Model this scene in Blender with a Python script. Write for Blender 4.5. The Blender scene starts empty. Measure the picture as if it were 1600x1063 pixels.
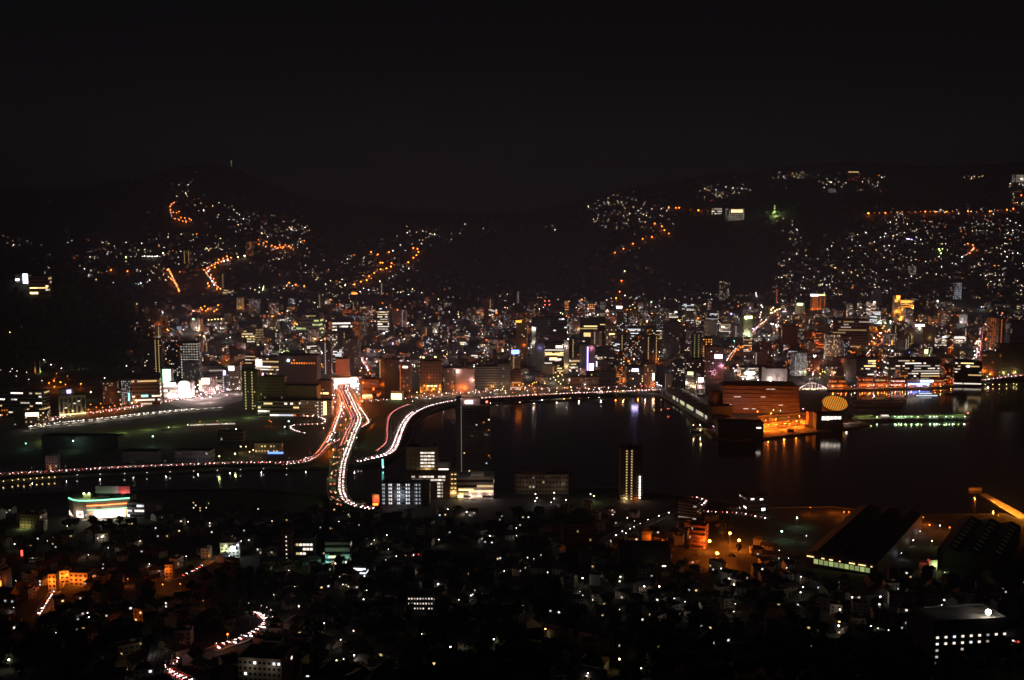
import bpy, math, random
import numpy as np
from mathutils import Vector, Matrix

random.seed(7)
np.random.seed(7)
R = math.radians
scene = bpy.context.scene
col = scene.collection

# ------------------------------------------------------------------ camera
F = 1700.0                 # focal length in pixels of a 1600 px wide frame
PITCH = R(6.76)
CAM = Vector((0.0, 0.0, 330.0))
cd = bpy.data.cameras.new('camera')
cd.sensor_width = 36.0
cd.lens = 36.0 * F / 1600.0
cd.clip_start = 1.0
cd.clip_end = 20000.0
cam = bpy.data.objects.new('camera', cd)
col.objects.link(cam)
cam.location = CAM
cam.rotation_euler = (R(90) - PITCH, 0, 0)
scene.camera = cam

# ------------------------------------------------------------------ night sky
world = bpy.data.worlds.new('World')
scene.world = world
world.use_nodes = True
wn = world.node_tree
wn.nodes.clear()
wo = wn.nodes.new('ShaderNodeOutputWorld')
bg = wn.nodes.new('ShaderNodeBackground')
SKY = (0.0030, 0.0030, 0.0034)      # light-polluted overcast night sky
SKY_STRENGTH = 1.0
geo = wn.nodes.new('ShaderNodeTexCoord')
sep = wn.nodes.new('ShaderNodeSeparateXYZ')
wn.links.new(geo.outputs['Generated'], sep.inputs[0])
rmp = wn.nodes.new('ShaderNodeValToRGB')
rmp.color_ramp.elements[0].position = 0.0
rmp.color_ramp.elements[0].color = (SKY[0], SKY[1], SKY[2], 1)
rmp.color_ramp.elements[1].position = 0.6
rmp.color_ramp.elements[1].color = (SKY[0] * .62, SKY[1] * .66, SKY[2] * .72, 1)
wn.links.new(sep.outputs['Z'], rmp.inputs[0])
wn.links.new(rmp.outputs[0], bg.inputs['Color'])
bg.inputs['Strength'].default_value = SKY_STRENGTH
wn.links.new(bg.outputs[0], wo.inputs['Surface'])

# ------------------------------------------------------------------ exposure and sampling
vs = scene.view_settings
vs.view_transform = 'Standard'
vs.look = 'None'
vs.exposure = 0.0
vs.gamma = 1.0
vs.use_curve_mapping = False
cy = scene.cycles
cy.use_denoising = True
try:
    cy.denoiser = 'OPENIMAGEDENOISE'
    cy.denoising_prefilter = 'ACCURATE'
    cy.denoising_input_passes = 'RGB_ALBEDO_NORMAL'
except Exception:
    pass
cy.use_adaptive_sampling = False
cy.use_light_tree = True
cy.max_bounces = 4
cy.diffuse_bounces = 2
cy.glossy_bounces = 2
cy.transmission_bounces = 2
cy.volume_bounces = 0
cy.sample_clamp_indirect = 1.5
cy.sample_clamp_direct = 0.0
cy.caustics_reflective = False
cy.caustics_refractive = False
cy.filter_width = 1.5

# ------------------------------------------------------------------ pixel rays onto the real ground
CP, SP = math.cos(PITCH), math.sin(PITCH)

def ray(px, py):
    a, v = (px - 800.0) / F, (531.5 - py) / F
    return np.array((a, CP + v * SP, -SP + v * CP))

def slope(py):             # rise per metre of Y along the ray through row py
    v = (531.5 - py) / F
    return (-SP + v * CP) / (CP + v * SP)

def depth_of(p):           # distance along the optical axis
    return p[1] * CP + (330.0 - p[2]) * SP

def project(p):
    d = depth_of(p)
    up = p[1] * SP + (p[2] - 330.0) * CP
    return 800.0 + F * p[0] / d, 531.5 - F * up / d

CRX = np.array([-700, -300, 0, 130, 200, 270, 340, 400, 450, 520, 600, 680, 750, 830, 900, 980, 1050, 1120, 1180, 1260, 1330, 1400, 1450, 1520, 1600, 1900, 2300], float)
CRY = np.array([300, 295, 300, 300, 290, 268, 258, 280, 305, 322, 332, 336, 340, 336, 318, 300, 288, 276, 270, 262, 256, 262, 264, 262, 258, 258, 262], float)
BSX = np.array([-700, 0, 230, 400, 550, 700, 900, 1100, 1250, 1400, 1600, 2300], float)
BSY = np.array([3000, 3000, 2950, 3050, 3250, 3600, 3650, 3500, 3150, 2950, 2850, 2850], float)

def sstep(t):
    t = np.clip(t, 0, 1)
    return t * t * (3 - 2 * t)

def terrain(X, Y):
    X = np.asarray(X, float); Y = np.asarray(Y, float)
    Ys = np.maximum(Y, 200.0)
    px = 800 + F * X / Ys
    tn = np.clip((1150 - Y) / 1150, 0, 1.2)
    near = 3 + 320 * tn ** 2.1 - 9 * sstep((Y - 1130) / 90)
    bump = 7 * np.sin(X / 83 + 1.3) * np.sin(Y / 71) + 4 * np.sin(X / 37 + .5 + Y / 49)
    near = near + bump * sstep((1080 - Y) / 250) * .8
    near = near + 16 * np.exp(-((X + 20) / 75) ** 2 - ((Y - 655) / 55) ** 2) + 12 * np.exp(-((X + 190) / 60) ** 2 - ((Y - 700) / 50) ** 2)
    far = -6 + 9 * sstep((Y - 2150) / 420) + .018 * np.clip(Y - 2500, 0, None)
    yb = np.interp(px, BSX, BSY)
    yc = 4900.0
    cr = np.interp(px, CRX, CRY)
    v = (531.5 - cr) / F
    H = 330 + yc * (-SP + v * CP) / (CP + v * SP)
    t = np.clip((Y - yb) / (yc - yb), 0, 1.0)
    S = .55 * sstep(t) + .45 * t
    S = np.where(t >= 1, 1, S)
    hill = S * (H - (-6 + 9 + .018 * 1600))
    rough = (16 * np.sin(px / 61 + Y / 240) + 12 * np.sin(px / 27 - Y / 410 + 2) + 8 * np.sin(Y / 97 + px / 90)) * 4 * S * (1 - S)
    back = -.10 * np.clip(Y - yc, 0, None)
    far = far + hill + rough + back
    cx = -1190.0
    dx = np.where(X < cx, (X - cx) / 900, (X - cx) / 255)
    far = far + 205 * np.exp(-dx * dx - ((Y - 2680) / 300) ** 2)
    return np.where(Y < 1700, near, far)

TS = np.concatenate([np.arange(150, 1300, 4.0), np.arange(1300, 2600, 6.0), np.arange(2600, 7500, 9.0)])

def ground(px, py, flat=2.5):
    d = ray(px, py)
    k = TS / d[1]
    X, Y, Z = d[0] * k, TS, 330 + d[2] * k
    h = np.maximum(terrain(X, Y), flat)
    below = np.nonzero(Z < h)[0]
    if len(below) == 0:
        i = int(np.argmin(Z - h))
        return Vector((X[i], Y[i], h[i]))
    i = below[0]
    if i == 0:
        return Vector((X[0], Y[0], h[0]))
    a, b = Z[i - 1] - h[i - 1], Z[i] - h[i]
    f = a / (a - b)
    x, y = X[i - 1] + f * (X[i] - X[i - 1]), Y[i - 1] + f * (Y[i] - Y[i - 1])
    return Vector((x, y, float(max(terrain(x, y), flat))))

def gz(x, y, flat=2.5):
    return float(max(terrain(x, y), flat))

def atz(px, py, z):
    d = ray(px, py)
    k = (z - 330) / d[2]
    return Vector((d[0] * k, d[1] * k, z))

# ------------------------------------------------------------------ materials
MATS = {}

def mat(name, c, rough=.85, var=.25, scale=.4, metal=0, bump=0):
    if name in MATS:
        return MATS[name]
    m = bpy.data.materials.new(name)
    m.use_nodes = True
    nt = m.node_tree
    p = nt.nodes['Principled BSDF']
    p.inputs['Roughness'].default_value = rough
    p.inputs['Metallic'].default_value = metal
    tc = nt.nodes.new('ShaderNodeTexCoord')
    nz = nt.nodes.new('ShaderNodeTexNoise')
    nz.inputs['Scale'].default_value = scale
    nz.inputs['Detail'].default_value = 5
    nt.links.new(tc.outputs['Object'], nz.inputs['Vector'])
    rp = nt.nodes.new('ShaderNodeValToRGB')
    rp.color_ramp.elements[0].position = .3
    rp.color_ramp.elements[1].position = .72
    rp.color_ramp.elements[0].color = (c[0] * (1 - var), c[1] * (1 - var), c[2] * (1 - var), 1)
    rp.color_ramp.elements[1].color = (min(1, c[0] * (1 + var)), min(1, c[1] * (1 + var)), min(1, c[2] * (1 + var)), 1)
    nt.links.new(nz.outputs[0], rp.inputs[0])
    nt.links.new(rp.outputs[0], p.inputs['Base Color'])
    if bump:
        b = nt.nodes.new('ShaderNodeBump')
        b.inputs['Strength'].default_value = bump
        nt.links.new(nz.outputs[0], b.inputs['Height'])
        nt.links.new(b.outputs[0], p.inputs['Normal'])
    MATS[name] = m
    return m

def glow(name, c, s, lights=False):
    """a surface that gives off light; lights=True also lights what stands around it"""
    if name in MATS:
        return MATS[name]
    m = bpy.data.materials.new(name)
    m.use_nodes = True
    nt = m.node_tree
    p = nt.nodes['Principled BSDF']
    p.inputs['Base Color'].default_value = (.5, .5, .5, 1)
    p.inputs['Emission Color'].default_value = (c[0], c[1], c[2], 1)
    p.inputs['Emission Strength'].default_value = s
    try:
        m.cycles.emission_sampling = 'FRONT' if lights else 'NONE'
    except Exception:
        pass
    MATS[name] = m
    return m

COLS = {'q': (1, .30, .03), 'w': (1, .86, .72), 'c': (.82, .90, 1), 'y': (1, .68, .27), 'o': (1, .19, .015), 'a': (1, .38, .035), 'g': (.55, 1, .62), 'l': (.80, 1, .35), 'p': (1, .72, .70), 'r': (1, .10, .06), 'b': (.12, .25, 1), 'v': (.55, .45, 1), 't': (.25, 1, .85), 'k': (1, .45, .75)}
COLNAME = {'q': 'deep orange', 'w': 'white', 'c': 'cool white', 'y': 'yellow', 'o': 'orange', 'a': 'amber', 'g': 'green', 'l': 'yellow-green', 'p': 'pinkish white', 'r': 'red', 'b': 'blue', 'v': 'violet', 't': 'turquoise', 'k': 'pink'}

def lit(k, s, lights=False):
    return glow('lit_%s_%g%s' % (COLNAME[k].replace(' ', '_').replace('-', '_'), s, '_lamp' if lights else ''), COLS[k], s, lights)

M_ASPHALT = mat('asphalt', (.055, .053, .05), .8, .25, .15)
M_CONC = mat('concrete', (.27, .26, .24), .85, .2, .12)
M_LAND = mat('city_ground', (.065, .062, .06), .9, .35, .03)
M_GRASS = mat('grass', (.07, .085, .035), .95, .35, .08)
M_SOIL = mat('hillside', (.035, .04, .024), .98, .5, .02)
M_PAINT = mat('road_paint', (.7, .7, .68), .6, .1, .6)
M_STEEL = mat('steel', (.30, .30, .31), .5, .15, .6, .6)
M_DARK = mat('dark_metal', (.06, .06, .065), .5, .2, .6, .3)
M_ROOF = mat('flat_roof', (.14, .135, .13), .9, .3, .15)
M_TILE = mat('roof_tile', (.07, .07, .078), .7, .3, .5)
M_TILEB = mat('brown_roof_tile', (.10, .065, .05), .75, .3, .5)
M_TRUNK = mat('bark', (.07, .05, .035), .95, .3, 1.2)
M_LEAF = mat('leaves', (.035, .06, .022), .9, .5, .35)
M_LEAF2 = mat('dark_leaves', (.025, .042, .02), .9, .5, .35)

def glassmat():
    m = bpy.data.materials.new('window_glass')
    m.use_nodes = True
    p = m.node_tree.nodes['Principled BSDF']
    p.inputs['Base Color'].default_value = (.015, .016, .02, 1)
    p.inputs['Roughness'].default_value = .12
    return m
M_GLASS = glassmat()
FAC = {'beige': (.42, .36, .29), 'grey': (.30, .30, .30), 'white': (.62, .60, .57), 'brown': (.22, .14, .10), 'olive': (.20, .21, .13), 'pink': (.46, .32, .30), 'dark': (.09, .09, .095), 'slate': (.17, .18, .21), 'tan': (.34, .27, .19), 'red': (.30, .14, .10)}
FACM = {k: mat(k + '_facade', v, .85, .14, .09) for k, v in FAC.items()}
FACWORD = {'beige': 'beige', 'grey': 'grey', 'white': 'white', 'brown': 'brown', 'olive': 'olive', 'pink': 'pinkish', 'dark': 'black', 'slate': 'slate-grey', 'tan': 'tan', 'red': 'brick-red'}

# ------------------------------------------------------------------ mesh building
class MB:
    def __init__(s):
        s.v, s.f, s.m, s.mats = [], [], [], []

    def mi(s, m):
        if m not in s.mats:
            s.mats.append(m)
        return s.mats.index(m)

    def poly(s, pts, m):
        n = len(s.v)
        s.v.extend([tuple(p) for p in pts])
        s.f.append(tuple(range(n, n + len(pts))))
        s.m.append(s.mi(m))

    def box(s, x0, x1, y0, y1, z0, z1, m, bottom=False, T=None):
        n = len(s.v)
        p = [(x0, y0, z0), (x1, y0, z0), (x1, y1, z0), (x0, y1, z0), (x0, y0, z1), (x1, y0, z1), (x1, y1, z1), (x0, y1, z1)]
        if T is not None:
            p = [tuple(T @ Vector(q)) for q in p]
        s.v.extend(p)
        fs = [(0, 1, 5, 4), (1, 2, 6, 5), (2, 3, 7, 6), (3, 0, 4, 7), (4, 5, 6, 7)]
        if bottom:
            fs.append((3, 2, 1, 0))
        k = s.mi(m)
        for f in fs:
            s.f.append(tuple(n + i for i in f))
            s.m.append(k)

    def cyl(s, a, b, r0, r1, m, n=8, cap=True):
        a, b = Vector(a), Vector(b)
        ax = (b - a).normalized()
        u = ax.orthogonal().normalized()
        w = ax.cross(u)
        k0 = len(s.v)
        for c, r in ((a, r0), (b, r1)):
            for i in range(n):
                t = 2 * math.pi * i / n
                s.v.append(tuple(c + u * (r * math.cos(t)) + w * (r * math.sin(t))))
        k = s.mi(m)
        for i in range(n):
            j = (i + 1) % n
            s.f.append((k0 + i, k0 + j, k0 + n + j, k0 + n + i)); s.m.append(k)
        if cap:
            s.f.append(tuple(k0 + n + i for i in range(n))); s.m.append(k)
            s.f.append(tuple(k0 + n - 1 - i for i in range(n))); s.m.append(k)

    def ball(s, c, r, m, nu=8, nv=5, sq=1.0, jit=0, rnd=random):
        k0 = len(s.v)
        k = s.mi(m)
        c = Vector(c)
        s.v.append(tuple(c + Vector((0, 0, r * sq))))
        for j in range(1, nv):
            th = math.pi * j / nv
            for i in range(nu):
                ph = 2 * math.pi * (i + .5 * (j % 2)) / nu
                q = r * (1 + jit * rnd.uniform(-1, 1))
                s.v.append(tuple(c + Vector((q * math.sin(th) * math.cos(ph), q * math.sin(th) * math.sin(ph), q * sq * math.cos(th)))))
        s.v.append(tuple(c - Vector((0, 0, r * sq))))
        last = len(s.v) - 1
        for i in range(nu):
            s.f.append((k0, k0 + 1 + i, k0 + 1 + (i + 1) % nu)); s.m.append(k)
            s.f.append((last, last - nu + (i + 1) % nu, last - nu + i)); s.m.append(k)
        for j in range(nv - 2):
            a = k0 + 1 + j * nu
            for i in range(nu):
                i2 = (i + 1) % nu
                s.f.append((a + i, a + nu + i, a + nu + i2, a + i2)); s.m.append(k)

    def prism(s, pts, z0, z1, m, mtop=None):
        n = len(pts)
        k0 = len(s.v)
        for z in (z0, z1):
            s.v.extend([(p[0], p[1], z) for p in pts])
        k = s.mi(m)
        for i in range(n):
            j = (i + 1) % n
            s.f.append((k0 + i, k0 + j, k0 + n + j, k0 + n + i)); s.m.append(k)
        s.f.append(tuple(k0 + n + i for i in range(n))); s.m.append(s.mi(mtop or m))

    def data(s, name):
        me = bpy.data.meshes.new(name)
        me.from_pydata(s.v, [], s.f)
        for m in s.mats:
            me.materials.append(m)
        if len(s.mats) > 1:
            me.polygons.foreach_set('material_index', s.m)
        me.update()
        return me

    def build(s, name, parent=None, kind=None):
        o = bpy.data.objects.new(name, s.data(name))
        col.objects.link(o)
        if parent is not None:
            o.parent = parent
        if kind:
            o['kind'] = kind
        return o

THINGS = []

def tag(o, label, cat, group=None):
    o['label'] = label
    o['category'] = cat
    if group:
        o['group'] = group
    THINGS.append(o)
    return o

def empty(name, loc, rz=0):
    o = bpy.data.objects.new(name, None)
    o.empty_display_size = 1
    col.objects.link(o)
    o.location = loc
    o.rotation_euler = (0, 0, rz)
    return o

def put(name, me, parent=None, loc=(0, 0, 0), rz=0, sc=None):
    o = bpy.data.objects.new(name, me)
    col.objects.link(o)
    o.location = loc
    o.rotation_euler = (0, 0, rz)
    if sc is not None:
        o.scale = sc if hasattr(sc, '__len__') else (sc, sc, sc)
    if parent is not None:
        o.parent = parent
    return o

LIGHTDATA = {}
LM = []                      # landmarks: (short phrase, location)

def bulb(loc, k, watts, parent=None, size=.6):
    key = (k, watts, size)
    if key not in LIGHTDATA:
        ld = bpy.data.lights.new('lamp_light', 'POINT')
        c = COLS[k]
        ld.color = c
        ld.energy = watts
        ld.shadow_soft_size = size
        LIGHTDATA[key] = ld
    o = bpy.data.objects.new('lamp_light', LIGHTDATA[key])
    col.objects.link(o)
    o.location = loc
    if parent is not None:
        o.parent = parent
    return o

def near_phrase(p, skip=None, n=1):
    """'behind the X' for the landmark that stands closest to p"""
    best = sorted((((l[1] - Vector(p)).length, i) for i, l in enumerate(LM) if l[0] != skip))[:n]
    out = []
    for d, i in best:
        nm, q = LM[i]
        dx, dy = p[0] - q[0], p[1] - q[1]
        if abs(dx) > abs(dy) * 1.3:
            rel = 'right of' if dx > 0 else 'left of'
        else:
            rel = 'behind' if dy > 0 else 'in front of'
        out.append('%s the %s' % (rel, nm))
    return out
# ------------------------------------------------------------------ terrain, water and reclaimed land
def pts(s):
    return [tuple(float(q) for q in w.split(',')) for w in s.split()]

def build_terrain():
    us = np.linspace(-.95, .95, 261)
    ys = np.concatenate([np.arange(-240, 1300, 11.0), np.arange(1300, 2100, 50.0), np.arange(2100, 5000, 19.0), np.arange(5000, 7300, 110.0)])
    U, Yg = np.meshgrid(us, ys)
    X = U * (Yg + 520)
    Z = terrain(X, Yg)
    n, m = X.shape
    V = np.stack([X, Yg, Z], -1).reshape(-1, 3)
    idx = np.arange(n * m).reshape(n, m)
    q = np.stack([idx[:-1, :-1], idx[:-1, 1:], idx[1:, 1:], idx[1:, :-1]], -1).reshape(-1, 4)
    me = bpy.data.meshes.new('terrain')
    me.from_pydata(V.tolist(), [], q.tolist())
    me.materials.append(M_SOIL)
    me.polygons.foreach_set('use_smooth', [True] * len(q))
    o = bpy.data.objects.new('terrain', me)
    col.objects.link(o)
    o['kind'] = 'structure'
build_terrain()

def water_mat():
    m = bpy.data.materials.new('harbour_water')
    m.use_nodes = True
    nt = m.node_tree
    p = nt.nodes['Principled BSDF']
    p.inputs['Base Color'].default_value = (.004, .005, .007, 1)
    p.inputs['Roughness'].default_value = .105
    p.inputs['IOR'].default_value = 1.33
    tc = nt.nodes.new('ShaderNodeTexCoord')
    mp = nt.nodes.new('ShaderNodeMapping')
    mp.inputs['Scale'].default_value = (.10, .16, .1)
    nt.links.new(tc.outputs['Object'], mp.inputs[0])
    nz = nt.nodes.new('ShaderNodeTexNoise')
    nz.inputs['Scale'].default_value = 1.0
    nz.inputs['Detail'].default_value = 3
    nt.links.new(mp.outputs[0], nz.inputs['Vector'])
    b = nt.nodes.new('ShaderNodeBump')
    b.inputs['Strength'].default_value = .12
    b.inputs['Distance'].default_value = .5
    nt.links.new(nz.outputs[0], b.inputs['Height'])
    nt.links.new(b.outputs[0], p.inputs['Normal'])
    return m
wb = MB()
wb.poly([(-2600, 1090, 0), (2600, 1090, 0), (2600, 2700, 0), (-2600, 2700, 0)], water_mat())
wb.build('harbour_water', kind='structure')

FAR_SHORE = pts('-500,790 -300,772 0,754 100,747 250,740 400,733 500,733 556,729 596,720 624,709 641,690 646,667 662,650 700,635 760,627 850,621 1000,615.5 1030,617 1058,634 1090,668 1112,686 1150,690 1200,686 1280,677 1342,669 1346,660 1322,648 1290,612 1330,611 1450,607.5 1520,603 1600,595 1900,588 2150,585')
NEAR_SHORE = pts('-500,812 -300,798 0,780 100,772 250,768 400,767 480,776 560,783 620,786 700,782 770,779 800,767 960,766 1010,773 1100,783 1200,798 1300,796 1345,801 1420,813 1496,822 1560,826 1640,822 1700,820 1900,818 2200,820')

def landpoly(name, pl, back):
    w = [atz(x, y, 0.0) for x, y in pl]
    w += back
    mb = MB()
    mb.prism([(p.x, p.y) for p in w], -3, 2.5, M_CONC, M_LAND)
    o = mb.build(name, kind='structure')
    return w
landpoly('city_ground', FAR_SHORE, [Vector((2600, 2750, 0)), Vector((-2600, 2750, 0))])
landpoly('waterfront_ground', NEAR_SHORE, [Vector((2300, 1095, 0)), Vector((-2300, 1095, 0))])

def seawall(pl, name, label):
    mb = MB()
    w = [atz(x, y, 0.0) for x, y in pl]
    for a, b in zip(w[:-1], w[1:]):
        d = (b - a)
        L = d.length
        T = Matrix.Translation(a) @ Matrix.Rotation(math.atan2(d.y, d.x), 4, 'Z')
        mb.box(0, L, 0.05, .5, 2.5, 3.3, M_CONC, T=T)
    return tag(mb.build(name), label, 'sea wall')
seawall(FAR_SHORE[2:21], 'sea_wall', 'low concrete sea wall along the far harbour shore')
seawall(NEAR_SHORE[2:22], 'sea_wall', 'low concrete sea wall along the near harbour shore')

# haze: even air from the hillside to the farthest ridge
def haze():
    mb = MB()
    mb.box(-5200, 5200, -300, 7600, -300, 620, None, bottom=True)
    m = bpy.data.materials.new('night_haze')
    m.use_nodes = True
    nt = m.node_tree
    nt.nodes.clear()
    out = nt.nodes.new('ShaderNodeOutputMaterial')
    pv = nt.nodes.new('ShaderNodeVolumePrincipled')
    pv.inputs['Color'].default_value = (.46, .58, .92, 1)
    pv.inputs['Density'].default_value = HAZE
    pv.inputs['Anisotropy'].default_value = .0
    nt.links.new(pv.outputs[0], out.inputs['Volume'])
    mb.mats = [m]
    mb.m = [0] * len(mb.f)
    o = mb.build('haze', kind='stuff')
    o.display_type = 'WIRE'
HAZE = 0.00013
haze()

# yard and railway ground, parks
def patch(name, s, m, z=2.56):
    mb = MB()
    mb.poly([atz(x, y, z) for x, y in pts(s)], m)
    return mb.build(name, kind='structure')
patch('railway_embankment', '30,680 100,675 190,665 290,655 390,645 400,652 330,663 250,672 180,680 90,690 40,694', M_GRASS)
patch('railway_yard', '-40,700 90,694 330,668 480,640 510,690 470,712 400,716 200,726 60,734 -40,738', mat('ballast', (.075, .072, .06), .95, .35, .2), 2.6)
patch('harbour_park', '560,672 600,662 640,628 700,620 690,626 655,640 636,655 618,690 600,700 566,708', M_GRASS)
patch('wharf_park', '560,640 600,640 596,655 566,665', M_GRASS, 2.62)
patch('quay_apron', '1180,684 1190,650 1272,646 1280,674 1200,683', mat('construction_ground', (.34, .27, .19), .95, .35, .1))
patch('station_plaza', '250,626 300,618 400,600 400,620 350,634 290,640', mat('plaza_paving', (.32, .29, .27), .8, .25, .2))
patch('forecourt', '640,618 700,612 830,606 1030,600 1030,607 840,613 720,620 650,626', mat('forecourt_paving', (.16, .15, .14), .8, .3, .2))
patch('wharf_promenade', '1290,609.5 1340,608.5 1450,605 1520,600 1520,596 1450,601 1340,604.5 1290,605', mat('promenade_paving', (.30, .26, .22), .8, .25, .2))
patch('car_park', '1190,600 1240,590 1262,600 1225,606', mat('car_park_paving', (.22, .21, .20), .8, .25, .2))

# ------------------------------------------------------------------ roads
def smooth(P, n=6):
    """Catmull-Rom through the points"""
    out = []
    Q = [P[0] * 2 - P[1]] + list(P) + [P[-1] * 2 - P[-2]]
    for i in range(1, len(Q) - 2):
        a, b, c, d = Q[i - 1], Q[i], Q[i + 1], Q[i + 2]
        for k in range(n):
            t = k / n
            out.append(.5 * ((2 * b) + (c - a) * t + (2 * a - 5 * b + 4 * c - d) * t * t + (3 * b - a - 3 * c + d) * t ** 3))
    out.append(P[-1])
    return out

def resample(P, step):
    s = [0]
    for a, b in zip(P[:-1], P[1:]):
        s.append(s[-1] + (b - a).length)
    n = max(2, int(s[-1] / step) + 1)
    out = []
    j = 0
    for i in range(n):
        t = s[-1] * i / (n - 1)
        while j < len(s) - 2 and s[j + 1] < t:
            j += 1
        f = (t - s[j]) / max(1e-6, s[j + 1] - s[j])
        out.append(P[j].lerp(P[j + 1], f))
    return out

def normals(P):
    out = []
    for i in range(len(P)):
        a, b = P[max(0, i - 1)], P[min(len(P) - 1, i + 1)]
        d = (b - a)
        d.z = 0
        d.normalize()
        out.append(Vector((d.y, -d.x, 0)))       # to the right of travel
    return out

def strip(mb, P, o0, o1, m, dz=0, dz1=None):
    N = normals(P)
    for i in range(len(P) - 1):
        a0 = P[i] + N[i] * o0; a1 = P[i] + N[i] * o1
        b0 = P[i + 1] + N[i + 1] * o0; b1 = P[i + 1] + N[i + 1] * o1
        z1 = dz if dz1 is None else dz1
        mb.poly([(a0.x, a0.y, a0.z + dz), (a1.x, a1.y, a1.z + z1), (b1.x, b1.y, b1.z + z1), (b0.x, b0.y, b0.z + dz)], m)

def rail(mb, P, o0, o1, z0, z1, m):
    N = normals(P)
    for i in range(len(P) - 1):
        c = []
        for Q, n in ((P[i], N[i]), (P[i + 1], N[i + 1])):
            c.append([Q + n * o0 + Vector((0, 0, z0)), Q + n * o1 + Vector((0, 0, z0)), Q + n * o1 + Vector((0, 0, z1)), Q + n * o0 + Vector((0, 0, z1))])
        a, b = c
        for k in range(4):
            l = (k + 1) % 4
            mb.poly([a[k], a[l], b[l], b[k]], m)

def path_at(s, z, n=6, step=9):
    return resample(smooth([atz(x, y, z) for x, y in pts(s)], n), step)

def path_ground(s, dz=.25, n=6, step=9):
    P = resample(smooth([ground(x, y) for x, y in pts(s)], n), step)
    for p in P:
        p.z = gz(p.x, p.y) + dz
    return P

def dashes(mb, P, off, m, on=3.0, gap=6.0, dz=.04, w=.16):
    Q = resample(P, on)
    N = normals(Q)
    k = max(1, int(round(gap / on)) + 1)
    for i in range(0, len(Q) - 1, k):
        a, b = Q[i], Q[i + 1]
        n0, n1 = N[i], N[i + 1]
        mb.poly([tuple(a + n0 * (off - w) + Vector((0, 0, dz))), tuple(a + n0 * (off + w) + Vector((0, 0, dz))), tuple(b + n1 * (off + w) + Vector((0, 0, dz))), tuple(b + n1 * (off - w) + Vector((0, 0, dz)))], m)

def road(name, P, width, lanes=2, kerb=True):
    mb = MB()
    strip(mb, P, -width / 2, width / 2, M_ASPHALT)
    o = mb.build(name, kind='structure')
    pb = MB()
    for l in range(1, lanes):
        dashes(pb, P, -width / 2 + width * l / lanes, M_PAINT)
    pb.build('lane_marking', parent=o, kind='stuff')
    if kerb:
        kb = MB()
        rail(kb, P, -width / 2 - 1.8, -width / 2, -.2, .12, M_CONC)
        rail(kb, P, width / 2, width / 2 + 1.8, -.2, .12, M_CONC)
        kb.build('pavement', parent=o)
    return o

def bridge(label, P, width, lanes, piers=45, name='road_bridge', median=False, thick=1.6):
    o = empty(name, P[len(P) // 2].copy())
    off = Vector(o.location)
    Q = [p - off for p in P]
    mb = MB()
    strip(mb, Q, -width / 2, width / 2, M_ASPHALT)
    mb.build('carriageway', o)
    db = MB()
    rail(db, Q, -width / 2, width / 2, -thick, -.05, M_CONC)
    db.build('deck', o)
    for sgn in (-1, 1):
        kb = MB()
        rail(kb, Q, sgn * width / 2, sgn * (width / 2 + 1.5), -.9, .15, M_CONC)
        rail(kb, Q, sgn * (width / 2 + 1.2), sgn * (width / 2 + 1.5), .15, 1.1, M_STEEL)
        kb.build('parapet', o)
    if median:
        kb = MB()
        rail(kb, Q, -.35, .35, .0, .8, M_CONC)
        kb.build('median_barrier', o)
    pb = MB()
    for l in range(1, lanes):
        x = -width / 2 + width * l / lanes
        if not (median and abs(x) < 1):
            dashes(pb, Q, x, M_PAINT)
    pb.build('lane_marking', o, kind='stuff')
    S = resample(Q, piers)
    for p in S[1:-1]:
        cb = MB()
        cb.cyl((p.x, p.y, -off.z - 2), (p.x, p.y, p.z - thick), 1.3, 1.3, M_CONC, 8)
        cb.box(p.x - width * .35, p.x + width * .35, p.y - 1, p.y + 1, p.z - thick - 1.6, p.z - thick - .02, M_CONC, True)
        cb.build('pier', o)
    return tag(o, label, 'bridge')

P_BRIDGE = path_at('541,596 537,608 543,622 551,640 556.5,652 554,664 548,676 538.5,701 531.5,720 528.5,735 526.5,755 527.5,770 534,783 549,791.5 576,797.5', 8.0)
bridge('long curving four-lane elevated bridge crossing the dark river, full of lit traffic', P_BRIDGE, 20.0, 4, 48, median=True)
P_CURVE = path_at('560,721 578,717 600,711.5 613,703 619.5,690 624.5,675 632,660 641,649 656,639.5 676,632.5 700,627.5 722,624.5 790,620.5 850,617 960,612.5 1030,609.5', 6.0)
bridge('elevated waterfront road bending round the harbour edge with bright white headlights', P_CURVE, 11.0, 3, 40)
P_SHORE = path_at('-120,752 0,742 50,739 100,736.5 160,732.5 225,729.3 300,726.3 400,723.3 440,724 470,721 490,715', 5.0)
bridge('low elevated riverside road along the far bank of the dark river', P_SHORE, 9.0, 2, 42)
P_SLIP = path_at('440,726.8 470,723.5 487,718.5 500,709 514,694 527,690 533,682 535.5,677 530,674.5 521,676.5', 5.2)
bridge('narrow slip road curling up beside the long bridge', P_SLIP, 5.0, 1, 30)
P_RAMP = path_at('545,606 549,615 557,630 565,641 573,653 576,659 573,663 564,668', 5.0)
bridge('narrow exit ramp bending sharply right of the long bridge', P_RAMP, 6.0, 1, 30)
P_EAST = path_at('1500,598.5 1540,593.5 1580,588.5 1640,584', 6.0)
bridge('low viaduct road with red tail lights at the right harbour edge', P_EAST, 10.0, 2, 36)
P_RED = path_at('590,705 603,694 606.5,682 606.8,668 609,652 620,641 640,632', 2.7)
road('park_road', P_RED, 6.5, 2)
P_BOUL = path_at('50,664 104,650 150,644.5 200,637.5 260,627 310,619 345,612 400,598', 2.7)
road('station_boulevard', P_BOUL, 20, 4)
P_FRONT = path_at('560,628 640,622 720,614.5 800,609 900,606.5 1025,603.5', 2.7)
road('harbour_front_road', P_FRONT, 14, 4)
P_STREET = path_at('530,612 533,625 530,642 524,660 516,680 505,698 492,714', 2.7)
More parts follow.
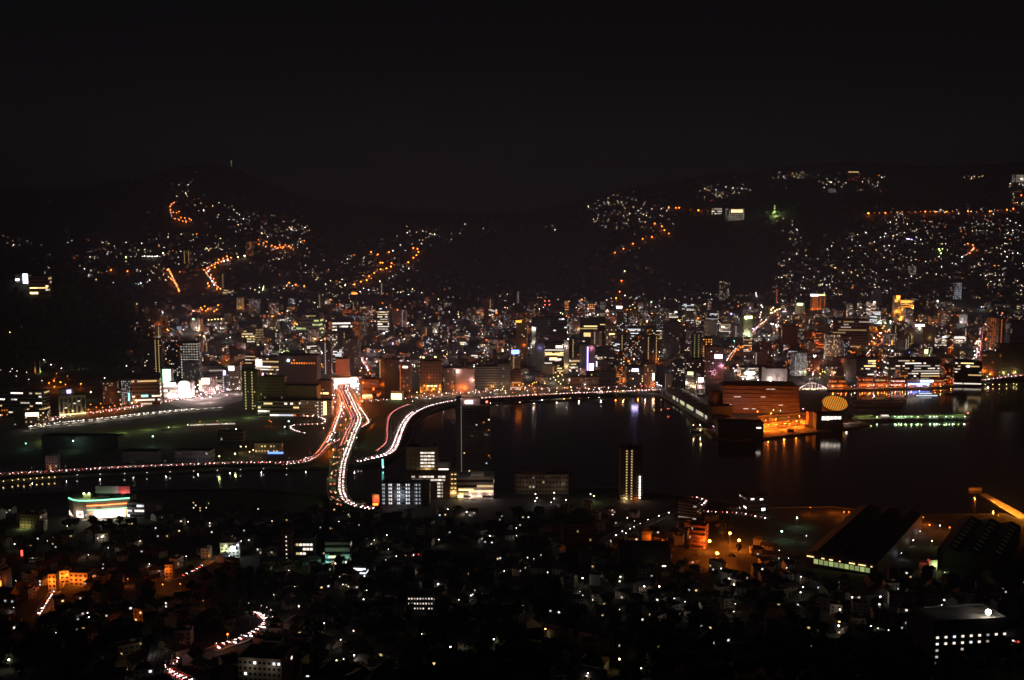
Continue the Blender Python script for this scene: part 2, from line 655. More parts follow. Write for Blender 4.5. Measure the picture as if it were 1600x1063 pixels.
road('bridge_side_street', P_STREET, 9, 2)
P_S = path_at('425,650 470,650.5 498,652 508,657 503,662.5 480,663.5 460,664.5 454,668 460,673 478,677.5', 2.75)
road('yard_access_road', P_S, 5, 2)
P_AV1 = path_ground('1528,598 1526,575 1529,550 1532,528 1534,512', .5)
road('avenue', P_AV1, 12, 2)
P_AV2 = path_ground('1352,560 1362,548 1380,530 1392,516 1400,504', .5)
road('avenue', P_AV2, 14, 2)
P_AV3 = path_ground('1135,570 1143,555 1152,545 1165,535 1185,512 1205,496 1216,484', .5)
road('avenue', P_AV3, 14, 2)
P_AV4 = path_ground('578,582 574,574 568,566 566,558', .5)
road('avenue', P_AV4, 10, 2)
P_H1 = path_ground('296,347 282,343 270,341 268,334 266,327 269,320 275,316', 1.2, 8)
P_H2 = path_ground('344,452 336,445 330,437 324,430 322,424 328,418 338,412 346,408 362,405', 1.2, 8)
P_H3 = path_ground('425,392 436,388 446,387 455,385', 1.2)
P_H4 = path_ground('281,457 277,447 272,437 267,428 263,421', 1.2)
P_H5 = path_ground('1503,402 1512,398 1520,391 1521,385 1511,382', 1.2, 8)
for p in (P_H1, P_H2, P_H3, P_H4, P_H5):
    road('hill_road', p, 8, 2, False)
P_N1 = path_ground('330,1018 352,1010 375,1003 395,993 410,983 417,975 413,968 400,961 380,957', .8, 8, 5)
P_N2 = path_ground('296,1066 278,1058 266,1050 264,1042 272,1036 285,1033', .8, 8, 5)
P_N3 = path_ground('50,972 60,966 70,950 80,934 88,922 100,905 130,893', .6, 8, 5)
P_N4 = path_ground('258,910 275,904 300,894 330,876 360,866', .6, 8, 5)
P_N5 = path_ground('1155,838 1120,862 1100,880', .5, 8, 5)
P_N6 = path_ground('1093,793 1100,788 1102,783 1090,779 1080,778', .4, 8, 5)
P_N7 = path_ground('1200,812 1180,808 1155,803 1110,801 1095,799', .4, 8, 5)
P_N8 = path_ground('940,850 955,838 985,825 1010,820 1040,806 1060,798', .5, 8, 5)
P_N9 = path_ground('505,884 530,881 560,878 620,871 680,866', .5, 8, 5)
for p in (P_N1, P_N2, P_N3, P_N4, P_N6, P_N7, P_N8, P_N9):
    road('hillside_lane', p, 6, 2)
# ------------------------------------------------------------------ buildings
ROOFN = [M_ROOF]
WINLIT = {'w': [lit('w', .7), lit('w', 1.5), lit('w', 2.6), lit('y', 1.0)], 'y': [lit('y', .8), lit('y', 1.5), lit('y', 2.4), lit('w', 1.2)], 'c': [lit('c', .8), lit('c', 1.5), lit('c', 2.4), lit('w', 1.8)],
          'o': [lit('o', 1.2), lit('o', 2.2), lit('y', 1.0)], 'a': [lit('a', 1.6), lit('a', 3), lit('y', 1.5)], 'm': [lit('w', 1.0), lit('y', 1.5), lit('w', 2.2), lit('c', 1.1), lit('o', .9)],
          'l': [lit('l', 1.0), lit('l', .6)], 'd': [lit('y', .35), lit('w', .5)]}
FOOT = []                        # (x, y, radius) of what stands already

def building(x0, x1, yt, yb, style='scatter', fac='grey', lc='m', frac=.15, label='', cat='building', name='office_building', yaw=None, dep=None, floors=None, bays=None, cols=(), top='plant', lm=None, group=None, rnd=None, signs=(), up=(), P=None, size=None, balc=None, side=None, roofpar=1.0):
    rnd = rnd or random.Random(int(x0 * 131 + yb * 17 + yt))
    if P is None:
        P = ground((x0 + x1) / 2, yb)
    D = depth_of(P)
    if size:
        w, h = size
    else:
        w = (x1 - x0) * D / F
        h = 330 + P.y * slope(yt) - P.z
    h = max(4, h)
    d = dep or max(9, min(26, w * .75))
    if yaw is None:
        yaw = rnd.uniform(-14, 14)
    a = R(yaw)
    wl = w
    if abs(yaw) > 16 and not size:       # the seen width is front and flank together
        wl = max(6, (w - d * abs(math.sin(a))) / math.cos(a))
    o = empty(name, (P.x, P.y, P.z), a)
    FOOT.append((P.x, P.y + d / 2, .5 * math.hypot(wl, d) * .8))
    m = FACM[fac]
    hw = wl / 2
    mb = MB()
    mb.box(-hw, hw, 0, d, -6, h, m)
    mb.build('wall', o)
    rb = MB()                            # parapet round a recessed roof
    t, ph = .35, roofpar
    rb.box(-hw, hw, -.05, t, h + .02, h + ph, m); rb.box(-hw, hw, d - t, d + .05, h + .02, h + ph, m)
    rb.box(-hw - .05, -hw + t, t + .01, d - t - .01, h + .02, h + ph, m); rb.box(hw - t, hw + .05, t + .01, d - t - .01, h + .02, h + ph, m)
    rb.box(-hw + t + .01, hw - t - .01, t + .01, d - t - .01, h + .03, h + .25, M_ROOF)
    rb.build('roof', o)
    if top == 'plant' and wl > 8:
        pb = MB()
        pw, pd = wl * rnd.uniform(.2, .42), d * rnd.uniform(.3, .5)
        cx, cyy = rnd.uniform(-.2, .2) * wl, d * rnd.uniform(.45, .6)
        pb.box(cx - pw / 2, cx + pw / 2, cyy - pd / 2, cyy + pd / 2, h + .26, h + rnd.uniform(2.6, 4.2), m)
        pb.build('plant_room', o)
        if rnd.random() < .6:
            tb = MB()
            tx = (-1 if cx > 0 else 1) * wl * .3
            tb.cyl((tx, d * .5, h + .26), (tx, d * .5, h + 2.4), 1.1, 1.1, M_STEEL, 8)
            tb.build('water_tank', o)
    nf = floors or max(2, int(round(h / 3.3)))
    nb = bays or max(2, min(14, int(round(wl / 3.6))))
    fh = h / nf
    lw, dw, bb = MB(), MB(), MB()
    fams = WINLIT.get(lc) or [lit(lc, 1.2), lit(lc, 2.2)]
    runs = {}
    def face_windows(nbays, L, put_quad, sd):
        bw = L / nbays
        for f in range(nf):
            run = None
            for b in range(nbays):
                zc = f * fh + fh * .52
                xc = -L / 2 + (b + .5) * bw
                on = False
                wq, hq = bw * .52, fh * .46
                M = None
                if style == 'scatter':
                    on = rnd.random() < frac
                elif style == 'strips':
                    wq, hq = bw * .94, fh * .42
                    if run is None or rnd.random() < .28:
                        run = (rnd.random() < frac, rnd.choice(fams))
                    on = run[0] and rnd.random() < .93
                    M = run[1]
                elif style == 'grid':
                    on = rnd.random() < frac
                    wq, hq = bw * .40, fh * .3
                    M = fams[1] if rnd.random() < .6 else fams[0]
                elif style == 'cols':
                    on = (not sd) and any(abs((b + .5) / nbays - c) < .5 / nbays for c in cols) or rnd.random() < frac
                    wq, hq = min(bw * .6, 2.0), fh * .27
                    if on and any(abs((b + .5) / nbays - c) < .5 / nbays for c in cols):
                        M = fams[1]
                if sd and rnd.random() < .5 and style != 'cols':
                    on = False if style == 'grid' else on
                if on:
                    put_quad(lw, xc, zc, wq, hq, M or rnd.choice(fams))
                else:
                    put_quad(dw, xc, zc, wq, hq, M_GLASS)
    def q_front(B, xc, zc, wq, hq, M):
        B.poly([(xc - wq / 2, -.06, zc - hq / 2), (xc + wq / 2, -.06, zc - hq / 2), (xc + wq / 2, -.06, zc + hq / 2), (xc - wq / 2, -.06, zc + hq / 2)], M)
    if style != 'blank':
        face_windows(nb, wl, q_front, False)
        ns = max(2, int(round(d / 4.2)))
        for sgn in (-1, 1):
            xs = sgn * (hw + .06)
            def q_side(B, xc, zc, wq, hq, M, xs=xs):
                B.poly([(xs, d / 2 + xc - wq / 2, zc - hq / 2), (xs, d / 2 + xc + wq / 2, zc - hq / 2), (xs, d / 2 + xc + wq / 2, zc + hq / 2), (xs, d / 2 + xc - wq / 2, zc + hq / 2)], M)
            if side is None or rnd.random() < side:
                face_windows(ns, d, q_side, True)
    if balc or (balc is None and style in ('grid', 'cols')):
        for f in range(1, nf):
            z = f * fh
            bb.box(-hw + .1, hw - .1, -1.25, -.02, z - .12, z + .06, m, True)
            bb.box(-hw + .1, hw - .1, -1.3, -1.2, z + .07, z + 1.0, m)
    if lw.f:
        lw.build('lit_window', o, 'stuff')
    if dw.f:
        dw.build('window', o, 'stuff')
    if bb.f:
        bb.build('balcony', o, 'stuff')
    for sg in signs:                    # (px0, px1, py0, py1, colour, strength[, lettering])
        sx0, sx1, sy0, sy1, k, s = sg[:6]
        c = (x0 + x1) / 2
        ax0, ax1 = (sx0 - c) * D / F, (sx1 - c) * D / F
        kz = h / (yb - yt)
        z0, z1 = (yb - sy1) * kz, (yb - sy0) * kz
        sb = MB()
        sb.box(ax0, ax1, -1.9, -1.5, z0, z1, lit(k, s, True), True)
        s_o = sb.build('sign_panel', o)
        fb = MB()
        e = .25
        fb.box(ax0 - e, ax1 + e, -1.48, -1.3, z0 - e, z1 + e, M_DARK, True)
        fb.box(ax0 + (ax1 - ax0) * .1, ax0 + (ax1 - ax0) * .1 + .3, -1.29, -.02, z0, z0 + .4, M_DARK, True)
        fb.box(ax1 - (ax1 - ax0) * .1 - .3, ax1 - (ax1 - ax0) * .1, -1.29, -.02, z0, z0 + .4, M_DARK, True)
        if z1 > h:
            fb.box(ax0 + .2, ax0 + .6, -1.29, .8, h + .2, z1, M_DARK, True)
            fb.box(ax1 - .6, ax1 - .2, -1.29, .8, h + .2, z1, M_DARK, True)
        fb.build('sign_frame', s_o)
        if len(sg) > 6:
            lb = MB()
            n = sg[6]
            wch = (ax1 - ax0) * .8 / n
            for i in range(n):
                xa = ax0 + (ax1 - ax0) * .1 + i * wch
                hh = (z1 - z0)
                zm = (z0 + z1) / 2
                lb.box(xa + wch * .12, xa + wch * .8, -1.96, -1.91, zm + hh * .1, zm + hh * .2, M_DARK)
                lb.box(xa + wch * .38, xa + wch * .55, -1.99, -1.965, zm - hh * .28, zm + hh * .24, M_DARK)
            lb.build('lettering', s_o, 'stuff')
    for (fx, fz, k, wts) in up:          # bare bulbs that wash the facade: across, up, colour, power
        bulb((-hw + fx * wl, -3.2, fz * h + 1.0), k, wts, o, .4)
    tag(o, label, cat, group)
    if lm:
        LM.append((lm, Vector((P.x, P.y, P.z))))
    return o

OFF, APT, HOT, SHOP = ('office building', 'office_building'), ('apartment block', 'apartment_building'), ('hotel', 'hotel_building'), ('shop', 'shop_building')

def B(x0, x1, yt, yb, kind, style, fac, lc, frac, label, **k):
    return building(x0, x1, yt, yb, style, fac, lc, frac, label, kind[0], kind[1], **k)

# --- along the station boulevard
B(-22, 69, 612, 652, OFF, 'strips', 'grey', 'w', .42, 'long grey office block with many white strip windows at the left edge', yaw=-6, dep=24, floors=8, bays=18, lm='long strip-windowed office', side=1)
B(40, 74, 644, 668, SHOP, 'scatter', 'brown', 'y', .2, 'low brown shop with a glaring white fascia sign', signs=[(42, 62, 645, 650, 'w', 6, 5)], dep=14, yaw=4, lm='low brown shop')
B(22, 38, 641, 665, APT, 'scatter', 'olive', 'd', .1, 'small olive block beside the low brown shop')
B(2, 13, 638, 652, SHOP, 'grid', 'beige', 'o', .7, 'tiny orange-lit shopfront below the strip-windowed office', dep=8, floors=2)
B(162, 184, 598, 632, APT, 'scatter', 'brown', 'd', .12, 'brown gridded apartment block before the dark wooded hill', yaw=10, lm='brown gridded block')
B(190, 205, 595, 633, SHOP, 'grid', 'slate', 'c', .6, 'narrow shop tower with cool white windows and cyan upright sign', signs=[(202, 204.5, 614, 626, 't', 3)], yaw=-8)
B(208, 250, 593, 634, OFF, 'strips', 'red', 'w', .35, 'brick-red office block with three bright rows of windows', yaw=12, dep=22, floors=7, bays=10, signs=[(222, 232, 617, 620, 't', 3)], lm='brick-red office block')
B(184, 190, 608, 633, APT, 'scatter', 'dark', 'm', .2, 'thin dark slab squeezed beside the cyan-signed shop tower')
B(252, 270, 578, 618, SHOP, 'blank', 'white', 'w', 0, 'white billboard tower glowing pale green above the station square', yaw=0, dep=8, signs=[(256, 268.5, 577, 599, 'g', 4)], lm='glowing billboard tower', top='')
B(256, 278, 600, 622, SHOP, 'strips', 'white', 'w', .95, 'low white store with all three floors fully lit', dep=16, floors=3, signs=[(258, 276, 598, 602, 'w', 5)], up=[(.5, .1, 'p', 9000)])
B(311, 318, 592, 612, SHOP, 'scatter', 'beige', 'y', .3, 'thin beige shop with a yellow corner sign', signs=[(312, 316, 594, 611, 'y', 1.6)])
B(316, 336, 590, 616, HOT, 'grid', 'pink', 'w', .7, 'small pinkish hotel under a big yellow and white sign box', signs=[(316, 328, 591, 600, 'w', 6, 3), (319, 325, 593, 597, 'y', 3)], lm='yellow-signed hotel')
B(328, 352, 573, 610, HOT, 'strips', 'grey', 'd', .4, 'grey hotel with curved rows of dim balconies', yaw=8, balc=True, floors=9)
B(348, 358, 577, 613, OFF, 'cols', 'slate', 'w', .1, 'slim slate tower with a small blue-white cross sign', cols=(.2,), signs=[(350, 353.5, 579, 586, 'v', 5)])
B(357, 376, 572, 610, HOT, 'scatter', 'beige', 'w', .25, 'beige tower with a glowing white crown', signs=[(358, 367, 572, 579, 'w', 5)], yaw=6, lm='white-crowned tower')
B(383, 400, 556, 592, SHOP, 'strips', 'pink', 'w', .3, 'pinkish store front with lit ledge beside the bright billboard', signs=[(386, 399, 583, 585, 'p', 3)])
B(396, 437, 559, 592, SHOP, 'strips', 'pink', 'w', .55, 'broad pinkish shopping centre carrying a square white billboard', yaw=-10, dep=26, floors=8, bays=10, signs=[(397, 410, 562, 572, 'w', 7), (410, 412, 583, 589, 'k', 5), (423, 426, 583, 589, 'y', 4)], up=[(.3, .05, 'p', 6000), (.7, .05, 'p', 6000)], lm='billboarded shopping centre')
o = B(436, 496, 557, 606, OFF, 'scatter', 'dark', 'o', .01, 'massive black block with one row of small orange windows', yaw=-2, dep=34, floors=12, bays=16, top='plant', lm='massive black block')
B(379, 404, 580, 641, HOT, 'cols', 'olive', 'y', .04, 'olive hotel wing with two dotted columns of windows', yaw=-4, dep=18, cols=(.22, .62), bays=7, floors=14, lm='olive hotel', balc=False)
B(404, 446, 590, 648, HOT, 'scatter', 'olive', 'd', .05, 'broad olive slab joining the dotted hotel wing', yaw=-4, dep=16, floors=12, bays=14)
B(446, 496, 604, 648, HOT, 'blank', 'olive', 'd', 0, 'windowless olive hall below the massive black block', yaw=-4, dep=26, lm='windowless olive hall')
B(403, 468, 628, 652, ('car park', 'car_park_building'), 'strips', 'grey', 'm', .45, 'three-storey open car park with mixed strip lights', yaw=-2, dep=20, floors=4, bays=14, top='', lm='open car park')
B(466, 518, 627, 651, OFF, 'cols', 'beige', 'w', .08, 'low beige hall with one bright yellow stair column', yaw=-2, dep=20, floors=5, bays=16, cols=(.78, .62, .70), signs=[(506, 511, 627, 648, 'y', 3)], top='', balc=False)
# --- tall blocks behind the station
B(226, 243, 530, 580, APT, 'scatter', 'dark', 'm', .06, 'dark apartment tower with a few coloured windows by the wooded hill', lm='dark hillside tower')
B(243, 253, 531, 582, APT, 'cols', 'dark', 'y', .02, 'dark tower with paired columns of yellow dots', cols=(.2, .7), bays=4, yaw=0)
B(259, 282, 537, 588, APT, 'scatter', 'dark', 'm', .16, 'dark tower flecked with scattered white and orange windows', yaw=0)
B(283, 311, 536, 592, APT, 'grid', 'slate', 'w', .95, 'apartment block with every corridor lamp lit in a full grid', yaw=4, floors=14, bays=7, lm='fully lit corridor block')
B(286, 307, 566, 604, OFF, 'scatter', 'slate', 'd', .1, 'squat slate building standing before the fully lit corridor block')
B(379, 407, 516, 536, APT, 'strips', 'tan', 'y', .75, 'tan apartment slab with four glowing yellow floors', floors=5, lm='yellow-floored slab')
B(398, 409, 514, 541, APT, 'grid', 'brown', 'y', .8, 'narrow brown block with a yellow lit flank', floors=7)
B(462, 500, 498, 530, OFF, 'strips', 'grey', 'l', .5, 'pale grey office with a faint greenish window band', yaw=-14, floors=5, lm='pale greenish office')
B(478, 500, 540, 575, APT, 'strips', 'white', 'w', .35, 'whitish apartment block with ribbed balconies', yaw=20, balc=True)
B(520, 562, 503, 528, OFF, 'strips', 'slate', 'w', .75, 'wide slate office with four bright white window rows', yaw=8, floors=5, bays=12, lm='wide bright-rowed office')
B(590, 606, 486, 520, OFF, 'strips', 'dark', 'w', .7, 'dark tower with six short white window bars', floors=9, bays=4)
B(505, 518, 535, 585, APT, 'cols', 'brown', 'c', .03, 'tall brown block with one pale stair column', cols=(.35,), yaw=0)
B(538, 560, 530, 590, APT, 'scatter', 'slate', 'd', .1, 'slim slate tower behind the flaring bridgehead')
B(525, 545, 562, 606, OFF, 'blank', 'pink', 'w', 0, 'windowless pinkish tower behind the bridgehead', lm='windowless pink tower')
B(494, 518, 596, 622, ('hall', 'domed_hall'), 'scatter', 'dark', 'y', .02, 'dark hall with a low rounded roof and glowing yellow doors', signs=[(496, 503, 613, 616, 'y', 2.5), (505, 514, 613, 616, 'y', 2.5)], dep=20, top='', lm='round-roofed dark hall')
WINLIT['p'] = [lit('p', 2), lit('p', 4), lit('w', 3)]
WINLIT['k'] = [lit('k', 1.2), lit('p', 2)]
B(519, 560, 590, 607, SHOP, 'strips', 'white', 'p', .9, 'dazzling white shopfront facing the bridgehead', signs=[(521, 546, 592, 596, 'p', 6, 8), (548, 557, 590, 604, 'w', 6)], dep=12, floors=3, up=[(.2, .1, 'p', 9000), (.5, .1, 'w', 9000), (.8, .1, 'p', 9000)], lm='dazzling shopfront')
B(566, 592, 594, 622, SHOP, 'strips', 'brown', 'o', .5, 'low brown building with warm shelves of light beside the corridor tower', floors=3)
B(566, 582, 616, 626, SHOP, 'strips', 'beige', 'y', .9, 'small lit kiosk right of the exit ramp', floors=1, dep=8, signs=[(567, 581, 617, 619, 'y', 4)])
B(593, 601, 562, 619, APT, 'cols', 'tan', 'y', .0, 'tan stair tower with a full column of yellow landings', cols=(.25,), bays=3, floors=18, yaw=0, dep=16, up=[(.8, .3, 'o', 2500)], lm='yellow-landing stair tower')
B(601, 624, 563, 620, APT, 'scatter', 'dark', 'd', .02, 'near-black apartment slab joined to the yellow stair tower', yaw=0, dep=16, floors=18)
B(624, 641, 569, 612, APT, 'cols', 'pink', 'o', .1, 'pinkish block with orange balcony lights beside the black slab', cols=(.1,), signs=[(630, 638, 572, 575, 'w', 4)])
B(611, 629, 612, 625, SHOP, 'blank', 'white', 'l', 0, 'little showroom with a glowing pale green glass front', signs=[(611.5, 628.5, 615, 624, 'l', 4)], dep=8, top='', lm='glowing green showroom')
B(656, 690, 566, 615, HOT, 'scatter', 'brown', 'o', .1, 'brown hotel with amber arches and two green rooftop floodlights', yaw=0, dep=20, floors=10, bays=7, up=[(.05, .1, 'a', 3500), (.3, .12, 'a', 3500), (.6, .12, 'a', 3500), (.92, .1, 'a', 3500), (.45, .5, 'o', 1200)], signs=[(667, 671, 602, 604, 'y', 4), (673, 677, 602, 604, 'y', 4), (679, 683, 602, 604, 'y', 4)], lm='green-floodlit hotel')
B(692, 712, 576, 613, OFF, 'scatter', 'brown', 'd', .06, 'plain brown block left of the pink glowing wall', up=[(.8, .2, 'o', 1800)])
B(712, 741, 577, 613, OFF, 'blank', 'pink', 'p', 0, 'pale building with a big pink floodlit end wall', yaw=0, dep=16, up=[(.1, .9, 'p', 5200), (.5, .2, 'o', 3200), (.9, .5, 'p', 3000)], lm='pink floodlit wall')
B(742, 778, 574, 610, OFF, 'strips', 'grey', 'w', .1, 'grey office block with two short lit windows', floors=9, bays=9, yaw=4)
B(778, 797, 570, 610, OFF, 'scatter', 'slate', 'd', .05, 'slate gridded office beside the grey block', floors=10, bays=8, yaw=-3)
B(794, 814, 580, 608, OFF, 'strips', 'red', 'd', .2, 'reddish building under the blue rooftop sign', floors=7)
B(798, 813, 550, 590, OFF, 'cols', 'tan', 'y', .05, 'tan tower carrying a blue rooftop sign', cols=(.35,), signs=[(799, 811, 547, 553, 'b', 9, 4)], lm='blue-signed tower')
B(806, 823, 505, 575, OFF, 'scatter', 'tan', 'y', .04, 'tan tower with an oval glowing orange crown', signs=[(806, 815, 501, 504, 'o', 7)], up=[(.8, .5, 'o', 2600)], yaw=-10, lm='orange-crowned tower')
# --- business quarter in the middle
B(830, 886, 497, 545, OFF, 'strips', 'dark', 'c', .28, 'broad dark office with many cool white strips and red roof beacons', yaw=5, dep=28, floors=11, bays=13, lm='broad strip-lit office')
B(831, 837, 512, 572, OFF, 'blank', 'white', 'w', 0, 'slender white slab tower lit from its top', dep=12, up=[(.5, .97, 'w', 5000), (.5, .6, 'w', 1500)], top='', lm='slender lit slab')
B(836, 851, 536, 580, OFF, 'blank', 'slate', 'v', 0, 'windowless violet-grey slab before the broad office', dep=14, up=[(.5, .8, 'v', 1500)])
B(851, 882, 537, 582, OFF, 'strips', 'dark', 'y', .55, 'dark office with two amber floors and white lower floors', yaw=0, floors=11, bays=8, signs=[(852, 879, 552, 555, 'y', 2.2), (868, 879, 540, 544, 'w', 2.5), (858, 877, 560, 563, 'w', 1.6)], lm='amber-floored office')
B(881, 888, 532, 584, OFF, 'blank', 'white', 'w', 0, 'slim white column building under a green roof light', dep=10, top='', up=[(.5, .8, 'w', 1800), (.5, .2, 'y', 2500)])
B(889, 899, 530, 565, APT, 'cols', 'dark', 'y', .05, 'dark block with one column of yellow landings behind the slim column', cols=(.7,), bays=4)
B(906, 945, 499, 545, OFF, 'strips', 'dark', 'y', .06, 'black office tower with two yellowish lit floors', yaw=-4, floors=14, bays=10, signs=[(912, 933, 509, 511, 'y', 2), (912, 932, 520, 526, 'y', 1.6)], lm='black office tower')
B(907, 919, 541, 581, OFF, 'blank', 'grey', 'w', 0, 'grey slab with a violet light line down its corner', dep=14, signs=[(917, 918.6, 542, 580, 'v', 6)])
B(919, 929, 541, 580, OFF, 'blank', 'pink', 'w', 0, 'narrow pink slab with a glaring white sign at its foot', dep=14, signs=[(920.5, 927.5, 568, 579, 'v', 12)], up=[(.5, .9, 'k', 1800)], lm='violet-lit slab')
B(892, 906, 562, 582, SHOP, 'strips', 'white', 'w', .6, 'small whitish office with two lit floors', floors=4)
B(931, 960, 544, 566, OFF, 'strips', 'grey', 'd', .25, 'broad grey office behind the violet-lit slabs', yaw=10)
B(932, 952, 566, 578, SHOP, 'blank', 'pink', 'w', 0, 'low pinkish hall with a lit white edge', signs=[(931.5, 933, 565, 574, 'w', 4)])
B(947, 963, 508, 548, APT, 'scatter', 'tan', 'y', .08, 'tan block with short yellow windows right of the black tower', signs=[(951, 960, 521, 523, 'y', 3)])
B(888, 936, 590, 606, ('warehouse', 'warehouse'), 'scatter', 'brown', 'w', .05, 'long low brown warehouse on the harbour front', dep=16, floors=2, top='', yaw=2)
B(916, 962, 582, 601, ('warehouse', 'warehouse'), 'scatter', 'dark', 'w', .04, 'dark long shed behind the brown warehouse', dep=18, floors=2, top='', yaw=2, lm='harbour-front sheds')
B(964, 979, 573, 601, OFF, 'scatter', 'tan', 'o', .4, 'tan block with warm orange windows on the harbour front', up=[(.8, .2, 'o', 2500)])
B(979, 1005, 574, 606, OFF, 'scatter', 'dark', 'y', .06, 'black cube of offices under a cold white sign', signs=[(987, 997, 576.5, 580.5, 'v', 16)], yaw=0, floors=8, lm='white-signed black cube')
B(1004, 1023, 570, 606, OFF, 'scatter', 'tan', 'o', .15, 'tan block washed orange from the side street', up=[(.95, .4, 'o', 5200), (.8, .1, 'o', 3000)], signs=[(1019, 1022, 583, 594, 'w', 4)])
B(1040, 1050, 586, 610, OFF, 'scatter', 'pink', 'o', .15, 'small pinkish building at the terminal road end')
B(1036, 1062, 505, 556, OFF, 'scatter', 'slate', 'd', .03, 'wide dark slate slab without lit windows', yaw=-6, floors=14, lm='unlit slate slab')
B(968, 978, 524, 556, APT, 'cols', 'dark', 'y', .0, 'dark block with a slanting column of yellow stair lights', cols=(.4,), bays=4)
B(986, 997, 520, 552, OFF, 'strips', 'slate', 'c', .35, 'slim office with stacked cool white windows')
B(1008, 1030, 526, 566, APT, 'cols', 'dark', 'y', .02, 'dark apartment block with dim yellow stair columns', cols=(.2, .75), bays=7)
B(1010, 1018, 513, 540, APT, 'grid', 'dark', 'a', .5, 'thin dark block with a patch of amber windows', bays=3)
B(1080, 1096, 522, 566, APT, 'cols', 'dark', 'l', .0, 'black apartment block with two full columns of pale lights', cols=(.2, .7), bays=5, floors=13, yaw=0, lm='twin-column apartment block')
B(1097, 1113, 529, 562, APT, 'grid', 'dark', 'a', .75, 'block glowing with amber corridor lights', bays=4, floors=9)
B(1076, 1102, 518, 535, OFF, 'blank', 'grey', 'w', 0, 'grey roof-framed block behind the twin-column apartments')
B(1100, 1130, 543, 592, SHOP, 'scatter', 'pink', 'w', .08, 'pink department store with a bright pink-white sign', signs=[(1116, 1127.5, 554, 560, 'p', 8)], up=[(.9, .4, 'k', 3500), (.5, .2, 'k', 1800)], yaw=-8, dep=22, lm='pink department store')
B(1050, 1072, 565, 596, OFF, 'scatter', 'slate', 'w', .12, 'slate block left of the pink department store')
B(1072, 1100, 562, 598, OFF, 'scatter', 'brown', 'w', .1, 'brown block with sparse white windows before the twin-column apartments')
B(1100, 1120, 502, 524, OFF, 'blank', 'white', 'w', 0, 'whitish windowless block behind the amber corridor block')
B(1126, 1145, 505, 519, OFF, 'strips', 'white', 'w', .6, 'low white building with a flaring lit terrace', signs=[(1127, 1132, 510, 512, 'w', 4), (1140, 1143, 508, 513, 'w', 5)])
B(1160, 1176, 496, 526, OFF, 'blank', 'olive', 'l', 0, 'green-washed tower under a yellow-green rooftop sign', signs=[(1162, 1174.5, 494, 498, 'l', 6)], up=[(.3, .9, 'l', 3500), (.6, .05, 'g', 3500)], lm='green-washed tower')
B(1242, 1257, 474, 490, OFF, 'blank', 'olive', 'l', 0, 'distant block with a yellow-green sign and green-washed wall', signs=[(1245, 1254, 474, 477, 'l', 5)], up=[(.5, .8, 'l', 3500)], lm='far yellow-green sign')
B(1267, 1289, 460, 484, HOT, 'cols', 'tan', 'o', .0, 'distant hotel with orange vertical light stripes and white crown', cols=(.1, .3, .5, .7, .9), signs=[(1266, 1278, 460, 463, 'w', 6), (1278, 1288, 460, 462, 'y', 4)], up=[(.1, .02, 'o', 6000), (.5, .02, 'o', 6000), (.9, .02, 'o', 6000)], bays=10, lm='orange-striped hotel')
B(1396, 1406, 463, 499, HOT, 'blank', 'beige', 'a', 0, 'golden floodlit stair tower of the bright amber hotel', dep=14, signs=[(1399, 1405, 462, 466, 'a', 3.2), (1397, 1401, 468, 472, 'a', 2.8)], up=[(.5, .9, 'q', 20000), (.3, .3, 'q', 16000), (.8, .1, 'q', 16000)], top='', yaw=0)
B(1406, 1427, 469, 501, HOT, 'strips', 'beige', 'a', .35, 'golden floodlit hotel glowing amber over the quarter', dep=22, signs=[(1406, 1423, 470, 473, 'a', 3.4)], up=[(.05, .05, 'q', 34000), (.9, .05, 'q', 34000), (.5, .02, 'q', 44000), (.98, .6, 'q', 22000), (.3, .5, 'q', 18000)], yaw=6, lm='golden floodlit hotel')
B(1301, 1356, 501, 548, OFF, 'strips', 'brown', 'd', .35, 'large rounded brown office with faint window rows', yaw=-6, dep=34, floors=11, bays=14, lm='large brown office')
B(1322, 1340, 562, 592, OFF, 'blank', 'brown', 'd', 0, 'plain dark brown wing beside the lit strips', yaw=0)
B(1338, 1369, 561, 592, OFF, 'strips', 'dark', 'w', .4, 'dark office with two lines of dots and yellowish strips', yaw=0, floors=7, bays=9, signs=[(1355, 1367, 563, 565, 'y', 2.5), (1362, 1367, 567, 569, 'y', 2.5), (1349, 1367, 571, 573, 'y', 2.2)], lm='dotted dark office')
B(1387, 1468, 562, 594, OFF, 'strips', 'dark', 'w', .35, 'long black harbour office with white strip windows', yaw=2, dep=26, floors=8, bays=22, lm='long black harbour office')
B(1428, 1444, 506, 536, HOT, 'blank', 'white', 'p', 0, 'white tower with a pink-white lit crown', signs=[(1428.5, 1443, 507, 510, 'p', 7)], up=[(.5, .75, 'w', 2600)], lm='pink-crowned tower')
B(1416, 1428, 513, 542, OFF, 'blank', 'beige', 'y', 0, 'pale yellowish slab left of the pink-crowned tower', up=[(.5, .5, 'y', 1800), (.5, .1, 'y', 2000)])
B(1446, 1461, 512, 545, OFF, 'blank', 'tan', 'y', 0, 'tan windowless slab right of the pink-crowned tower', up=[(.4, .5, 'y', 900)])
B(1464, 1484, 524, 543, OFF, 'strips', 'white', 'w', .5, 'white office with stacked lit balconies', balc=True, up=[(.5, .5, 'w', 2400)], signs=[(1471, 1477, 526, 528, 'c', 3)])
B(1488, 1509, 525, 541, OFF, 'strips', 'pink', 'w', .5, 'low pinkish office with a lit upper band', signs=[(1490, 1507, 526, 529, 'w', 2)], up=[(.5, .4, 'w', 1500)])
B(1455, 1472, 498, 508, OFF, 'blank', 'tan', 'o', 0, 'low tan roof block right of the golden hotel', up=[(.5, .5, 'o', 1400)])
B(1545, 1558, 497, 548, APT, 'grid', 'brown', 'o', .85, 'brown tower with a close grid of orange lights', floors=16, bays=4, yaw=0, lm='orange-grid tower')
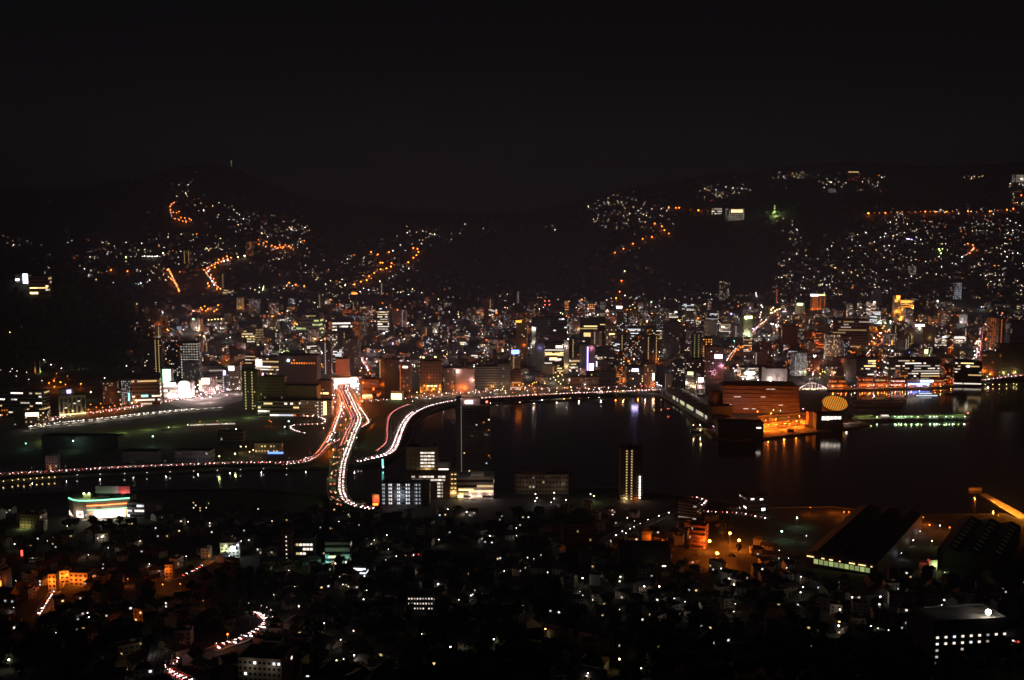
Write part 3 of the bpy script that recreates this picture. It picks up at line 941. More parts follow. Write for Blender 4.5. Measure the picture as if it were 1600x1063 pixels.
B(1559, 1575, 499, 552, APT, 'cols', 'brown', 'o', .0, 'brown tower with two full columns of orange lights', cols=(.18, .72), floors=18, bays=6, yaw=0)
B(1576, 1612, 503, 560, APT, 'scatter', 'dark', 'd', .02, 'broad black slab at the right edge of the quarter', floors=16, bays=10, yaw=0)
B(1560, 1600, 539, 588, OFF, 'scatter', 'brown', 'w', .05, 'large brown block with a few white windows above the viaduct', floors=12, bays=10, up=[(.2, .1, 'l', 3000), (.6, .1, 'y', 2000)], lm='large brown block')
B(1535, 1562, 552, 588, OFF, 'scatter', 'tan', 'o', .06, 'tan block washed orange beside the bright avenue', up=[(.1, .2, 'o', 5000), (.5, .1, 'o', 3000)])
B(1492, 1532, 566, 602, OFF, 'strips', 'dark', 'w', .3, 'stepped dark glass building with white terraces', yaw=-10, floors=8, bays=10, signs=[(1500, 1519, 567, 568.5, 'y', 2.5), (1510, 1513, 571, 574, 'w', 5)], lm='stepped glass building')
B(1475, 1500, 574, 600, OFF, 'scatter', 'red', 'o', .3, 'brick-red block with warm windows beside the stepped glass building', up=[(.4, .1, 'o', 2500)])
B(1440, 1452, 546, 562, OFF, 'blank', 'beige', 'l', 0, 'pale wall block with a yellow-green lamp behind the harbour office', signs=[(1443, 1449, 546, 552, 'l', 3)], up=[(.5, .6, 'l', 1500)])
B(1417, 1432, 549, 562, OFF, 'blank', 'dark', 'b', 0, 'dark block edged by a blue neon line', signs=[(1419, 1431, 550, 551.2, 'b', 7)])
B(1180, 1200, 551, 570, OFF, 'cols', 'pink', 'w', .02, 'pinkish block with lit balconies on one edge before the bright avenue', cols=(.05,))
B(1196, 1230, 577, 600, OFF, 'blank', 'white', 'w', 0, 'low whitish warehouse block beside the lit car park', up=[(.2, .3, 'w', 2500)], yaw=4)
B(1157, 1185, 575, 592, OFF, 'strips', 'white', 'w', .6, 'whitish building with a glaring white ground floor', signs=[(1163, 1179, 581, 585, 'w', 6)], up=[(.5, .1, 'w', 6000)], lm='glaring white-fronted building')
B(1216, 1222, 515, 532, APT, 'cols', 'brown', 'y', .1, 'brown block with yellow dots down one side', cols=(.8,))
B(1222, 1246, 511, 540, OFF, 'blank', 'brown', 'o', 0, 'brown windowless block in the crowded right quarter')
B(1246, 1258, 514, 537, OFF, 'grid', 'tan', 'w', .55, 'tan block with big white windows beside the brown windowless block')
B(1258, 1276, 518, 542, OFF, 'blank', 'brown', 'o', 0, 'brick-brown block left of the pink side-lit one', up=[(.5, .5, 'o', 900)])
B(1274, 1292, 520, 548, OFF, 'strips', 'pink', 'o', .25, 'pinkish side-lit block left of the large brown office', up=[(.2, .4, 'r', 1200)])
B(1232, 1262, 548, 566, OFF, 'strips', 'slate', 'c', .45, 'slate office with cool white window dashes', floors=4, yaw=-12)
B(1210, 1217, 452, 474, APT, 'cols', 'dark', 'o', 0, 'thin distant tower with one column of orange lights', cols=(.5,), bays=3)
B(1492, 1502, 442, 468, APT, 'grid', 'slate', 'c', .9, 'isolated apartment tower on the slope with bluish lit grid', floors=9, bays=4, yaw=0, lm='bluish gridded tower')
B(1420, 1431, 416, 430, APT, 'grid', 'beige', 'w', .8, 'small apartment block with bright windows on the right slope', floors=4, bays=5)
B(1364, 1377, 454, 476, APT, 'cols', 'slate', 'w', .02, 'slate apartment block with one bright stair column', cols=(.75,), bays=4, floors=9, yaw=0)
B(1135, 1163, 326, 345, HOT, 'grid', 'beige', 'w', .9, 'hillside hotel with every window lit on the dark ridge', floors=7, bays=9, signs=[(1142, 1160, 328, 332, 'y', 4)], yaw=0, lm='hillside hotel')
B(1115, 1128, 325, 336, HOT, 'strips', 'grey', 'w', .6, 'small lit annex left of the hillside hotel', floors=3)
B(1586, 1606, 273, 285, HOT, 'grid', 'white', 'w', .95, 'glowing white hotel on the far right ridge', floors=3, bays=8, up=[(.5, .4, 'w', 4000)], lm='far ridge hotel')
B(1325, 1343, 268, 282, HOT, 'scatter', 'dark', 'r', .06, 'ridge-top building with a dim lit roof edge', signs=[(1325, 1341, 268, 270, 'y', .8)])
B(1296, 1306, 295, 301, HOT, 'grid', 'grey', 'c', .6, 'tiny bluish lit building on the far ridge') 
B(47, 76, 433, 462, ('hall', 'hillside_hall'), 'strips', 'tan', 'y', .55, 'hillside hall with amber strip windows in the dark wood', floors=5, bays=6, signs=[(48, 60, 449, 451, 'y', 3), (48, 60, 456.5, 459.5, 'y', 5), (61, 75, 449, 451, 'y', 2)], lm='hillside hall')
B(24, 45, 430, 444, ('hall', 'hillside_hall'), 'blank', 'white', 'c', 0, 'white hillside building with two glaring sign panels', signs=[(25, 31, 435.5, 439, 'c', 5), (36.5, 44, 428, 443, 'c', 5)])
B(287, 300, 392, 412, APT, 'cols', 'dark', 'y', .05, 'hillside tower with a yellow stair column', cols=(.2, .6), bays=4)
B(384, 395, 378, 400, APT, 'scatter', 'brown', 'o', .2, 'brownish tower above the orange hill road')
B(345, 352, 428, 450, APT, 'cols', 'dark', 'y', 0, 'narrow block with yellow stair dots beside the orange hill road', cols=(.5,), bays=3)
B(370, 381, 466, 484, APT, 'grid', 'tan', 'y', .9, 'small apartment block with a tight yellow grid', floors=7, bays=4, lm='yellow-grid block')
B(348, 362, 453, 462, APT, 'strips', 'brown', 'y', .6, 'low hillside apartments with a yellow corridor')
B(497, 502, 461, 482, APT, 'cols', 'brown', 'y', 0, 'slim brown tower with a bright yellow column', cols=(.4,), bays=3)
B(551, 558, 473, 480, SHOP, 'blank', 'white', 'o', 0, 'tiny shop with a bright orange and white sign', signs=[(550, 558, 457, 460, 'o', 5)])
B(551, 560, 472, 486, APT, 'cols', 'brown', 'y', 0, 'small block with twin yellow columns', cols=(.2, .8), bays=4)
B(594, 599, 442, 461, APT, 'cols', 'slate', 'w', 0, 'slim tower with one white stair column behind the city', cols=(.5,), bays=3, lm='slim white-column tower')
B(752, 772, 468, 492, APT, 'cols', 'brown', 'y', 0, 'brown block with one yellow stair column', cols=(.75,), bays=5)
B(806, 813, 456, 474, APT, 'cols', 'slate', 'w', 0, 'slim block with a bright white stair column', cols=(.5,), bays=3)
B(918, 930, 475, 486, APT, 'grid', 'brown', 'a', .9, 'small block with a patch of amber windows', floors=4, bays=4)
B(938, 946, 472, 484, APT, 'grid', 'grey', 'w', .6, 'small grey block with slanting white windows')
B(997, 1005, 474, 490, OFF, 'blank', 'white', 'w', 0, 'pale slab right of the pink-white lamp', up=[(.5, .5, 'w', 900)])
B(963, 973, 478, 484, SHOP, 'blank', 'white', 'p', 0, 'small store with a flaring pinkish white sign', signs=[(963, 972, 478.5, 482, 'p', 7)])
B(1124, 1140, 440, 470, APT, 'scatter', 'dark', 'm', .2, 'dark tower standing above the city with scattered lights', lm='dark ridge tower')
# --- special buildings
def local_frame(px, yb, yaw=0, flat=2.5):
    P = ground(px, yb)
    return P, depth_of(P)

# beige store with tall window bays, blank flank and roof sign
def bay_store():
    P = ground(114, 650); D = depth_of(P); s = D / F
    o = empty('department_store', P, R(24))
    h = 330 + P.y * slope(619) - P.z
    m = FACM['beige']
    w, d = 38 * s, 24 * s
    mb = MB(); mb.box(-w / 2, w / 2, 0, d, -5, h, m); mb.build('wall', o)
    rb = MB(); rb.box(-w / 2 - .2, w / 2 + .2, -.2, .4, h + .02, h + 1.2, m); rb.box(-w / 2 - .2, -w / 2 + .4, .42, d, h + .02, h + 1.2, m); rb.box(-w / 2 + .42, w / 2, .42, d, h + .02, h + .3, M_ROOF); rb.build('roof', o)
    pb = MB(); pb.box(-w / 2, -w / 2 + 22 * s, d * .25, d * .8, h + .32, h + 11 * s, m); pb.build('plant_room', o)
    sb = MB(); sb.box(-w / 2 + 12 * s, -w / 2 + 18 * s, d * .25 - .8, d * .25 - .3, h + 4 * s, h + 9 * s, lit('v', 6, True), True); sb.build('sign_panel', o)
    fb = MB(); fb.box(-w / 2 + 11.7 * s, -w / 2 + 18.3 * s, d * .25 - .28, d * .25 - .02, h + 3.7 * s, h + 9.3 * s, M_DARK, True); fb.build('sign_frame', o)
    n = 6
    for i in range(n):
        x0 = -w / 2 + w * (i + .22) / n; x1 = -w / 2 + w * (i + .8) / n
        gb = MB(); gb.box(x0, x1, -.12, -.02, h * .12, h * .9, M_GLASS, True)
        for k in range(1, 6):
            gb.box(x0, x1, -.2, -.13, h * (.12 + .78 * k / 6) - .15, h * (.12 + .78 * k / 6) + .15, M_STEEL, True)
        if i in (1, 3, 4):
            gb.box(x0 + .3, x1 - .3, -.2, -.13, h * (.3 + .1 * i), h * (.3 + .1 * i) + 1.6, lit('w', 1.6), True)
        gb.build('window_bay', o)
    for i in range(n + 1):
        cb = MB(); x = -w / 2 + w * i / n
        cb.box(x - .7, x + .7, -.9, -.21, -2, h - .02, m, True); cb.build('column', o)
    kb = MB(); kb.box(-w / 2, w / 2, -4, -.95, 3.2, 3.8, lit('y', 4, True), True); kb.build('canopy', o)
    for x in (-.4, 0, .4):
        bulb((w * x, -5, 5), 'y', 2600, o)
    tag(o, 'beige store with tall dark window bays and a small violet roof sign', 'department store')
    LM.append(('tall-bayed beige store', P)); FOOT.append((P.x, P.y + 12, 26))
bay_store()

# overexposed hall with a rounded lit gable
def arched_hall():
    P = ground(288.5, 622); D = depth_of(P); s = D / F
    o = empty('arched_hall', P, 0)
    w, h, d = 20 * s, 22 * s, 24
    m = FACM['white']
    mb = MB()
    N = 12
    prof = [(-w / 2, -4), (w / 2, -4), (w / 2, h)] + [(w / 2 * math.cos(math.pi * i / N), h + 6 * s * math.sin(math.pi * i / N)) for i in range(1, N)] + [(-w / 2, h)]
    mb.poly([(x, 0, z) for x, z in prof], m)
    mb.poly([(x, d, z) for x, z in reversed(prof)], m)
    for i in range(len(prof)):
        a, b = prof[i], prof[(i + 1) % len(prof)]
        mb.poly([(a[0], 0, a[1]), (a[0], d, a[1]), (b[0], d, b[1]), (b[0], 0, b[1])], m)
    mb.build('shell', o)
    gb = MB()
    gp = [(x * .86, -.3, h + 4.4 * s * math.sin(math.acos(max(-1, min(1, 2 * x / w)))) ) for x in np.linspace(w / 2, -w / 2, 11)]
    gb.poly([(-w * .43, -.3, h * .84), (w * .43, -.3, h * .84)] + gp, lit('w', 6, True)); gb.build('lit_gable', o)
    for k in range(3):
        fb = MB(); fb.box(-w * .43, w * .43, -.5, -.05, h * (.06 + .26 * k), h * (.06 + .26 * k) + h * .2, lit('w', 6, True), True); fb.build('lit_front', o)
    for x in (-.4, .4):
        bulb((w * x, -9, 7), 'p', 9000, o, 1)
    tag(o, 'dazzling white hall with a rounded lit gable on the station square', 'hall')
    LM.append(('rounded white hall', P)); FOOT.append((P.x, P.y + 12, 18))
arched_hall()

# row of small orange windows near the top of the black block
def orange_row():
    host = [o for o in THINGS if o['label'].startswith('massive black block')][0]
    s = depth_of(host.location) / F
    h = 330 + host.location.y * slope(557) - host.location.z
    for i in range(10):
        wb_ = MB(); x = (-9 + i * 3.9) * s
        wb_.box(x - .9, x + .9, -.3, -.07, h - 12 * s, h - 9.5 * s, lit('o', 2.6 if i < 6 else 1.2), True)
        wb_.build('lit_window', host)
    fb = MB(); fb.ball((-14.5 * s, -1.6, h - 6.5 * s), 2.3, lit('c', 9, True)); fb.box(-14.7 * s, -14.3 * s, -1.5, -.05, h - 6.7 * s, h - 6.3 * s, M_DARK, True); fb.build('floodlight', host)
orange_row()

# domes and crowns
def dome(px, py_top, py_base, r_px, label, m, name='dome'):
    P = ground(px, py_base); D = depth_of(P); s = D / F
    o = empty(name, P)
    r = r_px * s
    ztop = 330 + P.y * slope(py_top) - P.z
    mb = MB(); mb.cyl((0, 0, -2), (0, 0, ztop - r * .8), r, r, FACM['brown'], 20, True); mb.build('drum', o)
    db = MB(); db.ball((0, 0, ztop - r * .8), r * .98, m, 20, 10, .8); db.build('dome_shell', o)
    fb = MB(); fb.cyl((0, 0, ztop), (0, 0, ztop + 2.5), .5, .1, M_STEEL, 6); fb.build('finial', o)
    for i in range(10):
        t = 2 * math.pi * (i + .5) / 10
        wb_ = MB(); T = Matrix.Rotation(t, 4, 'Z')
        wb_.box(r + .02, r + .12, -r * .18, r * .18, max(1, (ztop - r) * .3), max(2.5, (ztop - r) * .7), M_GLASS, True, T); wb_.build('window', o)
    tag(o, label, 'domed building')
    return o
dome(1118, 609, 640, 10.5, 'round brown drum with a domed roof behind the ferry terminal', mat('copper_dome', (.20, .09, .06), .6, .2, .3), 'domed_pavilion')

# long mall with horizontal louvres
def mall():
    P = ground(1190, 646); D = depth_of(P); s = D / F
    o = empty('shopping_mall', P, R(-3))
    w = 118 * s; h = 330 + P.y * slope(606) - P.z; d = 55
    m = FACM['brown']
    nt = 7
    for k in range(nt):
        y0 = d * .055 * k
        z0, z1 = h * k / nt, h * (k + 1) / nt
        tb = MB(); tb.box(-w / 2, w / 2, y0, d, z0 - (4 if k == 0 else 0), z1 - .02, m); tb.build('terrace_storey', o)
        for j in range(2):
            lb = MB(); z = z0 + (z1 - z0) * (.3 + .45 * j)
            lb.box(-w / 2 - .3, w / 2 + .3, y0 - .9, y0 - .05, z, z + .5, mat('louvre_timber', (.36, .17, .10), .7, .2, .3), True); lb.build('louvre', o)
    rnd = random.Random(5)
    for k in range(9):
        gb = MB(); x = rnd.uniform(-.45, .4) * w; z = rnd.randrange(1, nt) * h / nt
        gb.box(x, x + rnd.uniform(3, 9), d * .055 * int(z / h * nt + .01) - 1.1, d * .055 * int(z / h * nt + .01) - .95, z + .4, z + 1.3, lit('w', 1.2), True); gb.build('lit_window', o)
    rb = MB(); rb.box(-w / 2 + 4, w / 2 - 4, d * .5, d - 3, h, h + 3, FACM['dark']); rb.build('plant_room', o)
    sb = MB()
    for x in (.43, .49):
        sb.box(w * x - 5.5, w * x + 4.5, -2.2, -1.8, h * .10, h * .17, lit('k', 7, True), True)
    for x in (-.1, -.02, .06, .14, .22, .30, .38):
        bulb((w * x, -11, h * .55), 'o', 900, o, .5)
    bulb((-w * .2, -11, h * .5), 'p', 2000, o, .5); bulb((-w * .38, -10, h * .5), 'p', 2500, o, .5)
    tag(o, 'broad stepped mall with brown horizontal louvres beside the ferry terminal', 'shopping mall')
    LM.append(('louvred mall', P)); FOOT.append((P.x, P.y + 25, 60))
mall()

# glass terminal rotunda with amber slats on its slanting oval face
def rotunda():
    c = atz(1305, 653, 2.5); s = depth_of(c) / F
    o = empty('terminal_rotunda', c)
    ru = 20 * s
    zc = 330 + c.y * slope(631) - 2.5
    tilt = R(50)
    rv = 12.2 * s / math.sin(tilt + R(8)) * .98
    ex, ey = Vector((1, 0, 0)), Vector((0, math.cos(tilt), math.sin(tilt)))
    nrm = ex.cross(ey)
    cen = Vector((0, 4, zc))
    N = 40
    ring = [cen + ex * (ru * math.cos(2 * math.pi * i / N)) + ey * (rv * math.sin(2 * math.pi * i / N)) for i in range(N)]
    mb = MB()
    for i in range(N):
        a, b = ring[i], ring[(i + 1) % N]
        mb.poly([(a.x, a.y, -2), (b.x, b.y, -2), tuple(b), tuple(a)], FACM['dark'])
    mb.build('drum_wall', o)
    fb = MB(); fb.poly([tuple(p) for p in ring], M_DARK); fb.build('oval_roof', o)
    rb = MB()
    for i in range(N):
        a, b = ring[i], ring[(i + 1) % N]
        a2, b2 = cen + (a - cen) * 1.07, cen + (b - cen) * 1.07
        rb.poly([tuple(a + nrm * -.3), tuple(b + nrm * -.3), tuple(b2 + nrm * -.3), tuple(a2 + nrm * -.3)], M_DARK)
        rb.poly([tuple(a2 + nrm * -.3), tuple(b2 + nrm * -.3), tuple(b2 + nrm * .9), tuple(a2 + nrm * .9)], M_DARK)
        rb.poly([tuple(a2 + nrm * .9), tuple(b2 + nrm * .9), tuple(b + nrm * .9), tuple(a + nrm * .9)], M_DARK)
        rb.poly([tuple(a + nrm * .9), tuple(b + nrm * .9), tuple(b + nrm * -.3), tuple(a + nrm * -.3)], M_DARK)
    rb.build('rim', o)
    n = 14
    for i in range(n):
        u = -1 + 2 * (i + .5) / n
        x = u * ru * .96
        hv = rv * .94 * math.sqrt(max(0, 1 - (u * .96) ** 2))
        sb = MB()
        hw = ru / n * .40
        sk = .22 * rv
        ps = []
        for dx, v in ((-hw, -hv), (hw, -hv), (hw, hv), (-hw, hv)):
            q = cen + ex * (x + dx - v / rv * sk * .5) + ey * v + nrm * .35
            ps.append(q)
        up = nrm * .3
        sb.poly([tuple(p + up) for p in ps], lit('a', 1.1, False))
        for k in range(4):
            a, b = ps[k], ps[(k + 1) % 4]
            sb.poly([tuple(a), tuple(b), tuple(b + up), tuple(a + up)], lit('a', 1.1, False))
        sb.build('amber_slat', o)
    tag(o, 'oval-topped terminal rotunda with amber slats across its slanting face', 'ferry terminal')
    LM.append(('amber-slatted rotunda', c)); FOOT.append((c.x, c.y, 30))
rotunda()

# long ferry building with a curved metal roof and lit water front
def ferry_building():
    a, b = atz(1040, 618, 2.5), atz(1122, 668, 2.5)
    d = b - a
    L = d.length
    o = empty('ferry_building', a, math.atan2(d.y, d.x))
    W, h = 34, 9
    mb = MB(); mb.box(0, L, 0, W, -2, h, FACM['slate']); mb.build('wall', o)
    rb = MB()
    N = 10
    m = mat('metal_roof', (.20, .19, .19), .55, .15, .3)
    pr = [(-2 + (W + 4) * i / N, h + .05 + 9 * math.sin(math.pi * (.12 + .76 * i / N)) - 3.2) for i in range(N + 1)]
    for i in range(N):
        (y0, z0), (y1, z1) = pr[i], pr[i + 1]
        rb.poly([(-1, y0, z0), (L + 1, y0, z0), (L + 1, y1, z1), (-1, y1, z1)], m)
    rb.poly([(-1, y, z) for y, z in pr], m); rb.poly([(L + 1, y, z) for y, z in pr], m)
    rb.build('curved_roof', o)
    rnd = random.Random(3)
    for t0, t1 in ((.16, .21), (.24, .27), (.31, .40), (.44, .57), (.62, .75), (.78, .84)):
        n = max(2, int((t1 - t0) * 40))
        for i in range(n):
            wb_ = MB(); x0 = L * (t0 + (t1 - t0) * i / n); x1 = L * (t0 + (t1 - t0) * (i + .86) / n)
            wb_.box(x0, x1, -.3, -.05, 2.0, 7.6, lit('l', .9) if rnd.random() < .3 else lit('w', .7), True); wb_.build('lit_window', o)
    kb = MB(); kb.box(0, L, -9, -.4, -.2, .5, M_CONC); kb.build('quay_deck', o)
    for i in range(10):
        vb = MB(); x = L * (i + .5) / 10
        vb.box(x - 2, x + 2, W * .3, W * .3 + 3, h + 5.2, h + 7.2, M_DARK); vb.build('roof_vent', o)
    tag(o, 'long low ferry building with a curved grey roof on the harbour spit', 'ferry building')
    LM.append(('curved-roofed ferry building', (a + b) / 2)); FOOT.append(((a.x + b.x) / 2, (a.y + b.y) / 2, 40))
ferry_building()
B(1068, 1090, 584, 614, OFF, 'grid', 'beige', 'w', .3, 'beige colonnaded block washed by white wall lamps at the spit root', up=[(.1, .5, 'w', 3000), (.5, .4, 'w', 3500), (.9, .3, 'y', 3500)], yaw=-24, dep=20, signs=[(1074, 1083, 581, 586, 'l', 2.5)], lm='colonnaded block')
B(1089, 1102, 590, 620, OFF, 'grid', 'pink', 'w', .45, 'pinkish block under a glaring white roof lamp by the louvred mall', signs=[(1090, 1098, 590, 597, 'p', 6)], up=[(.3, .5, 'p', 5000)])
B(1122, 1192, 662, 685, ('warehouse', 'warehouse'), 'blank', 'dark', 'w', 0, 'dark flat warehouse at the tip of the harbour spit', yaw=-4, dep=30, top='', signs=[(1181, 1188, 667, 669, 'w', 3)], lm='dark spit warehouse')
B(1111, 1145, 636, 662, ('warehouse', 'warehouse'), 'blank', 'dark', 'o', 0, 'dark rounded hall between ferry building and spit warehouse', yaw=10, dep=20, top='', up=[(.2, .1, 'o', 1500)])
B(1275, 1317, 648, 672, ('terminal', 'pier_terminal'), 'blank', 'dark', 'w', 0, 'dark pier terminal with a row of white lit windows under the rotunda', yaw=0, dep=20, top='', signs=[(1283, 1288.5, 650.5, 656.5, 'w', 2), (1289.5, 1295, 650.5, 656.5, 'w', 2.4), (1296, 1301, 650.5, 655.5, 'w', 2), (1302, 1307, 650.5, 655, 'w', 2.4), (1308, 1313, 650.5, 655, 'w', 2)], lm='dark pier terminal')

# construction yard lit orange on the spit
def fence_run(s_px, z, h, label, n):
    P = path_at(s_px, z, 2, 6)
    o = empty('site_fence', P[0])
    off = P[0]
    for i in range(len(P) - 1):
        a, b = P[i] - off, P[i + 1] - off
        d = b - a
        T = Matrix.Translation(a) @ Matrix.Rotation(math.atan2(d.y, d.x), 4, 'Z')
        mb = MB(); mb.box(.05, d.length - .05, -.06, .06, .1, h, FACM['tan'], True, T); mb.build('panel', o)
    tag(o, label, 'fence')
fence_run('1184,653 1228,650 1262,648', 2.6, 3.2, 'tan site fence along the back of the orange-lit yard', 8)
fence_run('1186,666 1225,662 1250,659 1264,657', 2.6, 3.0, 'tan site fence crossing the middle of the orange-lit yard', 8)
for i, (x, y, w) in enumerate(((1200, 672, 14), (1222, 668, 16), (1244, 664, 12), (1262, 668, 9), (1236, 675, 10), (1208, 658, 12))):
    P = atz(x, y, 2.6); s = depth_of(P) / F
    o = empty('site_cabin', P, R(-8 + 5 * i))
    mb = MB(); mb.box(-w * s / 2, w * s / 2, 0, 5, 0, 3.2 + .4 * (i % 3), FACM['beige']); mb.build('wall', o)
    rb = MB(); rb.box(-w * s / 2 - .3, w * s / 2 + .3, -.3, 5.3, 3.3 + .4 * (i % 3), 3.6 + .4 * (i % 3), M_STEEL, True); rb.build('roof', o)
    for k in range(3):
        wb_ = MB(); xx = -w * s * .3 + k * w * s * .3
        wb_.box(xx - .5, xx + .5, -.08, -.02, 1.2, 2.2, M_GLASS, True); wb_.build('window', o)
    db = MB(); db.box(w * s * .1, w * s * .1 + .9, -.09, -.03, 0, 1.1, M_DARK, True); db.build('door', o)
    tag(o, ['beige site cabin at the water edge of the orange yard', 'longest site cabin in the middle of the orange yard', 'site cabin near the fence end of the orange yard', 'small site cabin beside the tall end wall', 'site cabin nearest the water in the orange yard', 'site cabin between the two yard fences'][i], 'site cabin', 'cabins in the orange yard')
B(1263, 1274, 645, 665, ('wall block', 'site_shed'), 'blank', 'tan', 'o', 0, 'tall tan shed end lit orange at the yard edge', dep=10, yaw=6, top='')

# pier with green-lit canopies
def pier():
    a, b = atz(1336, 657, 2.2), atz(1516, 654, 2.2)
    d = b - a
    L = d.length
    o = empty('ferry_pier', a, math.atan2(d.y, d.x))
    mb = MB(); mb.box(0, L, 0, 14, .6, 2.0, M_CONC, True); mb.build('deck', o)
    for i in range(16):
        pb = MB(); x = L * (i + .5) / 16
        pb.cyl((x, 1.5, -4), (x, 1.5, .58), .6, .6, M_CONC, 6); pb.cyl((x, 12, -4), (x, 12, .58), .6, .6, M_CONC, 6); pb.build('pile', o)
    cm = mat('canopy_green', (.30, .36, .20), .7, .15, .3)
    for t0, t1, hh in ((.02, .16, 6.2), (.34, .60, 5.0), (.63, .97, 5.4)):
        cb = MB(); cb.box(L * t0, L * t1, 3, 12.5, hh, hh + .4, cm, True)
        cb.build('canopy_roof', o)
        n = max(3, int((t1 - t0) * 36))
        for i in range(n + 1):
            cb = MB(); x = L * (t0 + (t1 - t0) * i / n)
            cb.cyl((x, 4, 2.02), (x, 4, hh - .02), .2, .2, M_STEEL, 6); cb.build('canopy_post', o)
        wbk = MB(); wbk.box(L * t0, L * t1, 12.0, 12.3, 2.02, hh - .05, cm); wbk.build('back_wall', o)
        for i in range(int((t1 - t0) * 22) + 1):
            bulb((L * (t0 + (t1 - t0) * (i + .5) / (int((t1 - t0) * 22) + 1)), 1.2, hh - .6), 'l', 520, o, .3)
    tag(o, 'long concrete ferry pier with green-lit canopies', 'pier')
    LM.append(('green-lit pier', (a + b) / 2))
    a, b = atz(1338, 634, 2.2), atz(1412, 633, 2.2)
    d = b - a
    o = empty('boarding_pontoon', a, math.atan2(d.y, d.x))
    mb = MB(); mb.box(0, d.length, 0, 16, -.4, 1.4, M_CONC, True); mb.build('deck', o)
    cb = MB(); cb.box(3, d.length - 2, 2, 14, 6.0, 6.5, cm, True); cb.build('canopy_roof', o)
    for i in range(9):
        cb = MB(); x = 4 + (d.length - 8) * i / 8
        cb.cyl((x, 3, 1.42), (x, 3, 5.98), .2, .2, M_STEEL, 6); cb.build('canopy_post', o)
    tag(o, 'dim boarding pontoon with a flat canopy behind the green pier', 'pontoon')
pier()

# small steel arch bridge on the right waterfront
def arch_bridge():
    a, b = atz(1252, 609, 3.4), atz(1293, 608, 3.4)
    d = b - a
    L = d.length
    o = empty('arch_bridge', a, math.atan2(d.y, d.x))
    mb = MB(); mb.box(-4, L + 4, 0, 10, -1.0, 0, M_CONC, True); mb.build('deck', o)
    wm = mat('white_steel', (.75, .72, .68), .5, .08, .4)
    H = 10.5
    for y in (.4, 9.6):
        ab = MB()
        for i in range(14):
            t0, t1 = i / 14, (i + 1) / 14
            ab.cyl((L * t0, y, H * 4 * t0 * (1 - t0)), (L * t1, y, H * 4 * t1 * (1 - t1)), .75, .75, wm, 6)
        ab.build('arch_rib', o)
        for i in range(1, 8):
            hb = MB(); t = i / 8
            hb.cyl((L * t, y, .02), (L * t, y, H * 4 * t * (1 - t)), .35, .35, wm, 6); hb.build('hanger', o)
    for i in range(9):
        lb = MB(); x = L * (i + .5) / 9
        lb.ball((x, -.8, 1.0), .75, lit('y', 7, False)); lb.build('deck_lamp', o)
        if i % 2 == 0:
            bulb((x, 5, 2.0), 'p', 5000, o, .3)
    tag(o, 'small white steel arch bridge lit by a row of deck lamps', 'bridge')
    LM.append(('white arch bridge', a))
arch_bridge()

# waterfront restaurants
for i, (x0, x1, yt, yb, lc, lab) in enumerate(((1296, 1321, 593, 607, 'o', 'two-storey wharf restaurant with orange terraces beside the arch bridge'), (1342, 1366, 590, 606, 'o', 'two-storey wharf restaurant with an upper row of orange lamps'),
        (1367, 1387, 591, 606, 'y', 'two-storey wharf restaurant with yellowish terraces next to the orange tower'), (1394, 1416, 593, 605, 'p', 'wharf restaurant with pinkish lights left of the blue awning'), (1455, 1475, 593, 603, 'y', 'low wharf restaurant with warm yellow front right of the blue awning'))):
    B(x0, x1, yt, yb, ('restaurant', 'wharf_restaurant'), 'grid', 'red', lc, .85, lab, floors=2, bays=9, dep=12, yaw=0, top='', balc=True, group='wharf restaurants', up=[(.2, .2, 'o', 2200), (.7, .2, 'o', 2200)], lm='wharf restaurants' if i == 1 else None)
B(1417, 1455, 594, 604.5, ('restaurant', 'wharf_restaurant'), 'blank', 'white', 'w', 0, 'wharf restaurant with a long blue neon awning and white lit storey', dep=12, yaw=0, top='', signs=[(1418, 1452, 598.8, 601.2, 'b', 7), (1437, 1457, 594, 597, 'c', 6)], up=[(.5, .2, 'v', 2500), (.15, .2, 'o', 1500)], lm='blue neon awning')
B(1386, 1391, 588, 606, ('tower', 'wharf_tower'), 'blank', 'red', 'o', 0, 'little square orange-washed tower among the wharf restaurants', dep=5, yaw=0, top='', up=[(.5, .3, 'o', 1500)])

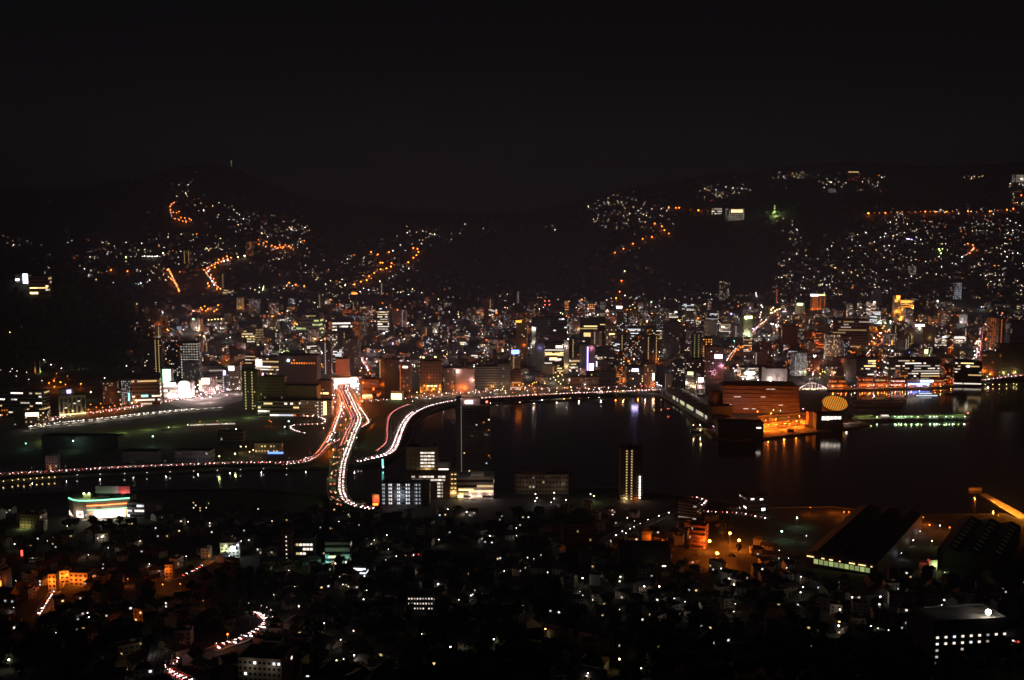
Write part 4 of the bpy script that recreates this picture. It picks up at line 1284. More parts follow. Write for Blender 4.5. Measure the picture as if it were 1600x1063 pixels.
# illuminated arch sign and ring emblem
def light_arch():
    P = ground(1317, 556); s = depth_of(P) / F
    o = empty('illuminated_gate', P)
    m = lit('o', 2.6)
    for k in range(7):
        ab = MB()
        x = (-15 + 5 * k) * s
        ab.cyl((x, 0, 5), (x + 2.6 * s, 0, 6.0 * s), .45, .45, m, 6); ab.cyl((x + 2.6 * s, 0, 6.0 * s), (x + 4.6 * s, 0, 5), .45, .45, m, 6); ab.build('light_truss', o)
    tb = MB(); tb.cyl((-12 * s, 0, 7.2 * s), (12 * s, 0, 7.2 * s), .7, .7, m, 6); tb.cyl((-12 * s, 0, 7.2 * s), (-16 * s, 0, 4), .6, .6, m, 6); tb.cyl((12 * s, 0, 7.2 * s), (16 * s, 0, 4), .6, .6, m, 6); tb.build('light_rail', o)
    for x in (-14, 0, 14):
        pb = MB(); pb.cyl((x * s, .8, -2), (x * s, .8, 6.5), .4, .4, M_DARK, 6); pb.build('post', o)
    bulb((0, -4, 6), 'o', 2500, o)
    tag(o, 'wide illuminated orange gate frame before the large brown office', 'lit gate')
    P = ground(1318, 578); s = depth_of(P) / F
    o = empty('emblem_sign', P)
    zc = 330 + P.y * slope(564) - P.z
    eb = MB()
    for i in range(13):
        a0, a1 = R(50 + 260 * i / 13), R(50 + 260 * (i + 1) / 13)
        r = 3.2 * s
        eb.cyl((r * math.cos(a0), 0, zc + r * math.sin(a0)), (r * math.cos(a1), 0, zc + r * math.sin(a1)), .4, .4, lit('o', 1.2), 6)
    for i in range(8):
        a0, a1 = R(50 + 260 * i / 8), R(50 + 260 * (i + 1) / 8)
        r = 1.5 * s
        eb.cyl((r * math.cos(a0), 0, zc + r * math.sin(a0)), (r * math.cos(a1), 0, zc + r * math.sin(a1)), .35, .35, lit('o', 1.2), 6)
    eb.build('ring_letter', o)
    pb = MB(); pb.box(-5 * s, 5 * s, .6, 5, -2, zc + 4.2 * s, FACM['brown']); pb.build('backing_wall', o)
    tag(o, 'round orange ring emblem glowing on a dark wall', 'emblem sign')
light_arch()

# ------------------------------------------------------------------ west bank buildings
B(720, 766, 634, 750, APT, 'scatter', 'grey', 'm', .032, 'tall black condominium tower on the near bank with few lit flats', yaw=0, dep=22, floors=29, bays=12, top='', signs=[], lm='tall condominium tower', balc=True, roofpar=.6)
B(712.5, 720.5, 624, 752, APT, 'cols', 'grey', 'w', 0, 'pale narrow stair slab on the left of the condominium tower', yaw=0, dep=20, floors=32, bays=2, cols=(), top='', balc=False)
def tower_bits():
    host = [o for o in THINGS if o['label'].startswith('tall black condominium')][0]
    P = host.location; s = depth_of(P) / F
    h = 330 + P.y * slope(634) - P.z
    w = 46 * s
    mb = MB(); mb.box(-w / 2 + 2 * s, -w / 2 + 30 * s, 3, 18, h + .3, h + 9 * s, FACM['pink']); mb.build('machine_room', host)
    sb = MB(); sb.box(-w / 2 + 7 * s, -w / 2 + 19 * s, 2.4, 2.9, h + 2.5 * s, h + 7 * s, lit('p', 6, True), True); sb.build('lit_panel', host)
    sb = MB(); sb.box(-w / 2 - .8, -w / 2 + 3.2, 6, 12, h + .3, h + 10 * s, FACM['beige']); sb.build('lift_head', host)
    bulb((-w / 2 + 14 * s, -1, h + 12), 'p', 5000, host, .6)
    bb = MB(); bb.cyl((w / 2 - 5 * s, 2, h + .3), (w / 2 - 5 * s, 2, h + 3.4), .15, .15, M_STEEL, 6); bb.build('beacon_mast', host)
    bb = MB(); bb.ball((w / 2 - 5 * s, 2, h + 4.2), 1.3, lit('r', 9)); bb.build('beacon', host)
    cb = MB()
    for f in range(29):
        z = h * (f + .5) / 29
        cb.box(-w / 2 - .1, -w / 2 + 1.3, -.5, -.08, z - .6, z + .5, lit('w', .55), True)
    cb.build('landing_lamp', host, 'stuff')
tower_bits()
B(715, 771, 748, 780, SHOP, 'strips', 'beige', 'y', .12, 'beige podium at the foot of the condominium tower with yellow windows', yaw=0, dep=30, floors=4, bays=13, signs=[(717, 740, 763.5, 766.5, 'y', 2.6)], up=[(.1, .15, 'y', 2600), (.35, .1, 'w', 2200), (.6, .2, 'p', 1500), (.9, .2, 'p', 1500), (.3, 1.5, 'w', 1500), (.7, 1.5, 'w', 1500)], lm='beige podium')  # bulbs above the podium roof are added to light the tower facade
B(704, 714, 738, 774, OFF, 'cols', 'tan', 'y', 0, 'narrow tan block with bright yellow landings beside the podium', floors=5, bays=2, cols=(.25, .75), yaw=0, dep=16, up=[(.5, .1, 'y', 2600)])
B(635, 684, 700, 762, APT, 'blank', 'beige', 'w', 0, 'stepped pale apartment block with four lit balcony rows behind the car park', yaw=0, dep=20, lm='pale stepped apartments', floors=8)
def stepped_bits():
    host = [o for o in THINGS if o['label'].startswith('stepped pale apartment')][0]
    P = host.location; s = depth_of(P) / F
    h = 330 + P.y * slope(700) - P.z
    k = h / 62
    for r in range(5):
        z = h - (6 + 5.2 * r + 3) * k
        for b in range(4):
            x = (-2 + 5.6 * b) * s
            wb_ = MB(); wb_.box(x, x + 4.7 * s, -.25, -.05, z, z + 2.3 * k, lit('w', 1.1 if (b + r) % 3 else 1.9), True); wb_.build('lit_window', host)
        fb = MB(); fb.box(-3 * s, 22 * s, -1.6, -.3, z - 1.3 * k, z - .25 * k, FACM['beige'], True); fb.build('balcony', host)
    for r in range(4):
        for b in range(2):
            wb_ = MB(); wb_.box((-17 + 6 * b) * s, (-15.5 + 6 * b) * s, -.15, -.05, h - (13 + 7 * r) * k, h - (10 + 7 * r) * k, M_GLASS, True); wb_.build('window', host)
    bulb((8 * s, -4, h * .44), 'y', 1800, host)
stepped_bits()
B(682, 703, 723, 756, APT, 'blank', 'white', 'w', 0, 'low white wing with one long white strip light', yaw=0, dep=18, signs=[(682, 701, 732, 734.5, 'w', 3)], top='')
B(632, 703, 741, 780, APT, 'blank', 'brown', 'w', 0, 'L-shaped brown hall with two long rows of warm windows', yaw=0, dep=16, top='', lm='L-shaped brown hall')
def hall_bits():
    host = [o for o in THINGS if o['label'].startswith('L-shaped brown hall')][0]
    P = host.location; s = depth_of(P) / F
    h = 330 + P.y * slope(741) - P.z
    k = h / 39
    rnd = random.Random(2)
    for r in range(2):
        for b in range(9):
            if rnd.random() < .12: continue
            x = (-24 + 5.9 * b) * s
            wb_ = MB(); wb_.box(x, x + 5.2 * s, -.25, -.05, h - (5.5 + 5 * r) * k, h - (2.8 + 5 * r) * k, lit('w', rnd.choice((.6, 1.0, 1.5))), True); wb_.build('lit_window', host)
    for r in range(5):
        for b in range(2):
            x = (16 + 6.5 * b) * s
            wb_ = MB(); wb_.box(x, x + (4.8 if b == 0 else 2) * s, -.25, -.05, h - (16 + 5 * r) * k, h - (13.2 + 5 * r) * k, lit('w', 1.0 if b == 0 else .5), True); wb_.build('lit_window', host)
hall_bits()
def garage():
    P = ground(634, 790); s = depth_of(P) / F
    o = empty('apartment_building', P)
    w, d = 74 * s, 18
    h = 330 + P.y * slope(756) - P.z
    m = FACM['grey']
    mb = MB(); mb.box(-w / 2, w / 2, 0, d, -5, h, m); mb.build('wall', o)
    rb = MB(); rb.box(-w / 2 - .3, w / 2 + .3, -.6, d + .3, h + .02, h + .6, M_ROOF, True); rb.build('roof', o)
    rb = MB(); rb.box(-w * .1, w * .05, 6, 12, h + .62, h + 3.4, m); rb.build('plant_room', o)
    nf = 6
    fh = h / nf
    wl_ = w * 62 / 74
    for f in range(nf):
        z = f * fh
        bb = MB(); bb.box(-w / 2, -w / 2 + wl_, -1.4, -.02, z + fh * .0, z + fh * .36, m, True); bb.build('balcony', o)
        for b, (a0, wd) in enumerate(((1, 4), (10, 7), (24, 5), (37.5, 7), (51, 5), (58, 2))):
            x = -w / 2 + a0 * s
            wb_ = MB(); wb_.box(x, x + wd * s * .8, -.22, -.05, z + fh * .4, z + fh * .95, lit('c', 1.3 if b in (1, 2, 3) else .7), True); wb_.build('lit_window', o)
            cb = MB(); cb.box(x + wd * s * .32, x + wd * s * .5, -1.45, -.25, z + fh * .37, z + fh, m, True); cb.build('balcony_post', o)
    for b in range(7):
        cb = MB(); x = -w / 2 + wl_ * b / 6
        cb.box(x - .25, x + .25, -1.5, -.03, -4, h, m, True); cb.build('partition', o)
    for b in range(3):
        for f in range(1, nf):
            wb_ = MB(); x = w / 2 - (10 - 3.4 * b) * s
            wb_.box(x, x + 1.5, -.12, -.03, f * fh + 1, f * fh + 2.2, M_GLASS, True); wb_.build('window', o)
    bulb((-w * .1, -6, h * .5), 'c', 1400, o, 1)
    tag(o, 'long near-bank apartment block with five bright bluish bays on every floor', 'apartment block')
    LM.append(('bright-bayed apartments', P)); FOOT.append((P.x, P.y + 9, 30))
garage()
B(582, 593, 774, 793, SHOP, 'blank', 'red', 'r', 0, 'small red-lit shop left of the bright-bayed apartments', signs=[(583, 591, 786, 789, 'o', 6)], up=[(.5, .5, 'r', 2600), (.6, .8, 'y', 1500)], dep=8, yaw=0, top='', lm='red-lit shop')
B(969, 1004, 703, 782, APT, 'cols', 'dark', 'y', .0, 'solitary dark apartment tower by the water with yellow and white dotted columns', cols=(.25, .47), bays=9, floors=19, yaw=0, dep=18, lm='solitary waterside tower', up=[(.2, .03, 'y', 2600), (.7, .03, 'o', 1500)])
def tower2():
    host = [o for o in THINGS if o['label'].startswith('solitary dark apartment')][0]
    P = host.location; s = depth_of(P) / F
    h = 330 + P.y * slope(703) - P.z
    for f in range(9):
        lb = MB(); z = h * (f + .8) / 19.5
        lb.ball((12.5 * s, -1.6, z + 1), 1.0, lit('w', 6)); lb.build('landing_lamp', host)
tower2()
B(805, 888, 743, 772, ('school', 'school_building'), 'scatter', 'tan', 'd', .02, 'broad pale school block with a ribbed stair end by the dark water', yaw=0, dep=18, floors=4, bays=16, up=[(.2, .5, 'p', 70), (.9, .5, 'w', 110)], lm='pale school block')
B(1165, 1203, 777, 803, OFF, 'strips', 'dark', 'w', .25, 'dark shore office with two white windows and a blue-lit corner', floors=4, bays=7, signs=[(1171, 1176, 778, 780, 'w', 4), (1186, 1191, 779, 781, 'c', 4), (1189, 1195, 794, 798, 'c', 3)], lm='blue-cornered shore office')
B(1055, 1092, 788, 812, OFF, 'strips', 'grey', 'd', .12, 'grey shore building beside the short red-lit road', yaw=-28, dep=16)

# flagship store with neon outlines
def neon_store():
    P = ground(150, 812); s = depth_of(P) / F
    o = empty('neon_store', P)
    h = 330 + P.y * slope(783) - P.z
    H = h
    pts_f = [(-48, 14), (-38, 6), (-27, 1), (-14, 0), (5, 3), (20, 7), (48, 14)]
    poly = [(x * s, y * s * 1.2) for x, y in pts_f]
    back = [(48 * s, 46 * s), (-48 * s, 46 * s)]
    m = FACM['tan']
    mb = MB(); mb.prism(poly + back, -5, H, m, M_ROOF); mb.build('wall', o)
    def band(z0, z1, t0, t1, k, st, name, off=.6):
        bb = MB()
        n = len(poly) - 1
        for i in range(t0, t1):
            a, b = Vector((*poly[i], 0)), Vector((*poly[i + 1], 0))
            d = (b - a).normalized(); nn = Vector((d.y, -d.x, 0)) * off
            p = [a + nn, b + nn]
            bb.poly([(p[0].x, p[0].y, z0), (p[1].x, p[1].y, z0), (p[1].x, p[1].y, z1), (p[0].x, p[0].y, z1)], lit(k, st, False))
            bb.poly([(p[0].x, p[0].y, z1), (p[1].x, p[1].y, z1), (b.x, b.y, z1), (a.x, a.y, z1)], lit(k, st, False))
            bb.poly([(a.x, a.y, z0), (b.x, b.y, z0), (p[1].x, p[1].y, z0), (p[0].x, p[0].y, z0)], lit(k, st, False))
        bb.build(name, o)
    COLS['n'] = (.25, 1, .55); COLNAME['n'] = 'mint'
    band(H - .4, H + .9, 0, 6, 'n', 2.2, 'neon_line')
    band(H - 9 * s * .95, H - 7.2 * s * .95, 3, 6, 'o', 3.2, 'neon_line')
    band(H - 15 * s, H - 14.2 * s, 3, 6, 'n', 1.6, 'neon_line')
    # big white lit sign wall with a blue script line
    a, b = Vector((*poly[4], 0)), Vector((*poly[6], 0))
    a = a + (b - a) * -.12
    d = (b - a); L = d.length; ang = math.atan2(d.y, d.x)
    T = Matrix.Translation(a) @ Matrix.Rotation(ang, 4, 'Z')
    sb = MB(); sb.box(-2, L * .86, -1.6, -1.0, 1.2, H - 16 * s, lit('w', 3.2, True), True, T); sb.build('sign_wall', o)
    lb = MB()
    for i in range(9):
        x = L * (.2 + .052 * i); z = 4.2 * s + (.6 if i % 3 else 1.5)
        lb.box(x, x + L * .036, -1.75, -1.62, z, z + 1.2, lit('b', .9), True, T)
    lb.build('lettering', o, 'stuff')
    sb = MB(); sb.box(L * .9, L * .97, -1.5, -1.0, 2, 9, lit('y', 3), True, T); sb.build('upright_sign', o)
    # left poster and shop windows
    T2 = Matrix.Translation(Vector((*poly[1], 0))) @ Matrix.Rotation(math.atan2(poly[3][1] - poly[1][1], poly[3][0] - poly[1][0]), 4, 'Z')
    L2 = math.hypot(poly[3][0] - poly[1][0], poly[3][1] - poly[1][1])
    sb = MB(); sb.box(L2 * .33, L2 * .78, -1.7, -1.1, 2.0, 13 * s, lit('w', 2.6, True), True, T2); sb.build('poster_panel', o)
    sb = MB(); sb.box(L2 * .46, L2 * .7, -1.82, -1.72, 4, 10 * s, mat('poster_red', (.6, .2, .15), .6, .2, .3), True, T2); sb.build('poster_print', o)
    T3 = Matrix.Translation(Vector((*poly[0], 0))) @ Matrix.Rotation(math.atan2(poly[1][1] - poly[0][1], poly[1][0] - poly[0][0]), 4, 'Z')
    L3 = math.hypot(poly[1][0] - poly[0][0], poly[1][1] - poly[0][1])
    for i in range(5):
        sb = MB(); sb.box(L3 * (.04 + .19 * i), L3 * (.04 + .19 * i) + L3 * .14, -.4, -.1, 2 + (i % 2), 10 * s - i, lit('w', 2.2 if i % 2 == 0 else 1.0), True, T3); sb.build('shop_window', o)
    for i in range(7):
        sb = MB(); sb.box(L2 * (.8 + .05 * i), L2 * (.83 + .05 * i), -.4, -.1, 6 * s, 8 * s, lit('c', .8), True, T2) if i < 4 else sb.box(L * (.02 + .05 * (i - 4)), L * (.05 + .05 * (i - 4)), -.4, -.1, H - 13 * s, H - 11 * s, M_GLASS, True, T); sb.build('window', o)
    # roof works
    rb = MB(); rb.box(-25 * s, -13 * s, 16 * s, 24 * s, H + .02, H + 7 * s, FACM['olive']); rb.build('plant_room', o)
    for x in (-23, -15):
        fb = MB(); fb.ball((x * s, 15 * s, H + 8.2 * s), 1.0, lit('l', 7, True)); fb.cyl((x * s, 15.2 * s, H + .1), (x * s, 15.2 * s, H + 8 * s), .15, .15, M_STEEL, 6); fb.build('floodlight', o)
        bulb((x * s, 12 * s, H + 7 * s), 'l', 1500, o)
    rb = MB(); rb.box(20 * s, 40 * s, 24 * s, 34 * s, H + .02, H + 3 * s, FACM['dark']); rb.build('roof_housing', o)
    rb = MB(); rb.box(-2 * s, 12 * s, 22 * s, 32 * s, H + .02, H + 1.6 * s, FACM['grey']); rb.build('roof_housing', o)
    pb = MB(); pb.box(-20 * s, 40 * s, -9 * s, -2, -3, .6, mat('plaza_paving', (.32, .29, .27), .8, .25, .2)); pb.build('forecourt', o)
    for x in (-30, -5, 10, 25, 40):
        bulb((x * s, -5 * s, 7), 'w', 2600, o, 1)
    bulb((0, 2 * s, H * .75), 'o', 1200, o)
    tag(o, 'rounded corner store outlined in green and orange neon with glaring white signs', 'store')
    LM.append(('neon-outlined store', P)); FOOT.append((P.x, P.y + 25, 50))
    # billboard behind
    P = ground(177, 790); s = depth_of(P) / F
    o = empty('billboard', P)
    z0 = 330 + P.y * slope(779) - P.z; z1 = 330 + P.y * slope(760) - P.z
    wm = mat('billboard_white', (.55, .57, .52), .7, .08, .1); rm = mat('billboard_red', (.75, .10, .09), .6, .08, .1)
    mb = MB(); mb.box(-27 * s, 9 * s, 0, .8, z0, z1, wm, True); mb.build('white_panel', o)
    mb = MB(); mb.box(9.02 * s, 27 * s, 0, .8, z0, z1, rm, True); mb.build('red_panel', o)
    for x in (-22, -8, 8, 22):
        mb = MB(); mb.box(x * s - .3, x * s + .3, .85, 1.5, -2, z1 - .5, M_DARK, True); mb.build('post', o)
    for x in (-20, -4):
        bulb((x * s, -5, z0 - 1), 'g', 900, o)
    bulb((18 * s, -5, z0 + 3), 'p', 4200, o)
    tag(o, 'wide billboard half pale and half red behind the neon-outlined store', 'billboard')
neon_store()
B(199, 226, 787, 810, OFF, 'strips', 'slate', 'c', .7, 'small office with two rows of cool white windows right of the neon store', yaw=-4, floors=3, bays=7, dep=12, side=0)
B(30, 64, 806, 826, SHOP, 'scatter', 'brown', 'd', .05, 'low brown shed with two yellow-green lamps left of the neon store', up=[(.1, .1, 'l', 900), (.4, .1, 'l', 900)], dep=14)
B(301, 322, 784, 808, APT, 'scatter', 'dark', 'w', .18, 'dark apartment block with scattered white windows below the river', floors=6, bays=6, lm='white-flecked dark block')
B(462, 492, 842, 875, ('school', 'school_building'), 'scatter', 'dark', 'd', 0, 'dark school block with three rows of lit classroom windows', yaw=0, dep=14, floors=4, bays=8, lm='lit classroom block')
def school_bits():
    host = [o for o in THINGS if o['label'].startswith('dark school block')][0]
    P = host.location; s = depth_of(P) / F
    h = 330 + P.y * slope(842) - P.z
    rows = ([0, 1, 2, 3, 4], [2, 3, 4], [0, 1, 2])
    for r, cs in enumerate(rows):
        for c in cs:
            wb_ = MB(); x = (-14 + 5.4 * c) * s
            wb_.box(x, x + 4.2 * s, -.3, -.08, h - (11 + 6.9 * r) * h / 33, h - (7.6 + 6.9 * r) * h / 33, lit('y' if c == 0 else 'w', 1.5 if c else .8), True); wb_.build('lit_window', host)
school_bits()
B(440, 456, 836, 876, APT, 'cols', 'brown', 'w', 0, 'brown block with one bright white stair column left of the lit classrooms', cols=(.55,), bays=5, floors=6, yaw=0, dep=12)
B(508, 547, 849, 880, OFF, 'strips', 'grey', 'd', .1, 'grey three-storey building with a turquoise-lit ground floor', yaw=0, floors=3, bays=8, dep=12, up=[(.1, .15, 't', 1500), (.5, .2, 'l', 1300), (.9, .15, 't', 900)], signs=[(514, 530, 868, 871, 'l', 2.2)], lm='turquoise-lit building')
B(637, 677, 932, 955, APT, 'grid', 'grey', 'w', .95, 'near apartment block with two rows of white corridor lights', yaw=0, floors=3, bays=9, dep=11, lm='near corridor-lit block')
B(552, 572, 886, 899, SHOP, 'strips', 'slate', 'c', .5, 'little building with cool white upper windows', floors=2, signs=[(556, 567, 888, 890.5, 'c', 4)])
B(1073, 1105, 823, 858, APT, 'scatter', 'red', 'd', .06, 'apartment block with balconies washed orange by yard lamps', yaw=-22, dep=14, floors=5, bays=8, balc=True, up=[(.9, .4, 'o', 1800)], lm='orange-washed apartments')
B(1003, 1018, 832, 850, SHOP, 'blank', 'tan', 'o', 0, 'small tan gable wall lit orange', up=[(.7, .5, 'o', 1600)], dep=8)
B(880, 930, 820, 862, OFF, 'scatter', 'dark', 'd', .02, 'broad unlit dark block among the near houses', yaw=6, dep=18, floors=6, bays=10, lm='unlit near block')
B(968, 1048, 860, 892, ('hall', 'sports_hall'), 'blank', 'dark', 'w', 0, 'dark long sports hall with one white lit strip', dep=26, yaw=0, top='', signs=[(1009, 1023, 882, 884.5, 'y', 4), (1034, 1040, 883, 884.5, 'w', 3)], lm='dark sports hall')
B(0, 11, 893, 924, SHOP, 'blank', 'dark', 'k', 0, 'dark shop at the left edge outlined in pink neon', signs=[(0, 2, 896, 920, 'k', 4), (1.5, 4.5, 907, 919, 'o', 3)], up=[(1.1, .5, 'o', 1200)])
B(32, 41, 854, 870, SHOP, 'blank', 'dark', 'r', 0, 'small dark building with a red upright sign', signs=[(34, 39.5, 859, 868, 'r', 3)])
B(76, 88, 899, 926, SHOP, 'scatter', 'beige', 'o', .1, 'beige shophouse lit orange on the little square', up=[(.5, .6, 'o', 5000)], lm='orange shophouse')
B(88, 108, 894, 912, SHOP, 'scatter', 'beige', 'o', .2, 'beige shophouse with awning facing the orange square', up=[(.3, .5, 'o', 3800), (.8, .6, 'o', 3800)])
B(108, 138, 897, 916, SHOP, 'scatter', 'beige', 'o', .15, 'long beige shophouse lit orange beyond the small square', up=[(.2, .5, 'o', 3000), (.7, .5, 'o', 3000)])
B(345, 374, 850, 872, SHOP, 'scatter', 'white', 'c', .3, 'white corner shop flooded with bluish light beside the winding lane', signs=[(361, 368, 853, 858, 'c', 5), (354, 359, 866, 870, 'c', 6)], up=[(.2, .5, 'l', 1300), (.7, .6, 'c', 3000)], lm='bluish corner shop')
B(258, 270, 884, 904, SHOP, 'scatter', 'tan', 'o', .1, 'tan house end glowing orange by a lane lamp', up=[(.3, .6, 'o', 2200)])
B(372, 442, 1032, 1085, APT, 'scatter', 'beige', 'c', .04, 'pale near apartment block cut by the bottom edge', yaw=-8, dep=16, floors=6, bays=9, up=[(.3, .8, 'w', 110), (.8, .8, 'w', 90)], lm='pale near apartments')
B(412, 438, 1004, 1040, APT, 'blank', 'tan', 'w', 0, 'plain tan lift tower behind the pale near apartments', yaw=-8, dep=8, up=[(.5, .7, 'w', 60)])
B(1452, 1572, 970, 1046, ('school', 'institution_building'), 'blank', 'dark', 'c', 0, 'long dark institution with nine columns of small white windows', yaw=8, dep=22, top='', lm='long white-windowed institution')
def institution():
    host = [o for o in THINGS if o['label'].startswith('long dark institution')][0]
    P = host.location; s = depth_of(P) / F
    h = 330 + P.y * slope(970) - P.z
    k = h / 76
    W = 120 * s / math.cos(R(8)) * .96
    off = [(0, 22), (1, 22), (2, 22), (3, 22), (4, 22), (5, 22), (6, 22), (7, 22), (8, 22), (0, 32), (1, 32), (2, 32), (3, 32), (4, 32), (5, 32), (6, 32), (0, 42), (3, 42), (0, 52), (0, 61)]
    for c, r in off:
        wb_ = MB(); x = -W / 2 + (5 + 14 * c) * s
        st = 1.5 if r < 40 else .6
        if (c, r) in ((6, 22), (6, 32)): st = .4
        wb_.box(x - 2 * s, x + 2 * s, -.3, -.08, h - (r + 3.0) * k, h - r * k, lit('c' if (c + r) % 4 == 0 else 'w', st), True); wb_.build('lit_window', host)
        fb = MB(); fb.box(x - 2.3 * s, x + 2.3 * s, -.5, -.05, h - (r + 3.7) * k, h - (r + 3.1) * k, M_CONC, True); fb.build('sill', host)
    for c in range(9):
        for r in (42, 52, 61):
            if (c, r) in off: continue
            wb_ = MB(); x = -W / 2 + (5 + 14 * c) * s
            wb_.box(x - 2 * s, x + 2 * s, -.2, -.05, h - (r + 3.0) * k, h - r * k, M_GLASS, True); wb_.build('window', host)
    # roof floodlight
    x = W / 2 - 26 * s
    mb = MB(); mb.cyl((x, 2, h + .2), (x, 2, h + 3.5), .16, .12, M_STEEL, 6); mb.build('floodlight_mast', host)
    mb = MB(); mb.ball((x, 1.5, h + 3.8), 1.5, lit('w', 60), 10, 7); mb.build('floodlight', host)
    bulb((x, -3, h + 4.5), 'p', 110, host, .5)
institution()
B(1540, 1640, 985, 1012, ('shed', 'long_shed'), 'blank', 'slate', 'w', 0, 'long low shed with a pinkish lit strip right of the roof floodlight', yaw=10, dep=14, top='', signs=[(1546, 1561, 996, 999, 'p', 2), (1563, 1580, 998, 1001.5, 'p', 2.6), (1581, 1589, 1000, 1003, 'r', 1.2)])

B(64, 186, 683, 702, ('warehouse', 'warehouse'), 'blank', 'dark', 'd', 0, 'long black warehouse roof below the grass bank of the rail yard', dep=22, yaw=-3, top='', lm='black yard warehouse')
B(72, 90, 714, 735, OFF, 'scatter', 'grey', 'd', .05, 'small grey yard block beside the riverside road with one orange lamp', dep=10, yaw=4, up=[(.4, .1, 'o', 500)])
B(272, 330, 706, 722, ('warehouse', 'warehouse'), 'scatter', 'slate', 'd', .03, 'low slate warehouse in the rail yard near the riverside road', dep=16, yaw=-3, top='', floors=2)
B(190, 246, 707, 724, ('warehouse', 'warehouse'), 'blank', 'dark', 'd', 0, 'dark low warehouse in the middle of the rail yard', dep=18, yaw=-3, top='')
B(340, 380, 676, 690, ('warehouse', 'warehouse'), 'scatter', 'slate', 'd', .05, 'slate shed near the stationary lit train', dep=14, yaw=-3, top='', floors=2)
# shipyard sheds
def shed(px0, px1, yb, yt_ridge, dep, label, rows=0, yaw=0, lit_edge=False):
    P = ground((px0 + px1) / 2, yb); s = depth_of(P) / F
    w = (px1 - px0) * s
    o = empty('shipyard_shed', P, R(yaw))
    h = 12
    m = mat('shed_cladding', (.032, .032, .034), .7, .2, .15)
    mb = MB(); mb.box(-w / 2, w / 2, 0, dep, -4, h, m); mb.build('wall', o)
    for k in range(3):
        x0, x1 = -w / 2 + w * k / 3, -w / 2 + w * (k + 1) / 3
        rb = MB(); xm = (x0 + x1) / 2
        rb.poly([(x0, -.6, h + .05), (xm, -.6, h + 4), (xm, dep + .6, h + 4), (x0, dep + .6, h + .05)], m)
        rb.poly([(xm, -.6, h + 4), (x1, -.6, h + .05), (x1, dep + .6, h + .05), (xm, dep + .6, h + 4)], m)
        rb.poly([(x0, -.6, h + .05), (x1, -.6, h + .05), (xm, -.6, h + 4)], m)
        rb.build('roof', o)
        if rows:
            for i in range(8):
                sb = MB(); y = dep * (i + .8) / 9
                sb.poly([(xm + w / 3 * .08, y, h + 3.45), (xm + w / 3 * .34, y, h + 1.4), (xm + w / 3 * .34, y + 1.2, h + 1.4), (xm + w / 3 * .08, y + 1.2, h + 3.45)], lit('l', .025)); sb.build('skylight', o)
    if lit_edge:
        n = 11
        for i in range(n):
            wb_ = MB(); x = -w * .38 + w * .8 * i / n
            wb_.box(x, x + w * .8 / n * .82, -.3, -.05, 3.2, 7.4, lit('l', .30 if i % 3 else .5), True); wb_.build('lit_window', o)
        for x, ww in ((-.48, .1), (-.27, .04), (-.16, .05), (-.02, .02), (.12, .08), (.25, .1), (.42, .02)):
            wb_ = MB(); wb_.box(w * x, w * (x + ww), -.9, -.4, 8.8, 9.6, lit('y', 2.2), True); wb_.build('strip_lamp', o)
    db = MB(); db.box(-w * .1, w * .1, -.2, -.04, 0, 3.0, M_DARK, True); db.build('door', o)
    tag(o, label, 'shed')
    LM.append((label.split(' with')[0].replace('huge ', ''), P)); FOOT.append((P.x, P.y + dep / 2, w * .6))
shed(1258, 1368, 893, 800, 185, 'huge dark shipyard shed with a yellow-green lit front strip', 0, -32, True)
shed(1466, 1562, 886, 820, 120, 'huge black ribbed shed with rows of faint skylights', 1, -32)
B(1452, 1464, 877, 893, SHOP, 'blank', 'white', 'g', 0, 'small white wall lit pale green between the two big sheds', up=[(.7, .5, 'l', 1500)], dep=6, yaw=0, top='', lm='pale green wall')
B(1436, 1451, 881, 892, SHOP, 'blank', 'dark', 'r', 0, 'low dark roof glowing red beside the pale green wall', up=[(.5, 1.1, 'r', 900)], dep=6, top='')
# ------------------------------------------------------------------ more city blocks, filled in between the landmarks
def px_of(P):
    return project(P)[0]

